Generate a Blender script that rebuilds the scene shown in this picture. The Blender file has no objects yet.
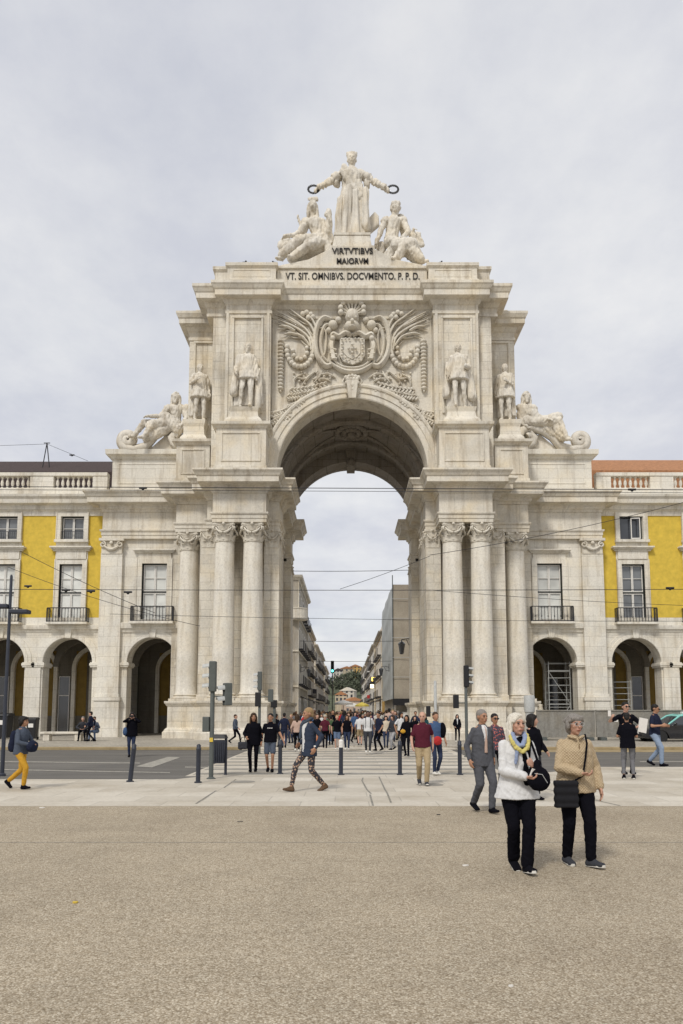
import bpy, bmesh, math, random
from mathutils import Vector, Matrix, noise
R_ = math.radians
random.seed(7)
sc = bpy.context.scene
col = sc.collection

# ------------------------------------------------------------------ mesh builder
class MB:
    def __init__(s):
        s.v = []; s.f = []
    def add(s, vs, fs):
        n = len(s.v)
        s.v += [tuple(p) for p in vs]
        s.f += [tuple(i + n for i in f) for f in fs]
        return s
    def box(s, x0, x1, y0, y1, z0, z1):
        v = [(x0,y0,z0),(x1,y0,z0),(x1,y1,z0),(x0,y1,z0),(x0,y0,z1),(x1,y0,z1),(x1,y1,z1),(x0,y1,z1)]
        return s.add(v, [(0,3,2,1),(4,5,6,7),(0,1,5,4),(1,2,6,5),(2,3,7,6),(3,0,4,7)])
    def obox(s, c, size, rz=0, rx=0, ry=0):
        m = MB().box(-size[0]/2, size[0]/2, -size[1]/2, size[1]/2, -size[2]/2, size[2]/2)
        M = Matrix.Translation(c) @ Matrix.Rotation(rz,4,'Z') @ Matrix.Rotation(ry,4,'Y') @ Matrix.Rotation(rx,4,'X')
        return s.add([M @ Vector(p) for p in m.v], m.f)
    def merge(s, o, M=None):
        return s.add([(M @ Vector(p)) for p in o.v] if M else o.v, o.f)
    def prism(s, poly, z0, z1, poly2=None):
        n = len(poly); q = poly2 or poly
        v = [(x,y,z0) for x,y in poly] + [(x,y,z1) for x,y in q]
        return s.add(v, [tuple(range(n))[::-1], tuple(range(n,2*n))] + [(i,(i+1)%n,(i+1)%n+n,i+n) for i in range(n)])
    def prism_xz(s, poly, y0, y1):
        n = len(poly)
        v = [(x,y0,z) for x,z in poly] + [(x,y1,z) for x,z in poly]
        return s.add(v, [tuple(range(n)), tuple(range(n,2*n))[::-1]] + [(i,(i+1)%n,(i+1)%n+n,i+n) for i in range(n)])
    def prism_yz(s, poly, x0, x1):
        n = len(poly)
        v = [(x0,y,z) for y,z in poly] + [(x1,y,z) for y,z in poly]
        return s.add(v, [tuple(range(n)), tuple(range(n,2*n))[::-1]] + [(i,(i+1)%n,(i+1)%n+n,i+n) for i in range(n)])
    def lathe(s, prof, c=(0,0,0), seg=24, sx=1, sy=1):
        n = len(prof); v = []; f = []
        for k in range(seg):
            a = 2*math.pi*k/seg
            for r, z in prof:
                v.append((c[0]+r*math.cos(a)*sx, c[1]+r*math.sin(a)*sy, c[2]+z))
        for k in range(seg):
            k2 = (k+1) % seg
            for i in range(n-1):
                f.append((k*n+i, k2*n+i, k2*n+i+1, k*n+i+1))
        f.append(tuple(k*n for k in range(seg))[::-1]); f.append(tuple(k*n+n-1 for k in range(seg)))
        return s.add(v, f)
    def tube(s, pts, r, seg=8, cap=True, flat=None):
        pts = [Vector(p) for p in pts]; n = len(pts)
        rs = r if isinstance(r, (list, tuple)) else [r]*n
        v = []; f = []; up = None
        for i, p in enumerate(pts):
            d = (pts[min(i+1,n-1)] - pts[max(i-1,0)])
            if d.length < 1e-9: d = Vector((0,0,1))
            d.normalize()
            if up is None:
                up = Vector((0,0,1)) if abs(d.z) < .9 else Vector((0,1,0))
            a = d.cross(up)
            if a.length < 1e-6: a = d.cross(Vector((1,0,0)))
            a.normalize(); b = a.cross(d).normalized(); up = b
            for k in range(seg):
                t = 2*math.pi*k/seg
                q = p + a*math.cos(t)*rs[i] + b*math.sin(t)*rs[i]
                if flat: q.y = p.y + (q.y-p.y)*flat
                v.append(q)
        for i in range(n-1):
            for k in range(seg):
                k2 = (k+1) % seg
                f.append((i*seg+k, i*seg+k2, (i+1)*seg+k2, (i+1)*seg+k))
        if cap:
            f.append(tuple(range(seg))[::-1]); f.append(tuple(range((n-1)*seg, n*seg)))
        return s.add(v, f)
    def sph(s, c, r, seg=12, rings=8, M=None):
        if not isinstance(r, (list, tuple)): r = (r,r,r)
        v = [(0,0,1)]; f = []
        for i in range(1, rings):
            t = math.pi*i/rings
            for k in range(seg):
                a = 2*math.pi*k/seg
                v.append((math.sin(t)*math.cos(a), math.sin(t)*math.sin(a), math.cos(t)))
        v.append((0,0,-1))
        for k in range(seg):
            k2 = (k+1) % seg
            f.append((0, 1+k, 1+k2))
            for i in range(rings-2):
                f.append((1+i*seg+k, 1+(i+1)*seg+k, 1+(i+1)*seg+k2, 1+i*seg+k2))
            f.append((len(v)-1, 1+(rings-2)*seg+k2, 1+(rings-2)*seg+k))
        w = []
        for p in v:
            q = Vector((p[0]*r[0], p[1]*r[1], p[2]*r[2]))
            if M is not None: q = M @ q
            w.append(q + Vector(c))
        return s.add(w, f)
    def rc(s, p1, p2, r1, r2, seg=12):
        # closed round cone: rounded ends, one surface
        p1 = Vector(p1); p2 = Vector(p2); d = p2-p1; L = max(d.length, 1e-5); d = d/L
        pts = []; rs = []
        for a in (88, 60, 30, 0):
            pts.append(p1 - d*r1*math.sin(R_(a))); rs.append(r1*max(math.cos(R_(a)),.03))
        for a in (0, 30, 60, 88):
            pts.append(p2 + d*r2*math.sin(R_(a))); rs.append(r2*max(math.cos(R_(a)),.03))
        return s.tube(pts, rs, seg)
    def loft(s, secs, seg=20, rz=0):
        # secs: (centre, rx, ry) stacked ellipses, closed by caps; cross-sections horizontal, turned by rz
        v = []; f = []; n = len(secs)
        for c, rx, ry in secs:
            for k in range(seg):
                t = 2*math.pi*k/seg
                x = rx*math.cos(t); y = ry*math.sin(t)
                v.append((c[0]+x*math.cos(rz)-y*math.sin(rz), c[1]+x*math.sin(rz)+y*math.cos(rz), c[2]))
        for i in range(n-1):
            for k in range(seg):
                k2 = (k+1) % seg
                f.append((i*seg+k, i*seg+k2, (i+1)*seg+k2, (i+1)*seg+k))
        f.append(tuple(range(seg))[::-1]); f.append(tuple(range((n-1)*seg, n*seg)))
        return s.add(v, f)
    def sweep(s, path, prof):
        # moulding: closed profile (offset outwards, z) carried along a plan path with mitred corners
        P = [Vector((x,y)) for x,y in path]; n = len(P); m = len(prof); v = []; f = []
        def nrm(a, b):
            d = (b-a).normalized(); return Vector((d.y, -d.x))
        for i in range(n):
            if i == 0: o = nrm(P[0], P[1])
            elif i == n-1: o = nrm(P[-2], P[-1])
            else:
                a = nrm(P[i-1], P[i]); b = nrm(P[i], P[i+1])
                o = a + b
                o = o / max(o.dot(a), .2)
            for off, z in prof:
                q = P[i] + o*off
                v.append((q.x, q.y, z))
        for i in range(n-1):
            for k in range(m):
                k2 = (k+1) % m
                f.append((i*m+k, (i+1)*m+k, (i+1)*m+k2, i*m+k2))
        f.append(tuple(range(m))); f.append(tuple(range((n-1)*m, n*m))[::-1])
        return s.add(v, f)
    def arch_block(s, x0, x1, z0, z1, y0, y1, cx, R, zs, n=20):
        # wall block with a round-headed opening of radius R that springs at zs
        pts = [(cx-R, z0)] + [(cx-R*math.cos(math.pi*i/n), zs+R*math.sin(math.pi*i/n)) for i in range(n+1)] + [(cx+R, z0)]
        for y, flip in ((y0, False), (y1, True)):
            vs = []; fs = []
            def q(a, b, c, d):
                k = len(vs); vs.extend([(p[0], y, p[1]) for p in (a,b,c,d)])
                fs.append((k,k+1,k+2,k+3) if not flip else (k+3,k+2,k+1,k))
            if cx-R > x0: q((x0,z0),(cx-R,z0),(cx-R,z1),(x0,z1))
            if x1 > cx+R: q((cx+R,z0),(x1,z0),(x1,z1),(cx+R,z1))
            for i in range(1, n+1):
                a, b = pts[i], pts[i+1]
                q(a, b, (b[0],z1), (a[0],z1))
            s.add(vs, fs)
        vs = []; fs = []
        for p in pts: vs += [(p[0],y0,p[1]), (p[0],y1,p[1])]
        for i in range(len(pts)-1): fs.append((2*i, 2*i+1, 2*i+3, 2*i+2))
        s.add(vs, fs)
        s.add([(x0,y0,z0),(x0,y1,z0),(x0,y1,z1),(x0,y0,z1)], [(0,1,2,3)])
        s.add([(x1,y0,z0),(x1,y1,z0),(x1,y1,z1),(x1,y0,z1)], [(3,2,1,0)])
        s.add([(x0,y0,z1),(x0,y1,z1),(x1,y1,z1),(x1,y0,z1)], [(0,1,2,3)])
        return s
    def arch_ring(s, cx, zs, prof, z0=None, n=32):
        # prof: closed loop of (radius, y); half circle plus straight legs down to z0
        P = []
        if z0 is not None: P.append((math.pi, z0))
        for i in range(n+1): P.append((math.pi - math.pi*i/n, None))
        if z0 is not None: P.append((0, z0))
        m = len(prof); v = []; f = []
        for a, z in P:
            for r, y in prof:
                v.append((cx+r*math.cos(a), y, z if z is not None else zs+r*math.sin(a)))
        for i in range(len(P)-1):
            for k in range(m):
                k2 = (k+1) % m
                f.append((i*m+k, (i+1)*m+k, (i+1)*m+k2, i*m+k2))
        f.append(tuple(range(m))); f.append(tuple(range((len(P)-1)*m, len(P)*m))[::-1])
        return s.add(v, f)
    def mesh(s, name, smooth=False, merge=0):
        me = bpy.data.meshes.new(name)
        me.from_pydata(s.v, [], s.f)
        bm = bmesh.new(); bm.from_mesh(me)
        if merge: bmesh.ops.remove_doubles(bm, verts=bm.verts, dist=merge)
        bmesh.ops.recalc_face_normals(bm, faces=bm.faces)
        bm.to_mesh(me); bm.free()
        if smooth:
            me.shade_smooth()
            try: me.set_sharp_from_angle(angle=R_(smooth if smooth > 1 else 50))
            except Exception: pass
        me.update()
        return me
    def build(s, name, mat, parent=None, smooth=False, bevel=0, merge=0):
        o = bpy.data.objects.new(name, s.mesh(name, smooth, merge))
        col.objects.link(o)
        if mat: o.data.materials.append(mat)
        if parent: o.parent = parent
        if bevel:
            b = o.modifiers.new('bevel', 'BEVEL'); b.width = bevel; b.segments = 2; b.limit_method = 'ANGLE'; b.angle_limit = R_(40)
        return o

def mir(path):      # mirror a right-hand plan path to the left-hand side
    return [(-x, y) for x, y in reversed(path)]

def tag(o, label=None, cat=None, group=None, kind=None):
    if label: o['label'] = label
    if cat: o['category'] = cat
    if group: o['group'] = group
    if kind: o['kind'] = kind
    return o
def thing(name, label, cat, loc=(0,0,0), rz=0, group=None):
    o = bpy.data.objects.new(name, None); col.objects.link(o)
    o.location = loc; o.rotation_euler = (0,0,rz); o.empty_display_size = .3
    return tag(o, label, cat, group)
def copy_tree(o, parent=None):
    c = o.copy(); col.objects.link(c)
    if parent is not None:
        c.parent = parent
    for ch in list(o.children): copy_tree(ch, c)
    return c

# ------------------------------------------------------------------ organic shapes
def organic(mb, name, mat, parent=None, voxel=.02, smooth=3, fold=None, M=None, raw=None):
    """fuse the closed volumes in mb to one continuous surface"""
    me = bpy.data.meshes.new('t'); me.from_pydata(mb.v, [], mb.f)
    bm = bmesh.new(); bm.from_mesh(me); bmesh.ops.recalc_face_normals(bm, faces=bm.faces); bm.to_mesh(me); bm.free()
    t = bpy.data.objects.new('t', me); col.objects.link(t)
    r = t.modifiers.new('r', 'REMESH'); r.mode = 'VOXEL'; r.voxel_size = voxel; r.adaptivity = 0
    if smooth:
        q = t.modifiers.new('s', 'SMOOTH'); q.factor = .5; q.iterations = smooth
    dg = bpy.context.evaluated_depsgraph_get()
    ne = bpy.data.meshes.new_from_object(t.evaluated_get(dg))
    bpy.data.objects.remove(t); bpy.data.meshes.remove(me)
    ne.name = name
    if fold:
        ns = [v.normal.copy() for v in ne.vertices]
        for v, n in zip(ne.vertices, ns):
            v.co = v.co + n*fold(v.co, n)
    if M is not None: ne.transform(M)
    ne.shade_smooth()
    ne.materials.clear()
    o = bpy.data.objects.new(name, ne); col.objects.link(o)
    if mat: ne.materials.append(mat)
    if parent: o.parent = parent
    return o

def creases(amp, seed=0.0):
    # sharp diagonal drag folds, as in worn cloth
    def f(p, n):
        a = noise.noise(Vector((p.x*6+seed, p.y*6, p.z*13+p.x*9)))
        b = noise.noise(Vector((p.x*8+seed, p.y*8+3, p.z*10-p.x*12)))
        c = noise.noise(Vector((p.x*26, p.y*26, p.z*20+seed)))
        return amp*((1-abs(a)*4 if abs(a) < .25 else 0)*.8-(1-abs(b)*5 if abs(b) < .2 else 0)*.6+c*.12)
    return f
def folds(amp, sx=9, sz=2.2, seed=0.0):
    def f(p, n):
        a = noise.noise(Vector((p.x*sx+seed, p.y*sx, p.z*sz)))
        b = noise.noise(Vector((p.x*sx*2.3, p.y*sx*2.3+seed, p.z*sz*2.6)))
        return amp*(1-2*abs(a))*.8 + amp*.45*b
    return f

# ------------------------------------------------------------------ materials
def nt(name):
    m = bpy.data.materials.new(name); m.use_nodes = True
    t = m.node_tree; b = t.nodes['Principled BSDF']
    return m, t, b
def N(t, typ, **kw):
    n = t.nodes.new(typ)
    for k, v in kw.items(): setattr(n, k, v)
    return n
def ramp(t, fac, stops):
    r = N(t, 'ShaderNodeValToRGB'); e = r.color_ramp.elements
    while len(e) < len(stops): e.new(.5)
    for i, (p, c) in enumerate(stops):
        e[i].position = p; e[i].color = (c[0],c[1],c[2],1) if isinstance(c, (tuple,list)) else (c,c,c,1)
    t.links.new(fac, r.inputs[0]); return r.outputs[0]
def mul(t, a, b, mode='MULTIPLY', fac=1.0):
    m = N(t, 'ShaderNodeMix', data_type='RGBA', blend_type=mode)
    m.inputs[0].default_value = fac
    for s, i in ((a,6),(b,7)):
        if isinstance(s, (tuple,list)): m.inputs[i].default_value = (s[0],s[1],s[2],1)
        else: t.links.new(s, m.inputs[i])
    return m.outputs[2]
def noise_tex(t, vec, scale, detail=4, rough=.6, mscale=None):
    n = N(t, 'ShaderNodeTexNoise'); n.inputs['Scale'].default_value = scale
    n.inputs['Detail'].default_value = detail; n.inputs['Roughness'].default_value = rough
    if mscale:
        mp = N(t, 'ShaderNodeMapping'); mp.inputs['Scale'].default_value = mscale
        t.links.new(vec, mp.inputs[0]); vec = mp.outputs[0]
    t.links.new(vec, n.inputs['Vector']); return n.outputs['Fac']

def stone(name, base, joints=0, grain=1.0, bump=.3, jh=.52, jw=1.15, rough=.85, stain=1.0):
    m, t, b = nt(name)
    vec = N(t, 'ShaderNodeTexCoord').outputs['Object']
    blot = noise_tex(t, vec, .35, 6, .65)
    c = ramp(t, blot, [(.3, [x*(1-.16*stain) for x in base]), (.5, base), (.72, [min(1,base[0]*1.10),min(1,base[1]*1.09),min(1,base[2]*1.06)])])
    st = noise_tex(t, vec, 1.0, 5, .7, (1.8,1.8,.16))
    c = mul(t, c, ramp(t, st, [(.30, (.66,.62,.57)), (.50, 1.0)]), fac=.85*stain)
    warm = noise_tex(t, vec, .9, 3, .5)
    c = mul(t, c, ramp(t, warm, [(.45, 1.0), (.75, (1.0,.93,.80))]), fac=.6*stain)
    g = noise_tex(t, vec, 9, 8, .75)
    c = mul(t, c, ramp(t, g, [(.3, .64), (.5, .98), (.7, 1.2)]), fac=.8*grain)
    g2 = noise_tex(t, vec, 45, 3, .7)
    c = mul(t, c, ramp(t, g2, [(.35, .80), (.62, 1.08)]), fac=.6*grain)
    h = g
    if joints:
        sx = N(t, 'ShaderNodeSeparateXYZ'); t.links.new(vec, sx.inputs[0])
        ad = N(t, 'ShaderNodeMath', operation='ADD'); t.links.new(sx.outputs[0], ad.inputs[0]); t.links.new(sx.outputs[1], ad.inputs[1])
        cb = N(t, 'ShaderNodeCombineXYZ'); t.links.new(ad.outputs[0], cb.inputs[0]); t.links.new(sx.outputs[2], cb.inputs[1])
        br = N(t, 'ShaderNodeTexBrick'); t.links.new(cb.outputs[0], br.inputs['Vector'])
        br.inputs['Scale'].default_value = 1; br.inputs['Brick Width'].default_value = jw; br.inputs['Row Height'].default_value = jh
        br.inputs['Mortar Size'].default_value = .012; br.inputs['Mortar Smooth'].default_value = .3; br.inputs['Bias'].default_value = 0
        br.inputs['Color1'].default_value = (.90,.89,.87,1); br.inputs['Color2'].default_value = (1.05,1.05,1.04,1); br.inputs['Mortar'].default_value = (.42,.39,.34,1)
        c = mul(t, c, br.outputs['Color'], fac=joints)
    t.links.new(c, b.inputs['Base Color'])
    b.inputs['Roughness'].default_value = rough; b.inputs['Specular IOR Level'].default_value = .3
    bp = N(t, 'ShaderNodeBump'); bp.inputs['Strength'].default_value = bump; bp.inputs['Distance'].default_value = .03
    t.links.new(h, bp.inputs['Height']); t.links.new(bp.outputs[0], b.inputs['Normal'])
    return m

def plain(name, base, rough=.7, metal=0, var=.12, scale=12, spec=.4, bump=0, coat=0):
    m, t, b = nt(name)
    vec = N(t, 'ShaderNodeTexCoord').outputs['Object']
    n = noise_tex(t, vec, scale, 5, .65)
    c = ramp(t, n, [(.3, [x*(1-var) for x in base]), (.7, [min(1,x*(1+var)) for x in base])])
    t.links.new(c, b.inputs['Base Color'])
    b.inputs['Roughness'].default_value = rough; b.inputs['Metallic'].default_value = metal
    b.inputs['Specular IOR Level'].default_value = spec
    if coat: b.inputs['Coat Weight'].default_value = coat
    if bump:
        bp = N(t, 'ShaderNodeBump'); bp.inputs['Strength'].default_value = bump; bp.inputs['Distance'].default_value = .01
        t.links.new(n, bp.inputs['Height']); t.links.new(bp.outputs[0], b.inputs['Normal'])
    return m
def lit(name, colr, strength):
    m, t, b = nt(name)
    b.inputs['Base Color'].default_value = (*colr,1); b.inputs['Emission Color'].default_value = (*colr,1)
    b.inputs['Emission Strength'].default_value = strength; return m

SB = (.70,.66,.58)
M = {}
M['ashlar'] = stone('lioz_ashlar', SB, joints=.6, grain=.65, stain=1.45)
M['smooth'] = stone('lioz_smooth', SB, joints=.45, grain=.6, stain=1.5, jh=9.0, jw=1.6)
M['column'] = stone('lioz_columns', (.72,.685,.61), joints=0, grain=.75, stain=.9)
M['carved'] = stone('lioz_carved', (.68,.64,.56), joints=.4, grain=.6, bump=.25, jh=.9, jw=1.7, stain=1.2)
M['statue'] = stone('statue_marble', (.70,.66,.585), joints=0, grain=.5, bump=.35, stain=1.5)
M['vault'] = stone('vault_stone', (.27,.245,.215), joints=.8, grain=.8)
M['wing'] = stone('wing_limestone', (.73,.70,.63), joints=.5, grain=.6, jh=.6, jw=1.4)
M['shaded_yellow'] = plain('arcade_shaded_yellow', (.22,.145,.035), .9, var=.15, scale=3)  # yellow panels with the gallery's shade put into the colour
M['shaded_stone'] = stone('arcade_shaded_stone', (.17,.155,.13), joints=.4, grain=.7)  # gallery stone, base colour darkened to stand for the interior shade
M['yellow'] = plain('yellow_render', (.62,.445,.065), .9, var=.14, scale=3, bump=.2)
M['iron'] = plain('black_iron', (.018,.018,.022), .5, var=.2)
M['bronze'] = plain('dark_bronze', (.02,.02,.022), .5)
M['letters'] = plain('black_letters', (.03,.027,.025), .7)
M['frame_white'] = plain('white_paint', (.72,.70,.66), .5, var=.06)
M['frame_dark'] = plain('dark_window_frame', (.03,.035,.03), .5)
M['roof_dark'] = plain('dark_roof_tiles', (.055,.038,.036), .9, var=.4, scale=8, bump=.5)
M['roof_red'] = plain('orange_roof_tiles', (.36,.175,.085), .9, var=.3, scale=6, bump=.5)
M['grey_metal'] = plain('grey_green_metal', (.085,.095,.09), .55, var=.12)
M['light_metal'] = plain('light_grey_metal', (.42,.43,.42), .5, var=.12)
M['blue_grey'] = plain('dark_blue_grey_metal', (.028,.033,.048), .5, var=.15)
M['black'] = plain('matt_black_plastic', (.012,.012,.014), .5)
M['black_gloss'] = plain('black_car_paint', (.01,.01,.013), .15, coat=.8, var=.05)
M['teal'] = plain('light_teal_car_paint', (.22,.55,.50), .2, coat=.6, var=.04)
M['rubber'] = plain('tyre_rubber', (.02,.02,.02), .9)
M['concrete'] = stone('weathered_grey_concrete', (.26,.25,.225), joints=0, grain=1.0, stain=1.5)
M['red'] = plain('red_fabric', (.45,.02,.02), .8)
M['curtain'] = plain('pale_curtain', (.66,.66,.62), .9, var=.08, scale=5)
def glass(name, tint, rough=.08):
    m, t, b = nt(name)
    vec = N(t, 'ShaderNodeTexCoord').outputs['Object']
    n = noise_tex(t, vec, .7, 2)
    c = ramp(t, n, [(.35, [x*.6 for x in tint]), (.65, tint)])
    t.links.new(c, b.inputs['Base Color']); b.inputs['Roughness'].default_value = rough
    b.inputs['Specular IOR Level'].default_value = .9
    return m
M['glass_dark'] = glass('dark_window_glass', (.05,.055,.065))
M['glass_curtain'] = glass('window_glass_over_blind', (.74,.75,.71), .25)
M['glass_mid'] = glass('grey_window_glass', (.17,.18,.19), .1)
def recenter(th, loc):
    """move the Empty to the thing's base while its parts stay where they stand"""
    L = Vector(loc); th.location = L
    for ch in th.children: ch.location = ch.location - L
    return th

# ------------------------------------------------------------------ camera, world, sun
CAM = Vector((-.42, -44.1, 1.62)); F = 750.0; TH = R_(6)
cam = bpy.data.cameras.new('camera'); co = bpy.data.objects.new('camera', cam); col.objects.link(co)
co.location = CAM; co.rotation_euler = (R_(90)+TH, 0, 0)
cam.sensor_fit = 'AUTO'; cam.sensor_width = 36; cam.lens = 36*F/1024
cam.shift_y = (632-512)/1024; cam.shift_x = (341.5-345)/1024
cam.clip_end = 6000; cam.clip_start = .1
sc.camera = co
def G(px, py, z=0.0):
    """ground point (metres) for a place measured in the photograph"""
    t = (632-py)/F; k = (math.sin(TH)+t*math.cos(TH))/(math.cos(TH)-t*math.sin(TH))
    d = (z-CAM.z)/k; zc = d*math.cos(TH)+(z-CAM.z)*math.sin(TH)
    return Vector((CAM.x+(px-345)/F*zc, CAM.y+d, z))
def PX(px, py, Y):
    t = (632-py)/F; d = Y-CAM.y; h = d*(math.sin(TH)+t*math.cos(TH))/(math.cos(TH)-t*math.sin(TH))
    return Vector((CAM.x+(px-345)/F*(d*math.cos(TH)+h*math.sin(TH)), Y, CAM.z+h))

SUN_EL, SUN_AZ = 48, 205    # azimuth: sun stands behind the camera and to its left
w = bpy.data.worlds.new('World'); sc.world = w; w.use_nodes = True
t = w.node_tree; t.nodes.clear()
out = N(t, 'ShaderNodeOutputWorld'); bg = N(t, 'ShaderNodeBackground'); bg.inputs['Strength'].default_value = .088
sky = N(t, 'ShaderNodeTexSky', sky_type='NISHITA'); sky.sun_disc = False
sky.sun_elevation = R_(SUN_EL); sky.sun_rotation = R_(SUN_AZ); sky.air_density = 1; sky.dust_density = 2
tc = N(t, 'ShaderNodeTexCoord').outputs['Generated']
sp = N(t, 'ShaderNodeSeparateXYZ'); t.links.new(tc, sp.inputs[0])
# project the view direction on a flat cloud deck, so that clouds flatten towards the horizon
zm = N(t, 'ShaderNodeMath', operation='MAXIMUM'); t.links.new(sp.outputs[2], zm.inputs[0]); zm.inputs[1].default_value = 0
za = N(t, 'ShaderNodeMath', operation='ADD'); t.links.new(zm.outputs[0], za.inputs[0]); za.inputs[1].default_value = .16
dx = N(t, 'ShaderNodeMath', operation='DIVIDE'); t.links.new(sp.outputs[0], dx.inputs[0]); t.links.new(za.outputs[0], dx.inputs[1])
dy = N(t, 'ShaderNodeMath', operation='DIVIDE'); t.links.new(sp.outputs[1], dy.inputs[0]); t.links.new(za.outputs[0], dy.inputs[1])
cv = N(t, 'ShaderNodeCombineXYZ'); t.links.new(dx.outputs[0], cv.inputs[0]); t.links.new(dy.outputs[0], cv.inputs[1])
n1 = noise_tex(t, cv.outputs[0], 1.1, 8, .62, (1, .8, 1))
cloud = ramp(t, n1, [(.30, (4.9,5.05,5.65)), (.42, (5.5,5.6,6.05)), (.53, (6.4,6.45,6.65)), (.64, (7.3,7.25,7.2))])
cover = ramp(t, noise_tex(t, cv.outputs[0], .6, 5, .6), [(.35, .80), (.6, .97)])
mx = N(t, 'ShaderNodeMix', data_type='RGBA'); t.links.new(cover, mx.inputs[0]); t.links.new(sky.outputs[0], mx.inputs[6]); t.links.new(cloud, mx.inputs[7])
t.links.new(mx.outputs[2], bg.inputs['Color']); t.links.new(bg.outputs[0], out.inputs[0])
sl = bpy.data.lights.new('sun', 'SUN'); sl.energy = 1.5; sl.angle = R_(10); sl.color = (1,.95,.87)
so = bpy.data.objects.new('sun', sl); col.objects.link(so)
az = R_(SUN_AZ); el = R_(SUN_EL)
sd = Vector((math.sin(az)*math.cos(el), math.cos(az)*math.cos(el), math.sin(el)))
so.rotation_euler = sd.to_track_quat('Z', 'Y').to_euler(); so.location = sd*60
sc.view_settings.view_transform = 'Standard'; sc.view_settings.look = 'None'
sc.view_settings.exposure = .52; sc.view_settings.gamma = 1; sc.view_settings.use_curve_mapping = False

# ------------------------------------------------------------------ ground
def ground_mat(name, kind):
    m, t, b = nt(name)
    vec = N(t, 'ShaderNodeTexCoord').outputs['Object']
    if kind == 'gravel':
        v = N(t, 'ShaderNodeTexVoronoi'); v.inputs['Scale'].default_value = 85; t.links.new(vec, v.inputs['Vector'])
        hs = N(t, 'ShaderNodeSeparateColor'); t.links.new(v.outputs['Color'], hs.inputs[0])
        c = ramp(t, hs.outputs[0], [(0, (.28,.23,.16)), (.3, (.38,.32,.235)), (.7, (.465,.40,.305)), (1, (.60,.54,.43))])
        d = ramp(t, v.outputs['Distance'], [(.35, 1.0), (.8, (.62,.58,.52))])
        c = mul(t, c, d)
        c = mul(t, c, ramp(t, noise_tex(t, vec, .30, 5, .65), [(.32, (.80,.785,.77)), (.5, .97), (.66, 1.06)]))
        c = mul(t, c, ramp(t, noise_tex(t, vec, 1.6, 6, .7), [(.32, .90), (.5, 1.0), (.7, 1.05)]))
        c = mul(t, c, ramp(t, noise_tex(t, vec, 14, 4, .7), [(.3, .86), (.6, 1.05)]))
        h = v.outputs['Distance']; bs, bd, r = .5, -.008, .9
    elif kind == 'pavers':
        br = N(t, 'ShaderNodeTexBrick'); t.links.new(vec, br.inputs['Vector']); br.inputs['Scale'].default_value = 1
        br.inputs['Brick Width'].default_value = 1.2; br.inputs['Row Height'].default_value = .8; br.inputs['Mortar Size'].default_value = .012
        br.inputs['Color1'].default_value = (.50,.455,.38,1); br.inputs['Color2'].default_value = (.60,.555,.475,1); br.inputs['Mortar'].default_value = (.43,.395,.335,1); br.inputs['Bias'].default_value = 0
        c = mul(t, br.outputs['Color'], ramp(t, noise_tex(t, vec, .55, 6, .7), [(.3, (.76,.73,.68)), (.55, 1.0), (.75, 1.06)]))
        c = mul(t, c, ramp(t, noise_tex(t, vec, 12, 6, .75), [(.3, .85), (.65, 1.06)]))
        h = noise_tex(t, vec, 25, 4); bs, bd, r = .15, .01, .6
    elif kind == 'cobble':
        v = N(t, 'ShaderNodeTexVoronoi'); v.inputs['Scale'].default_value = 11; t.links.new(vec, v.inputs['Vector'])
        hs = N(t, 'ShaderNodeSeparateColor'); t.links.new(v.outputs['Color'], hs.inputs[0])
        c = ramp(t, hs.outputs[0], [(0, (.34,.31,.26)), (1, (.54,.50,.43))])
        c = mul(t, c, ramp(t, v.outputs['Distance'], [(.4, 1.0), (.8, .7)]))
        c = mul(t, c, ramp(t, noise_tex(t, vec, .5, 5, .7), [(.3, .78), (.6, 1.02)]))
        h = v.outputs['Distance']; bs, bd, r = .3, -.01, .5
    elif kind == 'asphalt':
        c = ramp(t, noise_tex(t, vec, 60, 4, .8), [(.3, (.085,.08,.073)), (.7, (.165,.157,.143))])
        c = mul(t, c, ramp(t, noise_tex(t, vec, .6, 5, .7, (.25,1.6,1)), [(.3, .72), (.5, 1.0), (.72, 1.45)]))
        h = noise_tex(t, vec, 80, 3); bs, bd, r = .3, .01, .75
    elif kind == 'worn':
        c = ramp(t, noise_tex(t, vec, 3, 6, .75), [(.3, (.20,.19,.17)), (.7, (.33,.31,.27))]); h = noise_tex(t, vec, 40, 3); bs, bd, r = .2, .01, .6
    elif kind == 'kerb':
        c = ramp(t, noise_tex(t, vec, 2, 5, .7), [(.3, (.25,.19,.10)), (.7, (.38,.30,.175))]); h = noise_tex(t, vec, 20, 3); bs, bd, r = .2, .01, .8
    elif kind == 'paint':
        c = ramp(t, noise_tex(t, vec, 7, 6, .8), [(.38, (.20,.19,.17)), (.6, (.42,.40,.35))]); h = noise_tex(t, vec, 20, 3); bs, bd, r = .1, .01, .6
    elif kind == 'yellow_paint':
        c = ramp(t, noise_tex(t, vec, 5, 6, .8), [(.35, (.24,.19,.11)), (.6, (.44,.36,.2))]); h = noise_tex(t, vec, 20, 3); bs, bd, r = .1, .01, .6
    t.links.new(c, b.inputs['Base Color']); b.inputs['Roughness'].default_value = r; b.inputs['Specular IOR Level'].default_value = .35
    bp = N(t, 'ShaderNodeBump'); bp.inputs['Strength'].default_value = bs; bp.inputs['Distance'].default_value = abs(bd); bp.invert = bd < 0
    t.links.new(h, bp.inputs['Height']); t.links.new(bp.outputs[0], b.inputs['Normal'])
    return m
def sheet(name, poly, z, mat, skirt=None):
    m = MB(); m.prism([(p[0],p[1]) for p in poly], z-(skirt or .003), z)
    return tag(m.build(name, mat), kind='structure')
gm = {k: ground_mat(k+'_ground', k) for k in ('gravel','pavers','cobble','asphalt','worn','kerb','paint','yellow_paint')}
YN = -31.05       # front edge of the stone band
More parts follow.
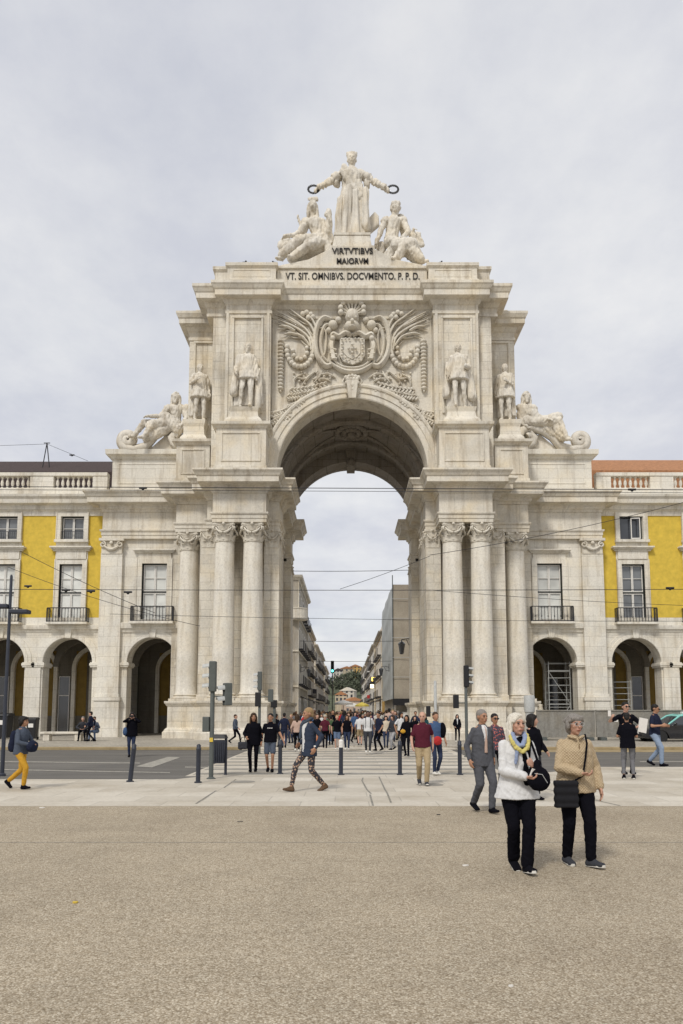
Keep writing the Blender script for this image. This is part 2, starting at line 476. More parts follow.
tag(MB().add([(-1500,-400,-.012),(1500,-400,-.012),(1500,1500,-.012),(-1500,1500,-.012)], [(0,1,2,3)]).build('ground', gm['cobble']), kind='structure')
sheet('square_gravel', [(-120,-90),(120,-90),(120,YN),(-120,YN)], .0, gm['gravel'])
gl = [G(-60,773), G(175,779.5)]; gr = [G(499,776), G(600,767), G(760,767)]
near = [(-120,YN),(120,YN),(120,gr[1].y),(gr[1].x,gr[1].y),(gr[0].x+1.0,gr[0].y+.6),(gr[0].x,-25.2),(gl[1].x+.5,-25.2),(gl[1].x,gl[1].y),(-120,gl[0].y)]
sheet('near_pavement', near, .004, gm['pavers'])
farY = -12.6
sheet('road', [(-120,gl[0].y-.0),(gl[1].x,gl[1].y),(gl[1].x+.5,-25.2),(gr[0].x,-25.2),(gr[0].x+1.0,gr[0].y+.6),(gr[1].x,gr[1].y),(120,gr[1].y),(120,farY),(-120,farY)], .0, gm['asphalt'])
sheet('crosswalk_surface', [(-4.4,-25.15),(3.75,-25.15),(4.0,farY),(-4.4,farY)], .004, gm['pavers'])
for k in range(8):
    y = -24.7+k*1.5
    sheet('crosswalk_bar', [(-4.3,y),(3.65,y),(3.65,y+.5),(-4.3,y+.5)], .008, gm['worn'])
for a in ([G(0,762),G(140,763.5),G(140,762.8),G(0,761.3)], [G(0,770),G(170,773),G(170,772.4),G(0,769.2)], [G(185,767.5),G(225,768),G(225,767.3),G(185,766.8)]):
    sheet('lane_line', a, .005, gm['paint'])
sheet('lane_marking', [G(136,766.5),G(152,767.5),G(180,757.5),G(168,757)], .006, gm['paint'])
sheet('lane_line', [G(640,762),G(720,762),G(720,761.4),G(640,761.4)], .005, gm['paint'])
def kerb(x0, x1, y, name='kerb'):
    tag(MB().box(x0,x1,y,y+.35,-.01,.12).build(name, gm['kerb'], bevel=.02), kind='structure')
kerb(-120, -4.8, farY); kerb(4.4, 120, farY)
sheet('far_pavement', [(-120,farY+.35),(-4.8,farY+.35),(-4.2,farY+1.6),(3.9,farY+1.6),(4.4,farY+.35),(120,farY+.35),(120,30),(-120,30)], .11, gm['cobble'], .1)
sheet('pavement_ramp', [(-4.7,farY+.01),(4.3,farY+.01),(4.3,farY+1.7),(-4.7,farY+1.7)], .05, gm['pavers'], .04)
sheet('shopping_street', [(-5.8,30),(5.4,30),(5.4,420),(-5.8,420)], .02, gm['pavers'])
# brown worn strip by the kerb on the right
sheet('gutter_strip', [(5.5,farY-1.6),(120,farY-1.6),(120,farY-.002),(5.5,farY-.002)], .005, gm['kerb'])
# grooves in the stone band
def groove(pts, w=.035):
    m = MB()
    P = [G(*p) for p in pts]
    for a, b in zip(P[:-1], P[1:]):
        d = (b-a).normalized(); n = Vector((-d.y, d.x, 0))*w/2
        m.add([(a-n)+Vector((0,0,.0085)), (b-n)+Vector((0,0,.0085)), (b+n)+Vector((0,0,.0085)), (a+n)+Vector((0,0,.0085))], [(0,1,2,3)])
    tag(m.build('pavement_groove', M['concrete']), kind='structure')
groove([(363,778),(362,781),(367,790),(371,794)]); groove([(370,795),(373,806)])
groove([(379,777),(385,790),(387,793),(391,803)]); groove([(236,779.5),(224,788)]); groove([(216,791),(196,804)])
groove([(620,806),(545,789),(532,786)], .03)
for yj, hw_ in ((-34.6,.005),):
    sheet('paving_seam', [(-40,yj-hw_),(40,yj-hw_),(40,yj+hw_),(-40,yj+hw_)], .004, gm['worn'])
for px, py, rr in ((243,782,.28),(430,785,.3),(590,786,.3)):
    g = G(px, py); sheet('drain_cover', [(g.x+rr*math.cos(a_*.5236), g.y+rr*math.sin(a_*.5236)) for a_ in range(12)], .0095, gm['worn'])
# litter and small marks on the gravel
rnd = random.Random(3)
for i, (px, py, s, mm) in enumerate([(466,866,.05,'frame_white'),(511,987,.016,'frame_white'),(42,808,.06,'frame_white'),(75,903,.04,'yellow'),(240,822,.05,'shaded_stone'),(438,815,.04,'letters')]):
    g = G(px, py); m = MB()
    P = []
    for k in range(7):
        a = 2*math.pi*k/7; r = s*(.5+.5*rnd.random()); P.append((g.x+r*math.cos(a), g.y+r*.6*math.sin(a)))
    m.prism(P, .001, .012)
    o = m.build('paper_scrap' if mm == 'frame_white' else 'dry_leaf', M[mm])
    tag(o, ['small white paper scrap lying on gravel left of the two women','tiny white paper scrap lowest on the bare gravel','flat white paper scrap by the stone band at far left','small yellow dry leaf on the gravel at left','brown dry leaf near the stone band left of centre','tiny dark leaf on gravel left of the white-jacketed woman'][i], 'litter')

# ------------------------------------------------------------------ the triumphal arch
arch = thing('triumphal_arch', 'tall carved pale limestone triumphal arch with paired columns and Latin inscription', 'arch')
A = lambda mb, name, mat='ashlar', **k: mb.build(name, M[mat], arch, **k)
ZC = 14.65
# wall masses behind the columns (plan outline, right side; the left is its mirror image)
wallR = [(4.65,8.6),(4.15,8.6),(4.15,6.6),(4.65,6.6),(4.65,.5),(4.15,.5),(4.15,-2.3),(5.0,-2.3),(5.0,-.9),(7.72,-.9),(7.72,-2.35),(8.62,-2.35),(8.62,.1),(10.7,.1),(10.7,9.3),(4.15,9.3)]
wallR = [(4.15,9.3),(4.15,6.9),(4.65,6.9),(4.65,.5),(4.15,.5),(4.15,-2.3),(5.0,-2.3),(5.0,-.9),(7.72,-.9),(7.72,-2.35),(8.62,-2.35),(8.62,.1),(10.7,.1),(10.7,9.3)]
for s in (1,-1):
    A(MB().prism([(s*x,y) for x,y in wallR], .1, 11.876), 'pier_wall')
# pedestal course
pedR = [(3.95,9.0),(3.95,6.7),(4.5,6.7),(4.5,.7),(3.95,.7),(3.95,-2.6),(4.55,-2.6),(4.55,-4.2),(8.1,-4.2),(8.1,-2.7),(8.75,-2.7),(8.75,-1.95),(10.35,-1.95),(10.35,0)]
pprof = [(-.5,0),(.22,0),(.22,.45),(.16,.5),(.10,.62),(.02,.68),(0,.70),(0,1.86),(.05,1.90),(.10,1.98),(.16,2.04),(.16,2.16),(-.5,2.16)]
pcore = [(4.3,9.0),(4.3,7.0),(4.9,7.0),(4.9,.4),(4.3,.4),(4.3,-2.2),(4.9,-2.2),(4.9,-3.8),(7.7,-3.8),(7.7,-2.3),(8.4,-2.3),(8.4,-1.6),(10.2,-1.6),(10.2,0)]
for s in (1,-1):
    m = MB().sweep(pedR if s > 0 else mir(pedR), pprof); A(m, 'pedestal')
    A(MB().prism([(s*x,y) for x,y in pcore], .1, 2.154), 'pedestal_core')

# columns
def column_mb(r, z0, z1):
    p = []; n = 14
    for i in range(n+1):
        u = i/n; rr = r*(1-.14*u**1.6)
        p.append((rr, z0+(z1-z0)*u))
    p = [(r*1.10, z0-.02),(r*1.10,z0+.05),(r*1.02,z0+.12)] + p[1:] + [(r*.92, z1-.02)]
    return MB().lathe(p, seg=36)
def base_mb(r, z0, z1):
    h = z1-z0
    return MB().box(-r*1.38,r*1.38,-r*1.38,r*1.38,z0,z0+h*.36).lathe([(r*1.34,z0+h*.36),(r*1.38,z0+h*.45),(r*1.34,z0+h*.58),(r*1.18,z0+h*.64),(r*1.14,z0+h*.72),(r*1.2,z0+h*.8),(r*1.24,z0+h*.88),(r*1.18,z0+h*.96),(r*1.06,z1)], seg=36)
def leaf(m, ang, r0, z0, z1, wdt, out, sq=0):
    # acanthus leaf: bent tapered strip with a curled tip and toothed edge
    n = 6; v = []; f = []
    for i in range(n+1):
        u = i/n
        rr = r0 + out*(u**2.2)*(1 if u < .86 else .95) + .012
        z = z0+(z1-z0)*(u if u < .84 else .84-(u-.84)*.5)
        wd = wdt*(1-.55*u**2)*(1+.22*math.sin(u*17))
        for k, off in ((-1,0),(-.45,.05),(0,.085),(.45,.05),(1,0)):
            a = ang + k*wd/2/max(rr,.1)
            q = rr + off*r0*.9
            if sq:
                ca, sa = math.cos(a), math.sin(a); mm = max(abs(ca),abs(sa)); q = q/mm*.93
            v.append((q*math.cos(a), q*math.sin(a), z))
    for i in range(n):
        for k in range(4): f.append((i*5+k, i*5+k+1, (i+1)*5+k+1, (i+1)*5+k))
    m.add(v, f)
def capital_mb(r, z0, z1, sq=0, seed=0):
    h = z1-z0; m = MB()
    if sq: m.box(-r*.9,r*.9,-r*.9,r*.9,z0,z1-h*.1)
    else: m.lathe([(r*.9,z0),(r*.98,z0+.03),(r*.9,z0+.07),(r*.86,z0+h*.3),(r*.92,z0+h*.62),(r*1.12,z0+h*.86)], seg=24)
    for i in range(8): leaf(m, math.pi*i/4+math.pi/8, r*.9, z0+.05, z0+h*.42, r*.66, r*.34, sq)
    for i in range(8): leaf(m, math.pi*i/4, r*.9, z0+.1, z0+h*.72, r*.6, r*.42, sq)
    k = r*1.55
    ab = []
    for c in range(4):
        a0 = math.pi/4+c*math.pi/2; a1 = a0+math.pi/2
        p0 = Vector((math.cos(a0),math.sin(a0)))*k; p1 = Vector((math.cos(a1),math.sin(a1)))*k
        mid = (p0+p1)/2; inn = mid*.86
        d = (p1-p0).normalized()
        ab += [p0+d*.08, (p0*.5+p1*.5)*.5+mid*.42 - mid*0, inn, ] if False else [p0+d*.09, p0*.72+p1*.28-mid*.10, mid-mid*.15, p0*.28+p1*.72-mid*.10, p1-d*.09]
    m.prism([(p.x,p.y) for p in ab], z1-h*.13, z1-.002)
    for c in range(4):                      # corner volutes and face rosettes
        a = math.pi/4+c*math.pi/2
        for sgn in (-1,1):
            pts = []
            for i in range(14):
                u = i/13; th = u*3.6*math.pi*.62; rad = r*.24*(1-.72*u)
                px = r*1.26+rad*math.sin(th)*.9; pz = z1-h*.30+rad*math.cos(th)
                pts.append((px*math.cos(a+sgn*.06), px*math.sin(a+sgn*.06), pz))
            m.tube(pts, [r*.07]*14, 6)
            m.tube([(r*.95*math.cos(a+sgn*.45), r*.95*math.sin(a+sgn*.45), z0+h*.5), (r*1.12*math.cos(a+sgn*.25), r*1.12*math.sin(a+sgn*.25), z0+h*.78), (r*1.3*math.cos(a+sgn*.06), r*1.3*math.sin(a+sgn*.06), z1-h*.12)], [r*.05,r*.07,r*.07], 6)
        b = c*math.pi/2
        m.sph((r*1.12*math.cos(b), r*1.12*math.sin(b), z1-h*.08), (r*.17,r*.17,r*.15), 8, 6)
        for sgn in (-1,1):                  # garland swag between the volutes
            pts = [(r*(1.22+.05*math.sin(u*math.pi))*math.cos(b+sgn*(.05+.62*u)), r*(1.22+.05*math.sin(u*math.pi))*math.sin(b+sgn*(.05+.62*u)), z1-h*(.55-.30*u*u)) for u in [i/6 for i in range(7)]]
            m.tube(pts, [r*.11,r*.12,r*.11,r*.10,r*.09,r*.08,r*.06], 6)
    return m
ZB, ZS, ZK0, ZK1 = 2.16, 2.56, 10.85, 11.88
shaft = column_mb(.60, ZS, ZK0).mesh('column', 40); basem = base_mb(.60, ZB, ZS).mesh('base', 40); capm = capital_mb(.565, ZK0-.03, ZK1).mesh('capital', 50)
for me, mm in ((shaft,'column'),(basem,'smooth'),(capm,'carved')): me.materials.append(M[mm])
def put(name, me, parent, loc=(0,0,0), rz=0):
    o = bpy.data.objects.new(name, me); col.objects.link(o); o.parent = parent; o.location = loc; o.rotation_euler = (0,0,rz); return o
for x, y in ((5.50,-3.36),(7.06,-3.36),(9.50,-1.08)):
    for s in (1,-1):
        c = put('column', shaft, arch, (s*x,y,0)); put('base', basem, c); put('capital', capm, c)
pcap = capital_mb(.42, ZK0-.03, ZK1, sq=1).mesh('capital', 50); pcap.materials.append(M['carved'])
for x, y in ((4.55,-1.95),(4.55,.1),(4.55,7.4),(8.17,-2.0),(4.6,8.7)):
    for s in (1,-1): put('pilaster_capital', pcap, arch, (s*x,y,0))
for x, y0, y1 in ((4.12,-2.34,-1.3),(4.12,-.4,.52),(4.12,6.86,7.9)):
    for s in (1,-1):
        a, b = sorted((s*x, s*(x+.9)))
        A(MB().box(a-.0,b,y0,y1,2.16,2.5), 'pilaster_base', 'smooth', bevel=.04)
for s in (1,-1):
    a, b = sorted((s*7.66, s*8.68)); A(MB().box(a,b,-2.42,-1.5,2.16,2.5), 'pilaster_base', 'smooth', bevel=.04)

# wing pilasters
for s in (1,-1):
    x0, x1 = sorted((s*13.72, s*15.0))
    A(MB().box(x0,x1,-.02,.9,.0,11.0), 'wing_pilaster', 'wing')
    A(MB().box(x0-.1,x1+.1,-.14,.9,.0,2.2).box(x0-.16,x1+.16,-.20,.9,2.2,2.42).box(x0-.06,x1+.06,-.08,.9,2.42,2.6), 'pilaster_base', 'wing', bevel=.02)
    xc = (x0+x1)/2
    m = MB().box(x0+.03,x1-.03,-.06,.8,10.95,11.75).box(x0-.1,x1+.1,-.2,.8,11.72,11.88)
    for q in (-1,1):
        pts = []
        for i in range(16):
            u = i/15; th = u*math.pi*2.4; rad = .2*(1-.75*u)
            pts.append((xc+q*(.52-rad*math.sin(th)), -.14, 11.5+rad*math.cos(th)))
        m.tube(pts, .05, 6)
    m.tube([(xc-.45+.9*i/10, -.15, 11.42-.22*math.sin(math.pi*i/10)) for i in range(11)], [.05,.06,.07,.08,.09,.09,.09,.08,.07,.06,.05], 6)
    m.sph((xc,-.15,11.6),(.12,.1,.12),8,6)
    A(m, 'wing_capital', 'carved', smooth=40)

# entablature, swept along the breaks of the plan
entR = [(4.65,8.7),(4.15,8.7),(4.15,6.9),(4.65,6.9),(4.65,.5),(4.15,.5),(4.15,-2.3),(4.72,-2.3),(4.72,-4.0),(7.68,-4.0),(7.68,-2.55),(8.25,-2.55),(8.25,-1.7),(10.2,-1.7),(10.2,0),(15.0,0),(15.0,.68)]
arch_p = [(-.4,ZK1),(.0,ZK1),(.0,12.08),(.035,12.09),(.035,12.28),(.08,12.30),(.11,12.36),(.11,12.42),(-.4,12.42)]
friz_p = [(-.4,12.424),(-.02,12.424),(-.02,13.5),(-.4,13.5)]
corn_p = [(-.4,13.504),(.04,13.504),(.05,13.62),(.16,13.70),(.18,13.84),(.30,13.90),(.62,13.93),(.72,13.94),(.72,14.24),(.78,14.28),(.84,14.40),(.92,14.50),(.95,14.52),(.95,14.62),(-.4,14.70)]
coreR = [(4.45,8.7),(4.45,6.9),(4.85,6.9),(4.85,.3),(4.4,.3),(4.4,-2.1),(4.95,-2.1),(4.95,-3.8),(7.55,-3.8),(7.55,-2.35),(8.05,-2.35),(8.05,-1.5),(9.98,-1.5),(9.98,.2),(14.8,.2),(14.8,8.7)]
for s in (1,-1):
    P = entR if s > 0 else mir(entR)
    A(MB().sweep(P, arch_p), 'architrave', 'smooth')
    A(MB().sweep(P, friz_p), 'frieze', 'smooth')
    A(MB().sweep(P, corn_p), 'cornice', 'smooth')
    A(MB().prism([(s*x,y) for x,y in coreR], 11.9, 14.63), 'entablature_core', 'ashlar')
# attic storey
relY = -2.1
atR = [(4.72,relY),(4.72,-2.7),(7.3,-2.7),(7.3,-2.35),(8.12,-2.35),(8.12,-.4),(9.9,-.4),(9.9,8.9)]
for s in (1,-1):
    m = MB().prism([(s*x,y) for x,y in atR] + [(s*4.72,8.9)], 14.6, 25.4)
    A(m, 'attic_pier', 'ashlar')
m = MB().arch_block(-4.75,4.75,14.6,25.3,relY,-.6,0,4.36,15.32,32); A(m, 'spandrel_wall', 'carved')
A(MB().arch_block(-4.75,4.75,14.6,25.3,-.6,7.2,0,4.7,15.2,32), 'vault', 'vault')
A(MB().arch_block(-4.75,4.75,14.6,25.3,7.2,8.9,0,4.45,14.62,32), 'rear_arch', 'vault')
for yy in (1.35, 5.05):
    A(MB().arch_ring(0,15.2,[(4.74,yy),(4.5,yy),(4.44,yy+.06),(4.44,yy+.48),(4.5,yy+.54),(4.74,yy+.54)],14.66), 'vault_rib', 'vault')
m = MB()                                            # oval rosette and groins on the vault
for k in range(22):
    a = 2*math.pi*k/22
    x = .95*math.cos(a); y = 3.45+1.15*math.sin(a); z = 15.2+math.sqrt(4.66**2-x*x)-.06
    m.sph((x,y,z), (.22,.25,.16), 8, 5)
for k in range(12):
    a = 2*math.pi*k/12
    x = .5*math.cos(a); y = 3.45+.6*math.sin(a); z = 15.2+math.sqrt(4.66**2-x*x)-.08
    m.sph((x,y,z), (.2,.22,.2), 8, 5)
m.sph((0,3.45,19.66),(.3,.34,.3),10,6)
A(m, 'vault_rosette', 'vault', smooth=60)
m = MB()
for s in (1,-1):
    for y0, y1 in ((2.0,.1),(4.9,6.9)):
        pts = []
        for i in range(14):
            u = i/13; a = math.pi*(.5-.46*u*s)
            pts.append((4.64*math.cos(a), 3.45+(y1-3.45)*u, 15.2+4.64*math.sin(a)))
        m.tube(pts, .10, 6)
A(m, 'vault_groin', 'vault', smooth=60)
# archivolt on the front and on the back
ap = [(4.34,relY+.3),(4.34,relY-.10),(4.40,relY-.14),(4.66,relY-.14),(4.68,relY-.20),(4.98,relY-.20),(5.02,relY-.27),(5.12,relY-.30),(5.20,relY-.28),(5.22,relY+.3)]
A(MB().arch_ring(0,15.32,ap,14.72,40), 'archivolt', 'smooth')
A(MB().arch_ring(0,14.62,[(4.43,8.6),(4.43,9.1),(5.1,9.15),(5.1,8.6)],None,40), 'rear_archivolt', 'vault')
m = MB().prism_xz([(-.22,19.5),(.22,19.5),(.34,20.6),(-.34,20.6)], relY-.55, relY+.1)
0 and m.tube([(0,relY-.62,20.85),(0,relY-.85,20.7),(0,relY-.80,20.3),(0,relY-.6,20.0),(0,relY-.62,19.65),(0,relY-.5,19.45)], [.15,.2,.17,.15,.18,.10], 10)
A(m, 'keystone', 'carved', bevel=.03, smooth=45)
m = MB().prism_xz([(-.28,18.9),(.28,18.9),(.4,20.0),(-.4,20.0)], 6.9, 9.3); m.sph((0,6.95,18.95),(.34,.3,.32),10,7)
A(m, 'rear_keystone', 'vault')
# attic blocks between cornice and statues
def pedblock(x0, x1, y0, y1, z0, z1, name='statue_pedestal', mat='smooth'):
    m = MB().box(x0,x1,y0,y1,z0,z1-.32)
    m.box(x0-.06,x1+.06,y0-.06,y1,z0,z0+.35)
    m.sweep([(x0,y1),(x0,y0),(x1,y0),(x1,y1)], [(-.1,z1-.32),(.05,z1-.32),(.1,z1-.22),(.24,z1-.16),(.26,z1),(-.1,z1)])
    m.box(x0+.02,x1-.02,y0+.05,y1,z1-.2,z1-.002)
    w = x1-x0                                       # raised frame round the sunk panel
    fx0, fx1, fz0, fz1 = x0+.28, x1-.28, z0+.6, z1-.55
    for a in ((fx0,fx1,fz1-.08,fz1),(fx0,fx1,fz0,fz0+.08),(fx0,fx0+.08,fz0+.08,fz1-.08),(fx1-.08,fx1,fz0+.08,fz1-.08)):
        m.box(a[0],a[1],y0-.05,y0+.02,a[2],a[3])
    return A(m, name, mat, bevel=.015)
for s in (1,-1):
    x0, x1 = sorted((s*4.78, s*7.55)); pedblock(x0, x1, -4.0, -2.5, 14.69, 17.5)
    xc = (x0+x1)/2-s*.05
    m = MB().prism([(xc-1.05,-3.75),(xc+1.05,-3.75),(xc+1.05,-2.6),(xc-1.05,-2.6)],17.5,17.78)
    m.sweep([(xc-.8,-2.6),(xc-.8,-3.5),(xc+.8,-3.5),(xc+.8,-2.6)], [(-.4,17.78),(.22,17.78),(.16,17.9),(.03,18.05),(-.02,18.35),(.03,18.5),(.06,18.62),(-.4,18.62)])
    m.box(xc-.75,xc+.75,-3.45,-2.6,18.3,18.61)
    A(m, 'statue_plinth', 'smooth')
    x0, x1 = sorted((s*8.3, s*10.25)); pedblock(x0, x1, -1.72, -.3, 14.69, 17.35)
    xc = (x0+x1)/2+s*.05
    m = MB().sweep([(xc-.6,-.3),(xc-.6,-1.4),(xc+.6,-1.4),(xc+.6,-.3)], [(-.4,17.35),(.22,17.35),(.16,17.6),(.02,17.8),(-.02,18.3),(.05,18.5),(.07,18.72),(-.4,18.72)])
    m.box(xc-.55,xc+.55,-1.36,-.3,18.3,18.71)
    A(m, 'statue_plinth', 'smooth')
    # wing block that carries the reclining figure
    x0, x1 = sorted((s*10.28, s*14.5))
    m = MB().box(x0,x1,.0,4.0,14.69,16.75)
    yb = [(x0,4.0),(x0,.0),(x1,.0),(x1,4.0)]
    m.sweep(yb, [(-.1,16.75),(.05,16.75),(.12,16.92),(.34,17.0),(.36,17.3),(-.1,17.3)])
    m.box(x0+.05,x1-.05,.05,3.9,16.9,17.29).sweep(yb, [(-.1,14.69),(.08,14.69),(.08,14.98),(-.1,14.98)])
    for a in ((x0+.35,x1-.35,16.45,16.52),(x0+.35,x1-.35,15.25,15.32),(x0+.35,x0+.42,15.32,16.45),(x1-.42,x1-.35,15.32,16.45)):
        m.box(a[0],a[1],-.03,.02,a[2],a[3])
    A(m, 'wing_block', 'wing', bevel=.012)
    # sunk niche panels behind the standing statues
    for xc, y, hw, z0, z1 in ((s*6.05,-2.7,.78,18.55,24.25),(s*9.0,-.4,.5,18.7,23.9)):
        m = MB()
        m.box(xc-hw-.12,xc-hw,y-.10,y+.02,z0,z1).box(xc+hw,xc+hw+.12,y-.10,y+.02,z0,z1).box(xc-hw-.12,xc+hw+.12,y-.12,y+.02,z1,z1+.14)
        A(m, 'niche_frame', 'smooth', bevel=.02)
    for xc, y, hw, z0, z1 in ((s*6.05,-2.7,1.22,18.0,25.1),):
        m = MB().box(xc-hw-.03,xc-hw+.12,y-.06,y+.02,z0,z1).box(xc+hw-.12,xc+hw+.03,y-.06,y+.02,z0,z1)
        A(m, 'pilaster_strip', 'smooth')
# attic cornice and parapet
acR = [(4.72,relY),(4.72,-2.7),(7.3,-2.7),(7.3,-2.35),(8.45,-2.35),(8.45,8.9)]
atpath = mir(acR)+acR
A(MB().sweep(atpath, [(-.5,24.2),(.06,24.2),(.07,24.36),(.02,24.4),(.02,24.7),(.10,24.76),(.16,24.88),(.22,24.98),(.52,25.02),(.60,25.04),(.60,25.36),(.66,25.42),(.74,25.58),(.80,25.66),(.80,25.82),(-.5,25.92)]), 'attic_cornice', 'smooth')
A(MB().prism([(-8.3,-2.2),(-4.6,-2.2),(-4.6,-1.9),(4.6,-1.9),(4.6,-2.2),(8.3,-2.2),(8.3,8.9),(-8.3,8.9)], 24.9, 25.86), 'attic_roof', 'smooth')
for s in (1,-1):
    bp_ = [(8.3,-.4),(9.9,-.4),(9.9,8.9)]; bp_ = bp_ if s > 0 else mir(bp_)
    A(MB().sweep(bp_, [(-.3,24.1),(.06,24.1),(.07,24.26),(.02,24.3),(.02,24.6),(.10,24.66),(.16,24.78),(.22,24.88),(.52,24.92),(.56,24.94),(.56,25.22),(.62,25.28),(.68,25.42),(.72,25.5),(.72,25.64),(-.3,25.74)]), 'side_cornice', 'smooth')
    x0, x1 = sorted((s*8.2, s*9.8)); A(MB().box(x0,x1,-.3,8.9,25.2,25.7), 'side_roof', 'smooth')
paR = [(4.45,-2.35),(4.45,-2.9),(7.25,-2.9),(7.25,-2.5),(8.05,-2.5),(8.05,6)]
pp = [(-.6,25.88),(.10,25.88),(.10,26.08),(.02,26.14),(.0,26.8),(.05,26.86),(.12,26.92),(.12,27.10),(-.6,27.12)]
A(MB().sweep(mir(paR)+paR, pp), 'parapet', 'smooth')
A(MB().prism([(-7.6,-2.4),(-4.8,-2.4),(4.8,-2.4),(7.6,-2.4),(7.6,6),(-7.6,6)], 25.9, 27.08), 'parapet_core', 'smooth')
for s in (1,-1):
    x0, x1 = sorted((s*4.75, s*6.95)); m = MB()
    for a in ((x0,x1,26.66,26.71),(x0,x1,26.26,26.31),(x0,x0+.05,26.31,26.66),(x1-.05,x1,26.31,26.66)): m.box(a[0],a[1],-2.93,-2.88,a[2],a[3])
    A(m, 'parapet_panel', 'smooth')
    x0, x1 = sorted((s*8.2, s*9.6)); A(MB().box(x0,x1,-.25,6,25.2,25.75), 'blocking_course', 'smooth', bevel=.03)
# inscribed course and stepped pedestal of the top group
A(MB().box(-4.4,4.4,-2.62,-1,25.9,26.1).box(-4.4,4.4,-2.55,-1,26.1,26.96).box(-4.42,4.42,-2.66,-1,26.96,27.12), 'inscription_course', 'smooth', bevel=.015)
m = MB().prism_xz([(-4.3,27.13),(4.3,27.13),(4.2,27.36),(2.6,27.7),(1.35,28.35),(1.32,28.6),(-1.32,28.6),(-1.35,28.35),(-2.6,27.7),(-4.2,27.36)], -2.35, 1.2)
A(m, 'group_base', 'smooth', bevel=.04)
m = MB().prism([(-1.28,-2.42),(1.28,-2.42),(1.28,.6),(-1.28,.6)],27.14,28.6,[(-1.16,-2.30),(1.16,-2.30),(1.16,.6),(-1.16,.6)]).prism([(-1.16,-2.30),(1.16,-2.30),(1.16,.6),(-1.16,.6)],28.6,29.35,[(-1.05,-2.15),(1.05,-2.15),(1.05,.6),(-1.05,.6)]).box(-1.1,1.1,-2.2,.65,29.35,29.5)
A(m, 'figure_pedestal', 'smooth')
def text_mesh(s, width, height, y, z, xc=0.0, mat='letters', parent=None, name='inscription', depth=.03, rz=0, label=None):
    cu = bpy.data.curves.new('t', 'FONT'); cu.body = s; cu.size = 1; cu.extrude = depth; cu.align_x = 'CENTER'; cu.offset = .012
    o = bpy.data.objects.new('t', cu); col.objects.link(o); dg = bpy.context.evaluated_depsgraph_get()
    me = bpy.data.meshes.new_from_object(o.evaluated_get(dg)); bpy.data.objects.remove(o)
    xs = [v.co.x for v in me.vertices]; ys = [v.co.y for v in me.vertices]
    sx = width/(max(xs)-min(xs)); sy = height/(max(ys)-min(ys)); x0 = (max(xs)+min(xs))/2; y0 = min(ys)
    for v in me.vertices: v.co = Vector(((v.co.x-x0)*sx, -v.co.z, (v.co.y-y0)*sy))
    me.materials.clear(); me.materials.append(M[mat]); me.name = name
    o = bpy.data.objects.new(name, me); col.objects.link(o); o.location = (xc,y,z); o.rotation_euler = (0,0,rz); o.parent = parent
    if label: o['label'] = label
    return o
text_mesh('VT. SIT. OMNIBVS. DOCVMENTO. P. P. D.', 7.85, .43, -2.56, 26.30, .02, parent=arch, label='long lower inscription of black capitals')
text_mesh('VIRTVTIBVS', 2.42, .37, -2.39, 28.02, .02, parent=arch, label='upper inscription line of black capitals')
text_mesh('MAIORVM', 1.86, .36, -2.44, 27.36, .02, parent=arch, label='middle inscription line of black capitals')

for o in arch.children:
    n_ = o.name.split('.')[0]
    if n_ in ('attic_cornice','attic_roof'): o.location.z = .36
    if n_ in ('parapet','parapet_core','parapet_panel','blocking_course','inscription_course','group_base','figure_pedestal'): o.location.z = .44
    if n_ == 'inscription': o.location.z += .44
# ---- coat of arms relief, modelled in the round against the panel
rel = MB()
def rp(zx, zy, d=0.0): return Vector(((zx-344)/67.0, relY-.05-d, 26.3-zy/63.9))
def rt(pts, rr, seg=6, flat=1.5, mirror=True, d=.10):
    n = len(pts); Q = []
    # Catmull-Rom resample
    for i in range(n-1):
        p0 = pts[max(i-1,0)]; p1 = pts[i]; p2 = pts[i+1]; p3 = pts[min(i+2,n-1)]
        for k in range(5):
            u = k/5
            Q.append([.5*((2*p1[j])+(-p0[j]+p2[j])*u+(2*p0[j]-5*p1[j]+4*p2[j]-p3[j])*u*u+(-p0[j]+3*p1[j]-3*p2[j]+p3[j])*u**3) for j in (0,1)])
    Q.append(list(pts[-1]))
    m = len(Q)
    if isinstance(rr, (list,tuple)):
        R = []
        for i in range(m):
            u = i/(m-1)*(len(rr)-1); a = int(min(u, len(rr)-2)); R.append(rr[a]+(rr[a+1]-rr[a])*(u-a))
    else: R = [rr]*m
    for sgn in ((1,-1) if mirror else (1,)):
        P = [rp(344+(q[0]-344)*sgn, q[1], d) for q in Q]
        rel.tube(P, [r/67.0 for r in R], seg, flat=flat)
def rb(zx, zy, r, d=.06, mirror=True, ry=None):
    for sgn in ((1,-1) if mirror else (1,)):
        rel.sph(rp(344+(zx-344)*sgn, zy, d*1.3), (r/67, r/67*1.2, (ry or r)/67), 8, 6)
for k in range(14): rb(65, 204+k*14, 14-.15*k, ry=8)                         # hanging chains
rt([(65,190),(65,400)], 4)
for k in range(16):                                                         # beaded horn
    u = k/15; ang = math.pi*(1.05-1.25*u)
    cx, cy = 140, 235
    rb(cx+52*math.cos(ang), cy+68*math.sin(ang), 11)
for k in range(7):
    ang = math.pi*(1.0-1.1*k/6); rb(140+28*math.cos(ang), 240+34*math.sin(ang), 9)
feath = [[(186,268),(190,215),(168,165),(110,120),(42,84)],[(184,240),(172,190),(120,150),(48,118)],[(178,225),(150,190),(105,175),(75,180)],[(192,250),(200,190),(178,140),(140,110),(95,75)],
         [(194,230),(205,170),(190,125),(165,95)],[(196,215),(205,150),(222,118),(245,108)],[(120,165),(90,150),(55,146)],[(150,150),(110,130),(60,100)]]
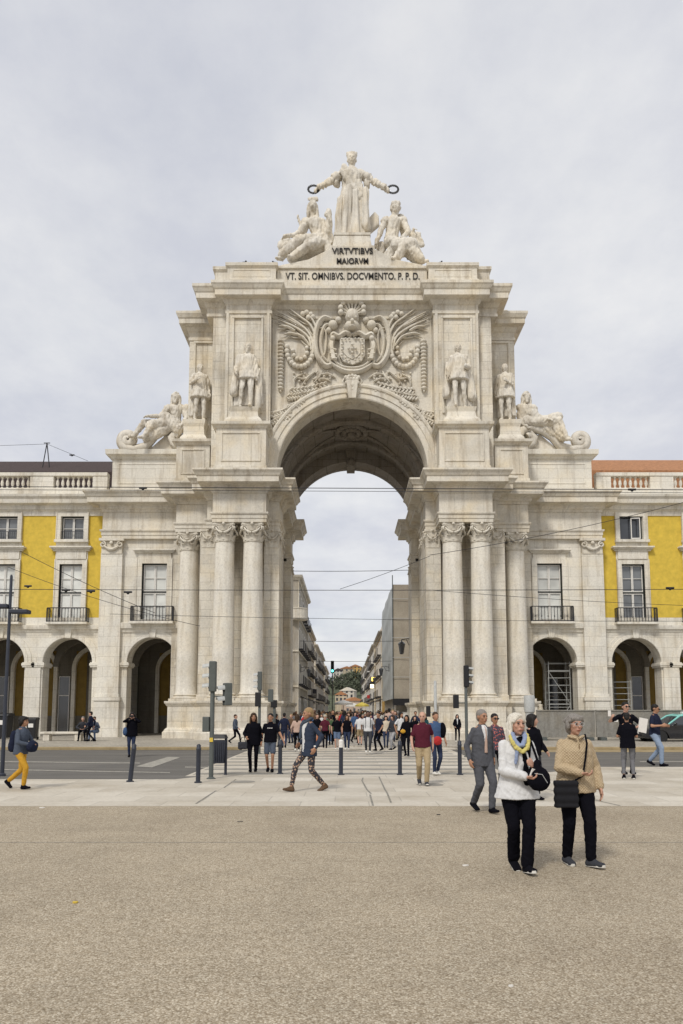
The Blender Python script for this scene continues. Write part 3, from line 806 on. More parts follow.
for q in feath:
    rt(q, [4,5.5,5.5,5,1.5], d=.16)
    for i_ in range(1,len(q)):
        for s_ in (-1,1): rt([q[i_-1], ((q[i_-1][0]+q[i_][0])/2+s_*6,(q[i_-1][1]+q[i_][1])/2+7), (q[i_][0]+s_*7,q[i_][1]+9)], [2,2.8,1], seg=5, d=.08)
for zx, zy in ((150,98),(165,92),(182,100),(172,112),(190,110)): rb(zx, zy, 11, .1)
rt([(262,118),(235,112),(212,135),(200,180),(200,225),(212,268),(238,300),(262,296),(258,278)], [6,10,11,11,12,12,12,9,6], d=.1)    # outer cartouche scroll
rt([(268,140),(240,140),(226,170),(220,215),(230,262),(250,284)], [4,7,8,8,7,4], d=.05)
rt([(205,150),(240,165),(238,250),(215,270)], [3,4,4,3])
# crown shell, mask and drapery
for k in range(9):
    a = math.pi*(1.08-1.16*k/8); x = 344+46*math.cos(a); y = 86-42*math.sin(a)
    rb(x, y, 11.5, .22, False); rt([(344+12*math.cos(a),100-8*math.sin(a)),(344+36*math.cos(a),88-32*math.sin(a))], [4,7], d=.16, mirror=False)
rb(344,110,30,.06,False,ry=34); rb(344,150,34,.10,False,ry=24); rb(330,128,6,.5,False); rb(358,128,6,.5,False); rb(344,146,8,.62,False); rb(344,165,16,.45,False,ry=6)
rt([(344,186),(318,176),(292,190),(270,182),(262,192)], [10,11,11,12,6], d=.2)
rb(268,140,20,.05); rb(290,120,14,.05); rb(252,160,12,.05)
# shield
sh = [(-.72,.0),(-.72,.0)]
pts = [(x/67.0, z) for x, z in ()]
o_ = [(296,196),(392,196),(394,262),(380,286),(344,300),(308,286),(294,262)]
rel.prism_xz([((x-344)/67.0, 26.3-y/63.9) for x, y in o_], relY-.34, relY)
i_ = [(312,212),(376,212),(376,256),(362,272),(344,280),(326,272),(312,256)]
rel.prism_xz([((x-344)/67.0, 26.3-y/63.9) for x, y in i_], relY-.40, relY-.2)
for k in range(4): rb(304, 206+k*20, 5, .33); 
for zx in (318,332): rb(zx, 204, 4.5, .33); rb(zx, 286 if zx > 320 else 278, 4.5, .33)
for zx, zy in ((344,228),(344,244),(344,260),(330,244),(358,244)): rb(zx, zy, 5.5, .38, False)
rt([(268,202),(262,225),(266,250),(272,280)], [10,13,12,14], d=.18); rb(268,200,11,.26); rt([(256,238),(282,246)],[6,6],d=.3); rt([(256,258),(284,264)],[6,6],d=.3); rt([(260,276),(284,280)],[6,6],d=.3)
rt([(262,290),(285,308),(315,322),(344,326),(373,322),(403,308),(426,290)], [6,9,10,11,10,9,6], d=.14, mirror=False)
rt([(268,276),(300,304),(344,312),(388,304),(420,276)], [4,6,6,6,4], d=.2, mirror=False)
# pendant below the shield
for k in range(5): rb(320+12*k, 344-6*abs(2-k)*-.5, 9, .2, False)
for k in range(4): rb(326+12*k, 358, 9, .22, False)
rb(344,382,26,.08,False,ry=22); rb(344,400,22,.12,False,ry=12); rb(322,372,8,.25); rt([(316,350),(308,366),(318,384)],[5,6,4],d=.15)
rt([(322,410),(344,420),(366,410)],[6,8,6],d=.25,mirror=False)
# laurel branches following the arch
rl = random.Random(5)
for a, b, c, n in (((88,420),(160,410),(258,382),15),((30,490),(90,470),(150,430),13),((100,395),(160,392),(230,372),10),((20,520),(50,505),(95,488),8)):
    for i in range(n):
        u = i/(n-1); x = (1-u)**2*a[0]+2*u*(1-u)*b[0]+u*u*c[0]; y = (1-u)**2*a[1]+2*u*(1-u)*b[1]+u*u*c[1]
        for sg in (-1,1):
            L = 17+6*rl.random(); an = .55*sg-.15
            rt([(x,y),(x+L*.6*math.cos(an),y-L*.6*math.sin(an)-sg*2),(x+L*math.cos(an*1.2),y-L*math.sin(an*1.2))], [3,6.5,1.5], seg=5, d=.06+.05*rl.random())
    rt([a,b,c], 3, d=.04)
rt([(24,482),(60,478),(70,490),(40,498),(22,490)], 6, d=.08); rt([(90,456),(130,440),(150,420)], [4,5,3])
for pth in ([(150,330),(120,350),(118,380)],[(200,320),(170,345),(150,372)],[(226,318),(215,340),(196,362)],[(130,345),(160,350),(176,336)],[(190,350),(235,350),(262,360)],[(205,335),(250,330),(280,345)]):
    rt(pth, [3,6,2], d=.04)
for i in range(30): rb(112+rl.random()*150, 318+rl.random()*50, 3+rl.random()*4, .02)
A(rel, 'coat_of_arms', 'carved', smooth=60)
for s in (1,-1): A(MB().box(s*4.62-.04,s*4.62+.04,relY-.06,relY+.02,17.5,24.5), 'relief_border', 'smooth')

# ------------------------------------------------------------------ wing and arcade bays
def window_unit(parent, xc, z0, z1, w, y, gl='glass_curtain', fr='frame_dark', inner='frame_white', rails=(.5,), mull=1, wname='window', ajar=False):
    """sash window: stone-side frame, casement bars and pane"""
    h = z1-z0; m = MB(); fw = .055
    for a in ((xc-w/2,xc-w/2+fw,z0,z1),(xc+w/2-fw,xc+w/2,z0,z1),(xc-w/2+fw,xc+w/2-fw,z1-fw,z1),(xc-w/2+fw,xc+w/2-fw,z0,z0+fw)): m.box(a[0],a[1],y-.10,y,a[2],a[3])
    for r in rails: m.box(xc-w/2+fw,xc+w/2-fw,y-.085,y,z0+h*r-.035,z0+h*r+.035)
    wo = m.build(wname, M[fr], parent)
    MB().add([(xc-w/2,y+.02,z0),(xc+w/2,y+.02,z0),(xc+w/2,y+.02,z1),(xc-w/2,y+.02,z1)], [(0,1,2,3)]).build('pane', M[gl], wo)
    b = MB()
    lev = [0]+list(rails)+[1]
    for a, c in zip(lev[:-1], lev[1:]):
        za, zc = z0+h*a+.05, z0+h*c-.05
        for q in (-1,1):
            xa, xb = sorted((xc+q*.01, xc+q*(w/2-fw-.01)))
            for e in ((xa,xa+.05,za,zc),(xb-.05,xb,za,zc),(xa+.05,xb-.05,zc-.05,zc),(xa+.05,xb-.05,za,za+.05),(xa+.05,xb-.05,(za+zc)/2-.015,(za+zc)/2+.015)): b.box(e[0],e[1],y-.06,y-.01,e[2],e[3])
    if ajar:
        b = MB(); b.obox((xc+.02,y-.18,(z0+z1)/2),(.05,.05,h*.9)); 
        for zz in (z0+.1,z1-.1): b.obox((xc+.27,y-.22,zz),(.5,.05,.06),rz=-.1)
        b.obox((xc+.52,y-.25,(z0+z1)/2),(.05,.05,h*.9))
    b.build('sash', M[inner], wo)
    return wo
def balcony(parent, xc, z0, z1, w, y, dep=.55):
    m = MB(); n = 13
    m.box(xc-w/2,xc+w/2,y-dep,y-dep+.04,z1-.05,z1).box(xc-w/2,xc+w/2,y-dep,y-dep+.04,z0+.03,z0+.07)
    for q in (-1,1):
        m.box(xc+q*w/2-.02,xc+q*w/2+.02,y-dep+.04,y,z1-.05,z1-.002); m.box(xc+q*w/2-.02,xc+q*w/2+.02,y-dep+.04,y,z0+.03,z0+.07)
        for k in range(4): m.box(xc+q*w/2-.012,xc+q*w/2+.012,y-dep+.12+k*.12,y-dep+.144+k*.12,z0+.07,z1-.05)
    for k in range(n+1):
        x = xc-w/2+w*k/n; t_ = .028 if k in (0,n) else .014
        m.box(x-t_,x+t_,y-dep+.006,y-dep+.034,z0,z1-.05)
        if 0 < k < n and k % 2: m.sph((x,y-dep+.02,z0+.3),(.04,.02,.05),6,4)
    return m.build('balcony_railing', M['iron'], parent)
def stone_frame(m, xc, z0, z1, w, y, fw=.26, hood=True, sill=True, dep=.10):
    m.box(xc-w/2-fw,xc-w/2,y-dep,y+.1,z0,z1+fw).box(xc+w/2,xc+w/2+fw,y-dep,y+.1,z0,z1+fw).box(xc-w/2,xc+w/2,y-dep,y+.1,z1,z1+fw)
    m.box(xc-w/2-fw-.05,xc-w/2-fw,y-dep-.04,y,z0,z1+fw+.05).box(xc+w/2+fw,xc+w/2+fw+.05,y-dep-.04,y,z0,z1+fw+.05)
    if hood:
        m.box(xc-w/2-fw+.05,xc+w/2+fw-.05,y-dep+.02,y,z1+fw,z1+fw+.34)
        for i in range(3): m.box(xc-w/2-fw-.10-.07*i,xc+w/2+fw+.10+.07*i,y-dep-.06-.08*i,y,z1+fw+.34+.07*i,z1+fw+.41+.07*i)
    if sill: m.box(xc-w/2-fw-.1,xc+w/2+fw+.1,y-dep-.14,y,z0-.16,z0)
def arch_bay_extras(parent, xc, R, zs, y, mat):
    A_ = lambda mb, nm, **k: mb.build(nm, M[mat], parent, **k)
    A_(MB().arch_ring(xc, zs, [(R-.01,y+.1),(R-.01,y-.06),(R+.02,y-.09),(R+.20,y-.09),(R+.22,y-.05),(R+.42,y-.05),(R+.44,y+.1)], zs, 24), 'archivolt')
    for q in (-1,1):
        a, b = sorted((xc+q*(R-.10), xc+q*(R+.62)))
        A_(MB().box(a,b,y-.13,y+1.1,zs-.30,zs-.20).box(a-.04,b+.04,y-.17,y+1.14,zs-.20,zs-.06).box(a,b,y-.13,y+1.1,zs-.06,zs), 'impost', bevel=.01)
    A_(MB().prism_xz([(xc-.16,zs+R-.04),(xc+.16,zs+R-.04),(xc+.22,zs+R+.5),(xc-.22,zs+R+.5)], y-.17, y+.1), 'keystone', bevel=.02)

WF = .22          # wing wall field
for s in (1,-1):
    xc = s*11.82; x0, x1 = sorted((s*10.1, s*13.74))
    A(MB().arch_block(x0,x1,0,6.25,WF,WF+1.0,xc,1.49,4.48,24), 'arcade_wall', 'wing')
    zw0, zw1, ww = 7.0, 10.4, 1.5
    m = MB().box(x0,xc-ww/2,WF,WF+.9,6.25,11.9).box(xc+ww/2,x1,WF,WF+.9,6.25,11.9).box(xc-ww/2,xc+ww/2,WF,WF+.9,zw1,11.9).box(xc-ww/2,xc+ww/2,WF,WF+.9,6.25,zw0)
    A(m, 'upper_wall', 'wing')
    A(MB().sweep([(x0,WF),(x1,WF)], [(-.1,6.25),(.06,6.25),(.10,6.4),(.2,6.5),(.22,6.8),(.05,6.86),(-.1,6.86)]), 'string_course', 'wing')
    m = MB(); stone_frame(m, xc, zw0, zw1, ww, WF, .28); A(m, 'window_surround', 'wing')
    window_unit(arch, xc, zw0, zw1, ww, WF+.2, 'glass_curtain')
    balcony(arch, xc, 6.87, 7.78, 2.45, WF-.02, .5)
    A(MB().box(xc-1.3,xc+1.3,WF-.6,WF,6.72,6.87), 'balcony_slab', 'wing', bevel=.02)
    arch_bay_extras(arch, xc, 1.49, 4.48, WF, 'wing')
    # low wall behind the bay and its gallery
A(MB().box(-14.8,-10.3,8.0,8.7,0,14.5).box(10.3,14.8,8.0,8.7,0,14.5), 'rear_wall', 'shaded_stone')

def gallery(parent, x0, x1, ys, yb, xs, zc=6.3):
    """vaulted arcade behind the openings: back wall with yellow panels, ceiling, cross ribs"""
    MB().box(x0,x1,yb,yb+.4,0,zc+.2).build('gallery_wall', M['shaded_stone'], parent)
    MB().box(x0,x1,ys,yb,zc,zc+.3).build('gallery_ceiling', M['shaded_stone'], parent)
    for x in xs:
        m = MB()
        m.box(x-.45,x+.45,yb-.03,yb,.0,5.0)
        m.build('gallery_pilaster', M['wing'], parent)
        MB().box(x-1.35,x-.62,yb-.02,yb,1.3,5.6).build('yellow_panel', M['shaded_yellow'], parent)
        MB().box(x+.62,x+1.35,yb-.02,yb,1.3,5.6).build('yellow_panel', M['shaded_yellow'], parent)
        MB().arch_ring(x, 4.4, [(1.55,ys+1.6),(1.55,ys+1.95),(1.9,ys+1.95),(1.9,ys+1.6)], None, 20).build('vault_rib', M['shaded_stone'], parent)
        MB().arch_ring(x, 4.4, [(1.3,yb-.25),(1.3,yb),(1.55,yb),(1.55,yb-.25)], 0, 20).build('blind_arch', M['wing'], parent)
        d = MB().box(x+1.62,x+1.66,yb-.08,yb,0,3.9).box(x+2.3,x+2.34,yb-.08,yb,0,3.9).box(x+1.66,x+2.3,yb-.08,yb,2.6,2.66).box(x+1.66,x+2.3,yb-.08,yb,3.86,3.9)
        d.build('shop_door_frame', M['frame_white'], parent); MB().box(x+1.66,x+2.3,yb-.04,yb,0,3.86).build('shop_door', M['glass_dark'], parent)
for s in (1,-1):
    gallery(arch, *sorted((s*10.3, s*14.6)), WF+1.0, 7.6, [s*11.87])

def arcade_building(s, label, roofm, roofz, win_gl, loc):
    b = thing('arcade_building', label, 'building')
    B = lambda mb, nm, mat='wing', **k: mb.build(nm, M[mat], b, **k)
    Y = .7; nb = 5; sp = 4.05; x_in = 15.0
    xs = [s*(17.0+sp*i) for i in range(nb)]
    xe = s*(17.0+sp*(nb-1)+2.03)
    for i, xc in enumerate(xs):
        a = xc-sp/2 if i else (x_in*s if s > 0 else xc-sp/2); c = xc+sp/2 if (i or s > 0) else -x_in
        a, c = min(a,c), max(a,c)
        B(MB().arch_block(a,c,0,6.15,Y,Y+1.0,xc,1.48,4.50,24), 'arcade_wall')
        arch_bay_extras(b, xc, 1.48, 4.50, Y, 'wing')
        px = xc+s*sp/2
        B(MB().box(px-.45,px+.45,Y-.10,Y,0,4.2), 'pier_strip')
        zw0, zw1, ww = 7.0, 10.45, 1.38; u0, u1, uw = 11.95, 13.4, 1.42
        m = MB()
        for (p, q) in ((a,xc-.98),(xc+.98,c)): m.box(p,q,Y,Y+.8,7.2,13.85)
        B(m, 'yellow_wall', 'yellow')
        m = MB().box(xc-.98,xc-ww/2,Y-.04,Y+.8,7.2,13.85).box(xc+ww/2,xc+.98,Y-.04,Y+.8,7.2,13.85)
        m.box(xc-ww/2,xc+ww/2,Y-.04,Y+.8,zw1,u0).box(xc-ww/2,xc+ww/2,Y-.04,Y+.8,u1,13.85)
        B(m, 'window_bay')
        m = MB(); stone_frame(m, xc, zw0, zw1, ww, Y-.02, .24, hood=False, sill=False)
        for k in range(3): m.box(xc-1.1-.08*k,xc+1.1+.08*k,Y-.18-.09*k,Y,11.25+.09*k,11.34+.09*k)
        m.box(xc-.9,xc+.9,Y-.13,Y,10.75,11.25)
        stone_frame(m, xc, u0, u1, uw, Y-.03, .22, hood=False, sill=True)
        B(m, 'window_surround')
        gl = win_gl[i % len(win_gl)]
        window_unit(b, xc, zw0, zw1, ww, Y+.18, gl[0]); window_unit(b, xc, u0, u1, uw, Y+.18, gl[1], rails=(), ajar=(gl[1] == 'glass_dark' and s > 0))
        m = MB(); m.box(xc-.68,xc+.68,Y-.05,Y-.02,u0+.5,u0+.53)
        for k in range(11): m.box(xc-.66+k*.13,xc-.645+k*.13,Y-.05,Y-.025,u0,u0+.5)
        if not (gl[1] == 'glass_dark' and s > 0): B(m, 'window_guard', 'iron')
        balcony(b, xc, 6.88, 7.75, 2.35, Y-.02, .5)
        B(MB().box(xc-1.25,xc+1.25,Y-.6,Y,6.74,6.88), 'balcony_slab', bevel=.02)
        # balustrade: rail, plinth and urn-shaped balusters in two panels of seven
        bm_ = MB()
        for k in range(8):
            x = xc-1.12+k*.32
            bm_.lathe([(.10,15.2),(.10,15.26),(.05,15.3),(.06,15.38),(.105,15.5),(.10,15.6),(.05,15.8),(.05,15.86),(.09,15.9),(.09,15.96)], (x,Y+.2,0), 8)
        B(bm_, 'balusters', smooth=40)
        B(MB().box(xc+s*2.03-.72,xc+s*2.03+.72,Y,Y+.4,15.2,15.96), 'balustrade_panel', bevel=.02)
    x0, x1 = sorted((s*x_in, xe))
    B(MB().box(x0,x1,Y-.02,Y+.5,6.15,7.2), 'band_wall')
    B(MB().sweep([(x0,Y-.02),(x1,Y-.02)], [(-.1,6.3),(.04,6.3),(.08,6.42),(.18,6.5),(.2,6.72),(-.1,6.76)]), 'string_course')
    B(MB().sweep([(x0,Y),(x1,Y)], [(-.2,13.45),(.05,13.45),(.08,13.7),(.2,13.8),(.25,14.05),(.55,14.12),(.6,14.35),(.72,14.5),(.75,14.62),(-.2,14.66)]), 'cornice')
    B(MB().box(x0,x1,Y-.08,Y+.6,14.66,15.2).box(x0,x1,Y-.05,Y+.5,15.96,16.18), 'balustrade_rail', bevel=.02)
    B(MB().box(x0,x0+.9,Y,Y+.4,15.2,15.96) if s > 0 else MB().box(x1-.9,x1,Y,Y+.4,15.2,15.96), 'balustrade_panel')
    B(MB().prism_yz([(2.6,15.0),(2.6,roofz-2.0),(6.5,roofz),(10,roofz-1.3),(10,15.0)], x0, x1), 'roof', roofm)
    B(MB().box(x0,x1,2.0,10,13.8,15.0).box(x0,x1,9.6,10,0,13.8), 'rear_wall', 'wing')
    gallery(b, x0, x1, Y+1.0, 5.9, xs)
    recenter(b, loc)
    return b
arcade_building(-1, 'yellow and pale stone arcaded building with dark roof, left of the arch', 'roof_dark', 18.85, [('glass_curtain','glass_mid'),('glass_curtain','glass_mid')], (-24,.7,0))
arcade_building(1, 'yellow and pale stone arcaded building with orange roof, right of the arch', 'roof_red', 18.95, [('glass_mid','glass_dark'),('glass_curtain','glass_mid')], (24,.7,0))
# ------------------------------------------------------------------ street beyond the arch
wm_ = MB().box(-.02,.0,-.62,.62,0,2.3); wm_ = MB()
for a in ((-.62,-.5,0,2.3),(.5,.62,0,2.3),(-.5,.5,2.16,2.3),(-.5,.5,0,.14),(-.04,.04,.14,2.16)): wm_.box(-.10,.0,a[0],a[1],a[2],a[3])
winm = wm_.mesh('window'); winm.materials.append(M['frame_white'])
panm = MB().add([(-.02,-.5,.14),(-.02,.5,.14),(-.02,.5,2.16),(-.02,-.5,2.16)],[(0,1,2,3)]).mesh('pane'); panm.materials.append(M['glass_dark'])
balm_ = MB().box(-.6,.0,-.85,.85,-.16,-.02)
for k in range(9): balm_.box(-.59,-.565,-.84+k*.2,-.815+k*.2,-.02,.85)
balm_.box(-.6,-.555,-.85,.85,.85,.9)
balm = balm_.mesh('balcony'); balm.materials.append(M['iron'])
def street_building(s, label, X, y0, y1, H, mat, roofm, depth=9.0, floors=4, attic=True, balc=(1,2,3), extra=None):
    """s = -1: stands on the left of the street (facade looks towards +X)"""
    b = thing('street_building', label, 'building')
    xo = X+s*depth; xa, xb = sorted((X, xo))
    MB().box(xa,xb,y0,y1,0,H).build('wall', mat, b)
    fh = (H-1.0)/floors
    m = MB().sweep([(X,y1),(X,y0),(xo,y0)] if s > 0 else [(xo,y0),(X,y0),(X,y1)], [(-.1,H-.5),(.08,H-.5),(.12,H-.3),(.4,H-.2),(.5,H),(-.1,H+.03)])
    m.build('cornice', M['smooth'], b)
    for f in range(1, floors):
        MB().sweep([(X,y1),(X,y0),(xo,y0)] if s > 0 else [(xo,y0),(X,y0),(X,y1)], [(-.05,f*fh+.32),(.12,f*fh+.34),(.12,f*fh+.5),(-.05,f*fh+.52)]).build('string_course', M['smooth'], b)
    n = max(2, int((y1-y0)/3.2)); st = (y1-y0)/n
    for i in range(n):
        y = y0+st*(i+.5)
        for f in range(floors):
            wo = put('window', winm, b, (X-s*.0, y, f*fh+.75), 0 if s > 0 else math.pi); put('pane', panm, wo)
            if f in balc: put('balcony', balm, b, (X, y, f*fh+.75), 0 if s > 0 else math.pi)
    n = 3
    for i in range(n):
        x = X+s*(1.4+2.5*i)
        for f in range(floors):
            wo = put('window', winm, b, (x, y0, f*fh+.75), math.pi/2); put('pane', panm, wo)
            if f == 1: put('balcony', balm, b, (x, y0, f*fh+.75), math.pi/2)
    for yy in (y0, y1-.5):
        MB().box(*sorted((X-s*.10,X+s*.01)),yy+.05,yy+.5,0,H-.5).build('corner_pilaster', M['smooth'], b)
    MB().box(*sorted((X-s*.04,X+s*.02)),y0+.8,y1-.8,.35,2.9).build('shopfront', M['glass_dark'], b)
    if attic:
        p = [(X+s*.3,H),(X+s*1.6,H+2.3),(xo-s*1.6,H+2.9),(xo,H)]
        MB().prism_xz([(a,z) for a, z in p], y0+.3, y1-.2).build('roof', roofm, b)
        for i in range(int((y1-y0)/4)):
            y = y0+2+4*i; MB().box(*sorted((X+s*.45,X+s*2.0)),y-.6,y+.6,H,H+1.7).build('dormer', M['smooth'], b)
    if extra: extra(b)
    recenter(b, ((xa+xb)/2, (y0+y1)/2, 0)); return b
bcol = {k: stone('facade_'+k, c, joints=0, grain=.4, stain=1.0) for k, c in dict(cream=(.50,.44,.33), grey=(.40,.37,.32), ochre=(.50,.33,.12), white=(.58,.55,.49), pink=(.46,.36,.29)).items()}
LX = -5.5
def corner_balc(b):
    MB().lathe([(.9,11.3),(1.1,11.4),(1.1,11.6),(1.05,11.62),(1.05,12.5),(1.1,12.5),(1.1,12.6),(.9,12.6)], (LX,36.2,0), 16).build('corner_balcony', M['smooth'], b)
street_building(-1, 'grey stone corner building with round corner balcony, first on the left of the street', LX, 36, 56, 16.2, bcol['grey'], M['roof_dark'], attic=False, extra=corner_balc)
for args in ((-1,'cream building with black balconies, second on the left side of the street',LX,56.3,76,13.0,bcol['cream'],M['roof_dark']),
             (-1,'pale building third from the arch on the left side of the street',LX,83,106,12.8,bcol['white'],M['roof_red']),
             (-1,'grey building fourth from the arch on the left side of the street',LX,106.3,132,13.4,bcol['grey'],M['roof_dark']),
             (-1,'cream building far down the left side of the street',LX,140,180,12.6,bcol['cream'],M['roof_red'])):
    street_building(*args)
RX = 4.75
# netted building under repair
nb = thing('netted_building', 'building under repair wrapped in tan and bluish scaffold netting', 'building')
m, t_, b_ = nt('scaffold_net'); vec = N(t_, 'ShaderNodeTexCoord').outputs['Object']
c_ = ramp(t_, noise_tex(t_, vec, .5, 6, .7, (1,1,.35)), [(.3,(.29,.25,.195)),(.7,(.40,.355,.28))])
c_ = mul(t_, c_, ramp(t_, noise_tex(t_, vec, 9, 3, .7), [(.3,.85),(.7,1.08)])); t_.links.new(c_, b_.inputs['Base Color']); b_.inputs['Roughness'].default_value = .95; net = m
net2 = plain('bluish_sheeting', (.50,.52,.51), .8, var=.15, scale=.8)
def rippled(x0, x1, y0, y1, z0, z1, n, m_, axis):
    v = []; f = []
    for i in range(n+1):
        for j in range(m_+1):
            u = i/n; w_ = j/m_; z = z0+(z1-z0)*w_
            d = .035*math.sin(u*19+w_*3)+.03*math.sin(w_*31+u*5)
            v.append((x0+(x1-x0)*u, y0-d, z) if axis == 'x' else (x0-d, y0+(y1-y0)*u, z))
    for i in range(n):
        for j in range(m_):
            a = i*(m_+1)+j; f.append((a,a+m_+1,a+m_+2,a+1))
    return MB().add(v, f)
MB().box(RX+.3,RX+13,36.5,60,0,14.6).build('wall', bcol['grey'], nb)
rippled(RX,RX+12.8,36,36,2.9,15.2,40,40,'x').build('front_netting', net, nb, smooth=True)
rippled(RX,RX,36,60,2.9,15.2,40,40,'y').build('side_sheeting', net2, nb, smooth=True)
for x, y in ((RX-.05,35.85),(RX+2.4,35.85),(RX+4.9,35.85)):
    MB().tube([(x,y,0),(x,y,16.2 if x < RX+1 else 15.6)], .05, 6).build('scaffold_pole', M['grey_metal'], nb)
for z in (5.2,7.3,9.4,11.5,13.6): MB().tube([(RX-.1,35.8,z),(RX+12,35.8,z)], .025, 5).build('scaffold_ledger', M['light_metal'], nb)
MB().box(RX-.1,RX+8,34.9,36.2,2.2,2.9).build('hoarding_canopy', M['black'], nb)
MB().box(RX+.2,RX+8,35.6,35.8,0,1.5).build('hoarding_base', M['frame_white'], nb)
recenter(nb, (RX+6.5,48,0))
for args in ((1,'ochre building beyond the netted one on the right side of the street',RX,61,80,12.8,bcol['ochre'],M['roof_red']),
             (1,'cream building third on the right side of the street',RX,87,110,13.2,bcol['cream'],M['roof_red']),
             (1,'pinkish building fourth on the right side of the street',RX,110.3,138,12.8,bcol['pink'],M['roof_dark']),
             (1,'white building far down the right side of the street',RX,146,185,13.0,bcol['white'],M['roof_red'])):
    street_building(*args)

# lanterns on brackets
lanA = MB().tube([(0,0,0),(-.45,0,.12),(-.9,0,.05),(-.9,0,-.1)], .035, 6).box(-.03,.03,-.12,.12,-.5,.4).tube([(0,0,-.45),(-.4,0,-.3),(-.55,0,.05)], .025, 6)
lanB = MB().lathe([(.06,-1.0),(.14,-.95),(.24,-.3),(.27,-.26),(.18,-.14),(.05,-.08),(.04,0)], (-.9,0,0), 6)
la_me = lanA.mesh('bracket'); la_me.materials.append(M['iron']); lb_me = lanB.mesh('lantern'); lb_me.materials.append(M['glass_dark'])
for x, y, z, rz, lab in ((RX-.12,42,6.6,0,'black street lantern nearest the arch on the right street wall'),(RX-.12,62,6.4,0,'black street lantern on the ochre building wall'),
                     (RX-.12,90,6.4,0,'small black street lantern further down the right side'),(LX+.12,40,6.4,math.pi,'black street lantern on the grey corner building'),(LX+.12,62,6.4,math.pi,'black street lantern on the second left building'),(LX+.12,88,6.4,math.pi,'small black street lantern further down the left side'),
                     (4.5,8.95,6.6,0,'black lantern on the rear right pier of the arch')):
    l = thing('street_lantern', lab, 'lantern', (x,y,z), rz, 'wall lanterns along the street'); put('bracket', la_me, l); put('lamp_body', lb_me, l)
# projecting shop signs
for x, y, z, c, lab, e in ((3.9,70,6.4,(1,.62,.10),'lit yellow projecting shop sign on the right side',2.0),(3.95,78,5.6,(1,.85,.55),'lit pale projecting shop sign behind the yellow one',2.2),
                        (3.9,95,4.2,(.5,.05,.04),'dark red projecting shop sign on the right side',0),(-4.6,60,4.3,(.04,.04,.05),'black projecting shop sign on the left side',0)):
    sg = thing('shop_sign', lab, 'sign', (x,y,z))
    MB().box(-.26,.26,-.07,.07,-.3,.3).build('sign_panel', lit('sign_light', c, e) if e else plain('sign_paint', c), sg, bevel=.03)
    xw = (RX if x > 0 else LX)-x; a, b = sorted((0, xw)); MB().box(a,b,-.02,.02,.3,.34).build('sign_bracket', M['iron'], sg)
# shop awnings
for s, X, ys in ((-1,LX,(44,60,88)),(1,RX,(64,92))):
    for y in ys:
        o = MB().prism_xz([(X,3.3),(X-s*1.5,2.7),(X-s*1.5,2.45),(X-s*1.47,2.45),(X-s*1.4,2.68),(X,3.2)], y-2.4, y+2.4).build('shop_awning', M['black'] if s < 0 else M['blue_grey'])
        tag(o, f'dark shop awning {"left" if s<0 else "right"} of the street, {dict(zip(ys,("nearest the arch","second from the arch","farthest of its side")))[y]}', 'awning', 'shop awnings along the street')
# cafe parasols
def parasol(x, y, h, r, mat, label):
    p = thing('cafe_parasol', label, 'parasol', (x,y,0), .3, 'parasols in the street')
    MB().tube([(0,0,0),(0,0,h+.1)], .03, 6).lathe([(.3,0),(.3,.08),(.05,.1)], seg=10).build('pole', M['light_metal'], p)
    MB().lathe([(r,h-.55),(r*.98,h-.35),(r*.5,h-.12),(.03,h+.05)], seg=8).build('canopy', mat, p)
parasol(-.6,52,2.95,1.3,M['frame_white'],'white cafe parasol in the middle of the street')
parasol(1.9,58,2.75,1.0,plain('parasol_yellow',(.62,.50,.10)),'yellow cafe parasol right of the white one')
parasol(.9,74,2.8,1.3,M['frame_white'],'small white cafe parasol farther down the street')

# far hill with its houses and trees
hv = []; hf = []
nx, ny = 44, 14
for i in range(nx+1):
    for j in range(ny+1):
        x = -320+640*i/nx; y = 300+260*j/ny; u = j/ny
        z = 22*(u**1.1)*(1+.25*math.sin(x*.013+1))+3*noise.noise(Vector((x*.03,y*.03,0)))
        hv.append((x,y,max(z,-.5) if j else -.5))
for i in range(nx):
    for j in range(ny):
        a = i*(ny+1)+j; hf.append((a,a+ny+1,a+ny+2,a+1))
hm = plain('hill_scrub', (.075,.085,.045), .95, var=.5, scale=.15)
tag(MB().add(hv,hf).build('hill', hm, smooth=True), kind='structure')
def leafy(cx, cy, cz, r, n, seed, sx=1, sz=1):
    q = random.Random(seed); m = MB(); v = []; f = []
    for i in range(n):
        d = Vector((q.gauss(0,1),q.gauss(0,1),q.gauss(0,1))).normalized()*r*(.55+.5*q.random())
        d.z *= sz; d.x *= sx
        c = Vector((cx,cy,cz))+d; s_ = r*.13*(.6+q.random())
        a = Vector((q.gauss(0,1),q.gauss(0,1),q.gauss(0,1))).normalized()*s_; b = a.orthogonal().normalized()*s_*.8
        k = len(v); v += [c-a,c-b,c+a,c+b]; f.append((k,k+1,k+2,k+3))
    return m.add(v, f)
fol = plain('foliage_green', (.06,.07,.042), .8, var=.5, scale=.4); bark = plain('bark', (.12,.09,.06), .9)
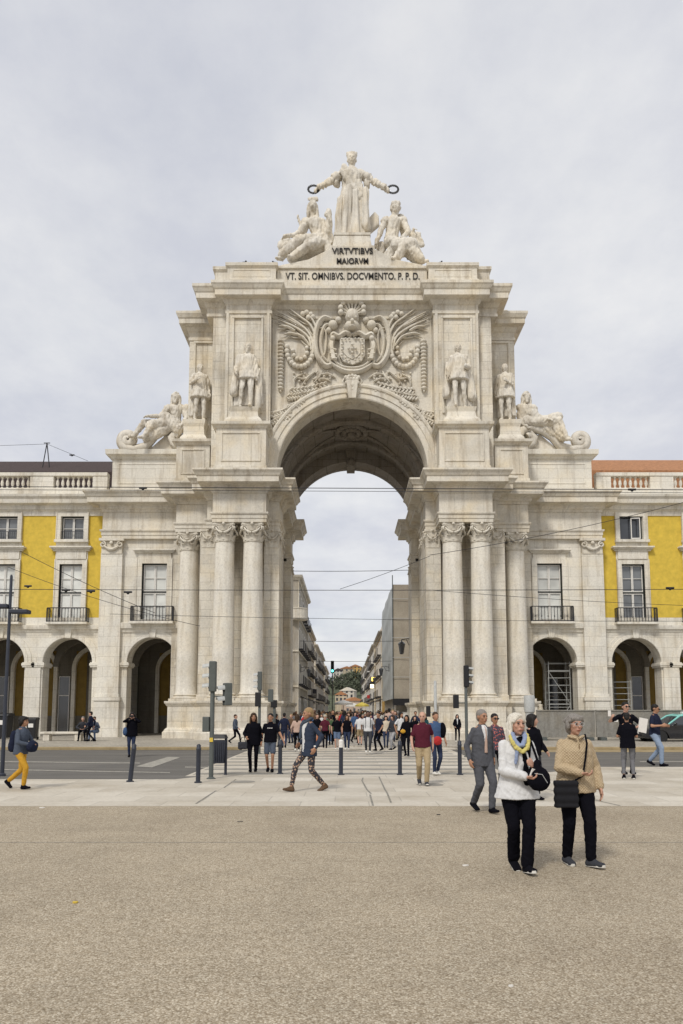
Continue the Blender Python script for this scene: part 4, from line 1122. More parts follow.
for i, (px, py, Y, r) in enumerate([(346,671,430,7),(352,669,440,8),(359,668,445,8),(341,675,400,5),(356,676,400,6),(365,668,450,8),(333,672,430,6),(350,679,380,4)]):
    p = PX(px, py+9, Y); r *= .8; tr = thing('hill_tree', ['dark green tree on the far hill left of its crest','tallest dark green tree on the far hill','dark green tree on the right of the far hill','small dark tree below the pale hill houses','bushy dark tree low on the right of the hill','dark green tree on the hill behind the right street wall','dark green tree on the hill behind the left street wall','smallest round tree at the foot of the far hill'][i], 'tree', (p.x,Y,p.z-r*2), 0, 'trees on the far hill')
    MB().tube([(0,0,-6),(0,0,r*1.2),(.2,0,r*2)], [.6,.4,.15], 6).tube([(0,0,r),(r*.5,0,r*1.8)],[.25,.08],5).build('trunk', bark, tr)
    leafy(0,0,r*1.9,r,260,i,1.1,.8).build('crown', fol, tr)
for i, (px, py, Y, w_, h_, c, rf, lab) in enumerate([(348,684,330,9,5,'white','smooth','white house with pale roof at the foot of the far hill'),(341,688,318,7,4.5,'cream','roof_red','cream house below the white one at the street end'),(346,662,480,12,6,'cream','roof_red','cream house with orange roof on the far hill crest'),(356,660,500,10,5,'ochre','roof_red','ochre house right of the cream one on the hill crest'),(338,664,470,8,5,'white','roof_dark','small white house left on the far hill crest'),(353,694,312,12,7,'pink','roof_red','pinkish house closing the end of the street')]):
    p = PX(px, py+7, Y); w_ *= .8; h_ *= .8; h = thing('hill_house', lab, 'house', (p.x,Y,p.z-h_), .2*(i%3-1))
    MB().box(-w_/2,w_/2,-3,4,-6,h_).build('wall', bcol[c], h)
    MB().prism_xz([(-w_/2-.4,h_),(w_/2+.4,h_),(0,h_+1.8)],-3.4,4.4).build('roof', M[rf], h)
    for k in range(3):
        for zz in (.8,3): MB().box(-w_/2+w_*(k+.5)/3-.5,-w_/2+w_*(k+.5)/3+.5,-3.06,-2.9,zz,zz+1.4).build('window', M['glass_dark'], h)

# ------------------------------------------------------------------ street furniture
def base_of(px, py): return G(px, py)
bolm = MB().lathe([(.085,0),(.085,.03),(.052,.035),(.052,.70),(.058,.71),(.058,.73),(.05,.74),(.05,.80),(.02,.83)], seg=16).mesh('bollard', 45); bolm.materials.append(M['blue_grey'])
for px, py, tilt, lab in ((130,782,.09,'leaning dark bollard at far left in front of the lone dark-coated person'),(198,783,0,'dark bollard left of the double traffic light'),(280,774,0,'dark bollard beside the boy in shorts'),(341,775,0,'dark bollard with a pale top in the middle of the crossing'),(400,775,0,'dark bollard left of the man in the maroon shirt'),(460,775,0,'dark bollard left of the man in the grey suit')):
    g = G(px, py); o = put('bollard', bolm, None, (g.x,g.y,.0)); o.rotation_euler = (0,tilt,0); o.scale = (1,1,1.05)
    tag(o, lab, 'bollard', 'bollards along the kerb of the crossing')
    if px == 341: MB().lathe([(.062,.66),(.062,.82),(.03,.85)], seg=14).build('pale_cap', M['frame_white'], o, smooth=40)
red_l = lit('red_lamp', (1,.12,.05), 1.2); green_l = lit('green_lamp', (.1,1,.75), 4); off_l = M['black']
def signal_head(parent, loc, rz, n=3, mat='grey_metal', s=1.0, on=None, visor='light_metal'):
    h = thing('signal_head', None, None, loc, rz); h.parent = parent
    del_ = MB().box(-.12*s,.12*s,-.10*s,.10*s,-.15*n*s,.15*n*s)
    o = del_.build('signal_head', M[mat], parent, bevel=.02); o.location = loc; o.rotation_euler = (0,0,rz)
    bpy.data.objects.remove(h)
    v = MB()
    for k in range(n):
        z = (n/2-.5-k)*.29*s
        # half-round visor over each lamp
        pts = []
        for a in range(9):
            t0 = math.pi*a/8-.2+.4*(a/8-.0)*0
            pts.append((math.cos(t0)*.10*s, math.sin(t0)*.10*s+z))
        vs = [(x,-.10*s,zz) for x, zz in pts]+[(x*.95,-.30*s,zz-.03*s) for x, zz in pts]
        v.add(vs, [(i,i+1,i+10,i+9) for i in range(8)])
    vo = v.build('visor', M[visor], o); md = vo.modifiers.new('s','SOLIDIFY'); md.thickness = .008
    for k in range(n):
        z = (n/2-.5-k)*.29*s
        c = on if (on and k == n-1) else off_l
        lo_ = MB().lathe([(.085*s,0),(.08*s,.02*s),(.03*s,.035*s)], seg=14).build('lamp', c, o); lo_.rotation_euler = (R_(90),0,0); lo_.location = (0,-.10*s,z)
    return o
def traffic_light(px, py, H, heads, lab, mat='grey_metal', extra=None):
    g = G(px, py); t = thing('traffic_light', lab, 'traffic light', (g.x,g.y,0), 0, 'traffic lights at the crossing')
    MB().lathe([(.11,0),(.11,.02),(.055,.05),(.055,H),(.03,H+.04)], seg=14).build('pole', M[mat], t, smooth=40)
    for loc, rz, n, mt, s in heads:
        signal_head(t, loc, rz, n, mt, s)
        if abs(loc[0])+abs(loc[1]) > .15:
            MB().tube([(0,0,loc[2]-.05),(loc[0],loc[1],loc[2]-.05)], .02, 6).build('arm', M[mat], t)
    if extra: extra(t)
    return t
def x1(t):
    MB().box(-.22,-.06,-.08,.08,1.12,1.48).build('control_box', M['grey_metal'], t, bevel=.015)
    MB().box(-.04,.04,-.075,-.057,.88,.98).build('yellow_button_box', M['yellow'], t)
traffic_light(211,779,2.62,[((0,0,2.45),-math.pi/2,3,'grey_metal',.82),((.36,0,2.02),-math.pi/2+.5,2,'grey_metal',.9)], 'grey traffic light with two heads seen from the side, beside the litter bin', extra=x1)
traffic_light(259,754,2.75,[((0,0,2.75),-math.pi/2,3,'grey_metal',.8),((-.06,-.02,2.05),math.pi,2,'black',.9),((.42,0,2.2),math.pi,2,'grey_metal',.8)], 'grey traffic light behind the couple in black, by the left pedestal')
traffic_light(274,752,2.0,[((-.02,0,1.9),math.pi,1,'black',1.0)], 'short pole with a black pedestrian signal by the left pier')
traffic_light(467,757,2.95,[((.02,0,2.85),math.pi/2,3,'black',.85),((-.36,0,1.95),math.pi,2,'black',.8)], 'tall traffic light behind the man in the grey suit', mat='grey_metal')
traffic_light(436,753,2.75,[((-.28,0,1.6),math.pi,2,'black',.7)], 'slim pale signal pole behind the man in the maroon shirt', mat='light_metal')
gl_ = thing('traffic_light', 'small far traffic light showing green in the street', 'traffic light', (-2.0,50,0), 0)
MB().tube([(0,0,0),(0,0,7.4)], .06, 8).build('pole', M['grey_metal'], gl_); signal_head(gl_, (0,-.02,7.1), 0, 3, 'black', 1.7, green_l, 'black')
# litter bin on two posts
g = G(218,775); lb = thing('litter_bin', 'dark blue litter bin on two posts beside the left traffic light', 'litter bin', (g.x,g.y,0))
for q in (-1,1): MB().lathe([(.05,0),(.035,.02),(.035,.95)], (q*.19,.0,0), 10).build('post', M['blue_grey'], lb)
m = MB().prism([(-.16,-.14),(.16,-.14),(.16,.14),(-.16,.14)],.30,.88,[(-.20,-.17),(.20,-.17),(.20,.17),(-.20,.17)])
for k in range(7): m.box(-.17+k*.052,-.155+k*.052,-.18,-.15,.34,.84)
m.build('bin_body', M['blue_grey'], lb, bevel=.02)
MB().prism([(-.22,-.19),(.22,-.19),(.22,.19),(-.22,.19)],.92,1.02,[(-.18,-.15),(.18,-.15),(.18,.15),(-.18,.15)]).build('bin_lid', M['black'], lb, bevel=.015)
def wheelie(px, py, h, w_, lab):
    g = G(px, py); b = thing('waste_bin', lab, 'waste bin', (g.x,g.y,.11), 0, 'black bins by the left arcade')
    MB().prism([(-w_*.42,-w_*.42),(w_*.42,-w_*.42),(w_*.42,w_*.42),(-w_*.42,w_*.42)],.06,h*.88,[(-w_*.5,-w_*.5),(w_*.5,-w_*.5),(w_*.5,w_*.5),(-w_*.5,w_*.5)]).build('bin_body', M['black'], b, bevel=.03)
    MB().prism_yz([(-w_*.55,h*.88),(-w_*.5,h*.95),(0,h),(w_*.5,h*.97),(w_*.55,h*.88)],-w_*.54,w_*.54).build('lid', M['black'], b, bevel=.02)
    MB().box(-.13,.13,-w_*.5-.012,-w_*.5+.05,h*.55,h*.72).build('notice', M['frame_white'], b)
    for q in (-1,1): MB().obox((q*w_*.4,w_*.4,.08),(.06,.16,.16)).build('wheel', M['rubber'], b)
wheelie(32,742,1.18,.5,'black waste bin with a white notice, left of the stone bench'); wheelie(3,741,1.4,.75,'larger black waste bin cut off by the left picture edge')
# stone bench
g = G(63,743); sb = thing('stone_bench', 'long low pale stone bench with two seated people', 'bench', (g.x,g.y,.11))
MB().box(-1.1,1.1,-.25,.25,.34,.46).build('seat', M['smooth'], sb, bevel=.03)
for q in (-.8,.8): MB().box(q-.16,q+.16,-.2,.2,0,.34).build('support', M['smooth'], sb, bevel=.02)
BENCH = g
# lamp post with two flat arms at the left edge
g = G(2,776); lp = thing('street_lamp', 'slim dark street lamp with flat horizontal heads at the left edge', 'street lamp', (g.x,g.y,0))
MB().lathe([(.09,0),(.09,.05),(.05,.08),(.045,2.2),(.035,5.05),(.02,5.1)], seg=12).build('pole', M['blue_grey'], lp, smooth=40)
for x0, x1_, z in ((.02,.50,4.14),(-.62,-.02,4.28)):
    MB().box(x0,x1_,-.14,.14,z-.05,z+.05).build('lamp_head', M['blue_grey'], lp, bevel=.02)
# concrete barrier along the right arcade
bY = -5.2
for i in range(5):
    x0 = 9.45+i*3.05
    b = thing('site_barrier', ['grey site barrier panel beside the arch pedestal','grey site barrier panel behind the quilted jacket','grey site barrier panel left of the couple with the map','grey site barrier panel behind the couple with the map','grey site barrier panel behind the dark car'][i], 'barrier', (x0+1.5,bY,.11), 0, 'grey barrier panels along the right arcade')
    MB().box(-1.5,1.5,-.06,.06,.16,1.5).build('panel', M['concrete'], b, bevel=.01)
    MB().box(-1.5,1.5,-.10,.10,1.5,1.56).build('top_rail', M['concrete'], b)
    for q in (-1.2,1.2): MB().box(q-.15,q+.15,-.3,.3,0,.158).build('foot', M['grey_metal'], b)
    if i in (1,2): MB().box(-.6,-.38,-.066,-.05,.95,1.2).build('notice', M['frame_white'], b)
    if i in (1,): text_mesh('X X X', .9, .16, -.065, .75, .5, 'grey_metal', b, 'scrawled_marks', .002)
g = PX(530,711,-4.6); wp = thing('wrapped_post', 'white wrapped cylindrical post standing behind the barrier', 'post', (g.x,-4.5,.11))
MB().lathe([(.22,0),(.22,1.4),(.27,1.45),(.29,2.25),(.25,2.32)], seg=16).build('wrapped_body', M['light_metal'], wp, smooth=40)
g2 = PX(541,706,-4.6); tag(MB().lathe([(.2,0),(.2,.9),(.16,1.5),(.1,1.75),(.12,1.8),(.1,1.86)], (g2.x,-4.5,.11), 12).build('stone_post', M['smooth'], smooth=40), 'small pale stone post right of the wrapped one', 'post')
# scaffold towers in the right arches
def scaffold(x, y, w_, d, h, lab, levels, fence=False):
    s = thing('scaffold', lab, 'scaffold', (x,y,0), 0, 'scaffolding inside the right arches')
    for qx in (-1,1):
        for qy in (-1,1): MB().tube([(qx*w_/2,qy*d/2,0),(qx*w_/2,qy*d/2,h)], .025, 6).build('standard', M['light_metal'], s)
    for k in range(levels):
        z = .5+k*(h-.6)/(levels-1)
        for qy in (-1,1): MB().tube([(-w_/2,qy*d/2,z),(w_/2,qy*d/2,z)], .018, 5).build('ledger', M['light_metal'], s)
    if not fence:
        for z in (2.0,4.0): MB().box(-w_/2,w_/2,-d/2,d/2,z,z+.05).build('deck', M['light_metal'], s)
        MB().tube([(-w_/2,-d/2,.2),(w_/2,-d/2,2.0)], .018, 5).build('brace', M['light_metal'], s); MB().tube([(w_/2,-d/2,2.0),(-w_/2,-d/2,4.0)], .018, 5).build('brace', M['light_metal'], s)
scaffold(12.6,1.9,1.3,.8,4.6,'pale scaffold tower in the arch right of the triumphal arch',10)
scaffold(16.5,2.6,1.5,.5,3.5,'pale metal rail stack in the arch of the right arcade',9,True)

# black and teal taxi, nose to the left
def car(loc, rz):
    c = thing('parked_car', 'black car with a light teal roof at the right edge', 'car', loc, rz)
    L2, W2 = 2.3, .86
    lower = [(-2.28,.32),(-2.3,.55),(-2.22,.68),(-1.9,.80),(-1.15,.92),(-1.0,.95),(1.35,.98),(2.1,.95),(2.28,.75),(2.3,.4),(2.2,.28),(1.85,.28),(1.8,.42),(1.68,.56),(1.5,.63),(1.32,.63),(1.14,.56),(1.02,.42),(.98,.24),(-1.0,.24),(-1.04,.42),(-1.16,.56),(-1.34,.63),(-1.5,.63),(-1.68,.56),(-1.8,.42),(-1.85,.26),(-2.2,.26)]
    v = MB(); n = len(lower)
    rows = [(-W2,.94),(-W2*.96,1.0),(W2*.96,1.0),(W2,.94)]
    v.prism_xz(lower, -W2, W2); v.build('body', M['black_gloss'], c, bevel=.05, smooth=40)
    cab = [(-1.05,.93),(-.35,1.36),(.0,1.42),(.9,1.41),(1.35,1.30),(1.95,.95)]
    def cabm(ins, y0, y1, pts):
        m = MB(); k = len(pts); vs = []
        for sy in (-1,1):
            for x, z in pts: vs.append((x, sy*(W2-.06-(z-.93)*.38-ins), z))
        return m.add(vs, [tuple(range(k)), tuple(range(k,2*k))[::-1]]+[(i,(i+1)%k,(i+1)%k+k,i+k) for i in range(k)])
    cabm(.015,0,0,cab).build('windows', M['glass_dark'], c)
    for sy in (-1,1):                   # teal pillars and roof rails
        pts = [(x, sy*(W2-.06-(z-.93)*.38), z) for x, z in cab]
        MB().tube(pts, [.04,.05,.05,.05,.05,.04], 8).build('roof_rail', M['teal'], c, smooth=40)
        MB().box(.28,.36,sy*.78-.04,sy*.78+.0,.95,1.36).build('door_pillar', M['black'], c)
    m = MB(); vs = []; xs_ = [(-.40,1.345),(-.1,1.43),(.45,1.455),(.95,1.425),(1.3,1.33)]
    for x, z in xs_:
        for q in (-1,-.5,0,.5,1): vs.append((x, q*(W2-.24), z+.03*(1-q*q)))
    m.add(vs, [(i*5+k,i*5+k+1,(i+1)*5+k+1,(i+1)*5+k) for i in range(4) for k in range(4)])
    o = m.build('roof', M['teal'], c, smooth=60); sd_ = o.modifiers.new('s','SOLIDIFY'); sd_.thickness = .03
    for x in (-1.42,1.42):
        for sy in (-1,1):
            w_ = MB().lathe([(.2,-.1),(.31,-.1),(.33,-.06),(.33,.06),(.31,.1),(.2,.1)], seg=24).build('wheel', M['rubber'], c, smooth=40); w_.location = (x, sy*(W2-.1), .33); w_.rotation_euler = (R_(90),0,0)
            r = MB().lathe([(.02,.09),(.06,.1),(.19,.05),(.2,.02)], seg=10).build('rim', M['light_metal'], w_); r.rotation_euler = (math.pi if sy > 0 else 0, 0, 0)
    for sy in (-1,1):
        h = MB().sph((-2.16,sy*.62,.66),(.14,.17,.09),12,8).build('headlight', lit('headlight_glass', (.85,.83,.7), .15), c, smooth=60)
        MB().obox((-.72,sy*.95,.98),(.1,.18,.12)).build('mirror', M['black_gloss'], c, bevel=.02)
    MB().box(-2.32,-2.27,-.5,.5,.36,.46).build('grille', M['black'], c); MB().box(-2.33,-2.28,-.26,.26,.48,.58).build('number_plate', M['frame_white'], c)
    MB().box(.1,.5,-.12,.12,1.47,1.58).build('roof_sign', M['frame_white'], c, bevel=.02)
g = G(640,744); car((g.x+2.45,g.y+1.0,0), R_(4))

# ------------------------------------------------------------------ overhead wires
wn = 0
def wire(pts, Y, r=.016, sag=0.0, lab='', fixings=()):
    P = [PX(px, py, Y) for px, py in pts]
    if len(P) == 2:
        Q = []
        for i in range(17):
            u = i/16; q = P[0].lerp(P[1], u); q.z -= sag*4*u*(1-u); Q.append(q)
        P = Q
    o = MB().tube(P, r, 5).build('overhead_wire', M['iron']); tag(o, lab, 'wire', 'overhead tram wires')
    for px, py in fixings:
        q = PX(px, py, Y); MB().tube([(q.x-.16,Y,q.z),(q.x+.16,Y,q.z)], .045, 6).sph((q.x,Y,q.z-.03),(.07,.05,.07),8,5).build('insulator', M['black'], o)
wire([(-40,486.5),(735,490)], -13, .017, 0, 'upper of the two thick wires crossing high before the arch', [(143,488),(632,489.5)])
wire([(-40,489.5),(735,493)], -12.2, .012, 0, 'lower of the two thick wires crossing high before the arch')
wire([(-40,589),(735,589)], -14, .013, .05, 'straight thin wire crossing the columns at mid height', [(66,590),(91,591),(128,592),(670,588)])
wire([(20,551),(155,613)], -10, .013, .1, 'sloping wire crossing the yellow wall on the left', [(28,586)])
wire([(8,567),(200,626)], -11, .011, .2, 'lower sloping wire crossing the left balconies')
wire([(430,555),(735,488)], -11, .013, .25, 'sloping wire rising to the right over the yellow wall')
wire([(340,589),(430,556)], -11.2, .011, .05, 'short sloping wire inside the arch opening')
wire([(290,571),(412,570)], 9, .02, .05, 'thin wire across the upper arch opening')
wire([(300,641),(400,641)], 30, .022, .05, 'thin wire across the street below the arch')
wire([(300,661),(395,661)], 40, .022, .05, 'lowest thin wire across the street')
wire([(110,614),(735,621)], -13.5, .009, .1, 'faint low wire running right past the columns')
wire([(430,590),(735,607)], -12.5, .010, .1, 'wire descending slightly over the right balconies')
wire([(-40,447),(47,444)], 4, .012, 0, 'wire on the left roof leading to the small mast'); wire([(47,444),(88,461)], 4, .012, 0, 'wire from the small roof mast down to the roof', [(72,455)])
mt = PX(47,443,4.2); rm = thing('roof_mast', 'small two-legged mast on the dark roof at left', 'mast', (mt.x,4.2,17.0))
for q in (-1,1): MB().tube([(q*.32,0,0),(0,0,mt.z-17.0)], .035, 6).build('leg', M['iron'], rm)
MB().tube([(-.2,0,mt.z-17.0),(.2,0,mt.z-17.0)], .03, 6).build('crossbar', M['iron'], rm)
# pigeons on the cornice
for i, (px, py, lab) in enumerate([(243,260,'dark pigeon on the left end of the parapet'),(248,261,'second pigeon beside the darker one on the parapet'),(275,262,'pigeon at the left foot of the seated figure'),(440,262,'lone pigeon on the right parapet block')]):
    q = PX(px, py, -2.6); p = thing('pigeon', lab, 'bird', (q.x,-2.6,27.54), .6*i)
    MB().sph((0,0,.17),(.19,.10,.10),10,8,Matrix.Rotation(-.35,3,'Y')).sph((.17,0,.30),(.06,.055,.07),8,6).rc((.12,0,.2),(.17,0,.28),.06,.045,8).build('body', M['iron' if i != 1 else 'light_metal'], p, smooth=True)
    MB().obox((-.22,0,.12),(.2,.09,.02),ry=.3).build('tail', M['iron'], p); MB().rc((.22,0,.29),(.26,0,.28),.012,.004,6).build('beak', M['yellow'], p)
    for s in (-1,1): MB().tube([(0,s*.04,.1),(.01,s*.04,0)], .01, 5).build('leg', M['red'], p)
# ------------------------------------------------------------------ figures
V = Vector
def ik(a, t, l1, l2, pole):
    a = V(a); t = V(t); d = t-a; L = min(d.length, (l1+l2)*.999); d.normalize(); t = a+d*L
    x = (l1*l1-l2*l2+L*L)/(2*L); h = math.sqrt(max(l1*l1-x*x, 0))
    p = V(pole); p = (p-d*p.dot(d)).normalized()
    return a+d*x+p*h, t
def pose(feet=((-.1,0,.09),(.1,0,.09)), hands=((-.26,-.02,.84),(.26,-.02,.84)), lean=0.0, drop=0.0, sway=0.0, hyaw=0.0, hpitch=0.0, elb=((-.5,1,0),(.5,1,0)), toe=(0,0), px=0.0, tyaw=0.0, fyaw=(0,0)):
    """skeleton of a 1.7 m figure that faces -Y; index 0 is its image-left side"""
    J = {}
    pel = V((sway, px, .93-drop)); ax = V((0, -math.sin(lean), math.cos(lean)))
    J['pel'] = pel; J['ax'] = ax
    sp = lambda z: pel+ax*(z-.93) if z > .93 else pel+V((0,0,z-.93))
    J['sp'] = sp; J['tyaw'] = tyaw
    T = Matrix.Rotation(tyaw, 3, 'Z')
    J['sh'] = [sp(1.368)+T@V((-.150,0,0)), sp(1.368)+T@V((.150,0,0))]
    J['hip'] = [pel+V((-.09,0,-.02)), pel+V((.09,0,-.02))]
    J['neck'] = sp(1.45); J['head'] = sp(1.455)+V((0,-.02-.1*math.sin(lean),.135))
    J['HR'] = Matrix.Rotation(hyaw, 3, 'Z') @ Matrix.Rotation(hpitch, 3, 'X') @ Matrix.Scale(1.07, 3)
    J['el'] = []; J['wr'] = []; J['kn'] = []; J['an'] = []
    for i in (0,1):
        e, w_ = ik(J['sh'][i], hands[i], .285, .25, elb[i]); J['el'].append(e); J['wr'].append(w_)
        k, a = ik(J['hip'][i], feet[i], .425, .415, V(((-.08,.08)[i],-1,0))); J['kn'].append(k); J['an'].append(a)
    J['toe'] = toe; J['fyaw'] = fyaw
    return J
def walk(s=.22, lead=0, arm=.16, **k):
    f = [None,None]; h = [None,None]; o = 1-lead
    f[lead] = ((-.07,.07)[lead], -s, .09); f[o] = ((-.07,.07)[o], s, .09+.35*s)
    h[lead] = ((-.25,.25)[lead], arm, .88); h[o] = ((-.25,.25)[o], -arm-.06, .89)
    toe = [0,0]; toe[o] = .55*min(s/.25,1); toe[lead] = -.12
    if 'hands' in k: h = k.pop('hands')
    return pose(feet=f, hands=h, drop=.015+.22*s*s*2, toe=toe, **k)
def hand_prims(m, w_, el, side, curl=.35, grip=False):
    d = (V(w_)-V(el)).normalized()
    sp_ = V((0,-1,0)) if abs(d.y) < .75 else V((0,0,1))
    sp_ = (sp_-d*sp_.dot(d)).normalized()
    n = d.cross(sp_)*(1 if side else -1)       # towards the palm
    n = n if (n.dot(V((-1 if side else 1,0,0))) > 0 or abs(d.x) > .6) else -n
    k = V(w_)+d*.085
    for q in (-.028,-.010,.010,.028): m.rc(V(w_)+d*.01+sp_*q*.7, k+sp_*q, .019, .015, 6)
    for j, (q, L) in enumerate(((.030,.070),(.010,.078),(-.010,.072),(-.029,.058))):
        c = curl*(2.2 if grip else 1)
        a = k+sp_*q; b = a+(d*math.cos(c)+n*math.sin(c))*L*.55; e = b+(d*math.cos(c*2.1)+n*math.sin(c*2.1))*L*.5
        m.rc(a, b, .0115, .010, 6).rc(b, e, .010, .008, 6)
    a = V(w_)+d*.03+sp_*.025; b = a+(sp_*.7+d*.6+n*.3).normalized()*.045; m.rc(a, b, .014, .012, 6).rc(b, b+(d*.9+n*.4).normalized()*.03, .011, .009, 6)
def head_prims(m, J, sc_=1.0, ears=True):
    H, R = J['head'], J['HR']; hp = lambda x,y,z: H+R@(V((x,y,z))*sc_)
    MR = R
    m.sph(hp(0,.012,.022), (.074*sc_,.092*sc_,.088*sc_), 14, 10, MR)
    m.sph(hp(0,-.018,-.035), (.056*sc_,.064*sc_,.075*sc_), 12, 9, MR)
    m.rc(hp(0,-.058,-.088), hp(0,-.05,-.075), .022*sc_, .03*sc_, 8)
    m.rc(hp(0,-.082,.012), hp(0,-.100,-.022), .010*sc_, .016*sc_, 8)
    m.rc(hp(-.03,-.074,.028), hp(.03,-.074,.028), .014*sc_, .014*sc_, 8)
    m.rc(hp(-.018,-.082,-.056), hp(.018,-.082,-.056), .011*sc_, .011*sc_, 8)
    for q in (-1,1):
        m.sph(hp(q*.038,-.055,-.018), .024*sc_, 8, 6)
        if ears: m.sph(hp(q*.076,.012,-.005), (.012*sc_,.02*sc_,.03*sc_), 8, 6, MR)
def body_prims(J, fem=False, w=1.0, hands=True, curl=.35, grip=(False,False), feet=True):
    m = MB(); head_prims(m, J)
    sp = J['sp']; yw = J['tyaw']
    m.rc(J['neck']-J['ax']*.04, J['head']+V((0,.012,-.06)), .058*(.9 if fem else 1), .050*(.9 if fem else 1))
    secs = [(sp(1.455),.06,.055),(sp(1.42),.115,.07),(sp(1.37),.140,.080),(sp(1.28),.155*w,.10*w),(sp(1.15),.14*w,.095*w),(sp(1.05),.135*w,.09*w),(sp(.95),.155*w,.105*w),(sp(.86),.15*w,.10*w)]
    m.loft(secs, 16, yw)
    for i in (0,1):
        m.rc(J['sh'][i], J['el'][i], .047, .038).rc(J['el'][i], J['wr'][i], .038, .026)
        if hands: hand_prims(m, J['wr'][i], J['el'][i], i, curl, grip[i])
        m.rc(J['hip'][i], J['kn'][i], .078*w, .052).rc(J['kn'][i], J['an'][i], .05, .034)
        if feet:
            f = Matrix.Rotation(J['fyaw'][i],3,'Z') @ V((0,-1,0)); t_ = J['toe'][i]; fd = V((f.x*math.cos(t_), f.y*math.cos(t_), -math.sin(t_))); dn = V((f.x*-math.sin(t_), f.y*-math.sin(t_), -math.cos(t_)))
            a = J['an'][i]; m.rc(a+dn*.045-fd*.03, a+dn*.058+fd*.12, .032, .024)
    return m
def top_prims(J, hem=.86, sleeve='short', w=1.0, loose=0.0, flare=0.0, arm=0.0, collar=False):
    m = MB(); sp = J['sp']; L = loose
    ws = 1+(w-1)*.35
    secs = [(sp(1.475),.056,.056),(sp(1.45),.072,.064),(sp(1.425),.098*ws,.080+L*.4),(sp(1.375),.150*ws,.098+L*.7),(sp(1.30),.168*ws+L*.5,.118*w+L),(sp(1.18),.166*w+L,.122*w+L),(sp(1.06),.158*w+L*1.1,.114*w+L*1.1),(sp(.96),.172*w+L,.124*w+L),(sp(.88),.180*w+L+flare*.5,.130*w+L+flare*.5)]
    if hem > .89: secs = secs[:-1]
    if hem < .86: secs.append((sp(hem),.186*w+L+flare,.134*w+L+flare))
    m.loft(secs, 20, J['tyaw'])
    for i in (0,1):
        S, E, W = J['sh'][i], J['el'][i], J['wr'][i]
        if sleeve == 'none': m.rc(S, S.lerp(E,.12), .062, .058); continue
        m.sph(S, .055+arm*.2, 10, 8)
        if sleeve == 'short': m.rc(S, S.lerp(E,.72), .056+arm, .056+arm)
        else:
            m.rc(S, E, .052+arm*.4, .049+arm).rc(E, E.lerp(W, .93 if sleeve == 'long' else .45), .052+arm, .041+arm)
    return m
def legs_prims(J, w=1.0, L=0.0, end=.97, shorts=False, hemw=0.0):
    m = MB(); p = J['pel']
    m.loft([(p+V((0,0,.10)),.130*w+L*.3,.090*w+L*.3),(p+V((0,0,.03)),.150*w+L*.4,.106*w+L*.4),(p+V((0,0,-.05)),.160*w+L*.6,.116*w+L*.6),(p+V((0,0,-.11)),.13*w+L,.10*w)], 18)
    for i in (0,1):
        H, K, A_ = J['hip'][i], J['kn'][i], J['an'][i]
        if shorts: m.rc(H, H.lerp(K,.80), .084*w+L, .078+L); continue
        m.rc(H, K, .088*w+L, .060+L).rc(K, K.lerp(A_,end), .060+L, .046+L+hemw)
    return m
def shoe_prims(J, i, big=0.0):
    m = MB(); f = Matrix.Rotation(J['fyaw'][i],3,'Z') @ V((0,-1,0)); t_ = J['toe'][i]
    fd = V((f.x*math.cos(t_), f.y*math.cos(t_), -math.sin(t_))); dn = V((f.x*-math.sin(t_), f.y*-math.sin(t_), -math.cos(t_))); a = J['an'][i]
    sd = fd.cross(dn)
    m.rc(a+dn*.0-fd*.012, a+dn*.045-fd*.03, .042+big, .044+big)
    for q in (-.012,.012): m.rc(a+dn*.050-fd*.035+sd*q, a+dn*.060+fd*.145+sd*q*1.6, .038+big, .027+big)
    m.rc(a+dn*.02+fd*.02, a+dn*.05+fd*.09, .036+big, .030)
    return m, a, fd, dn, sd
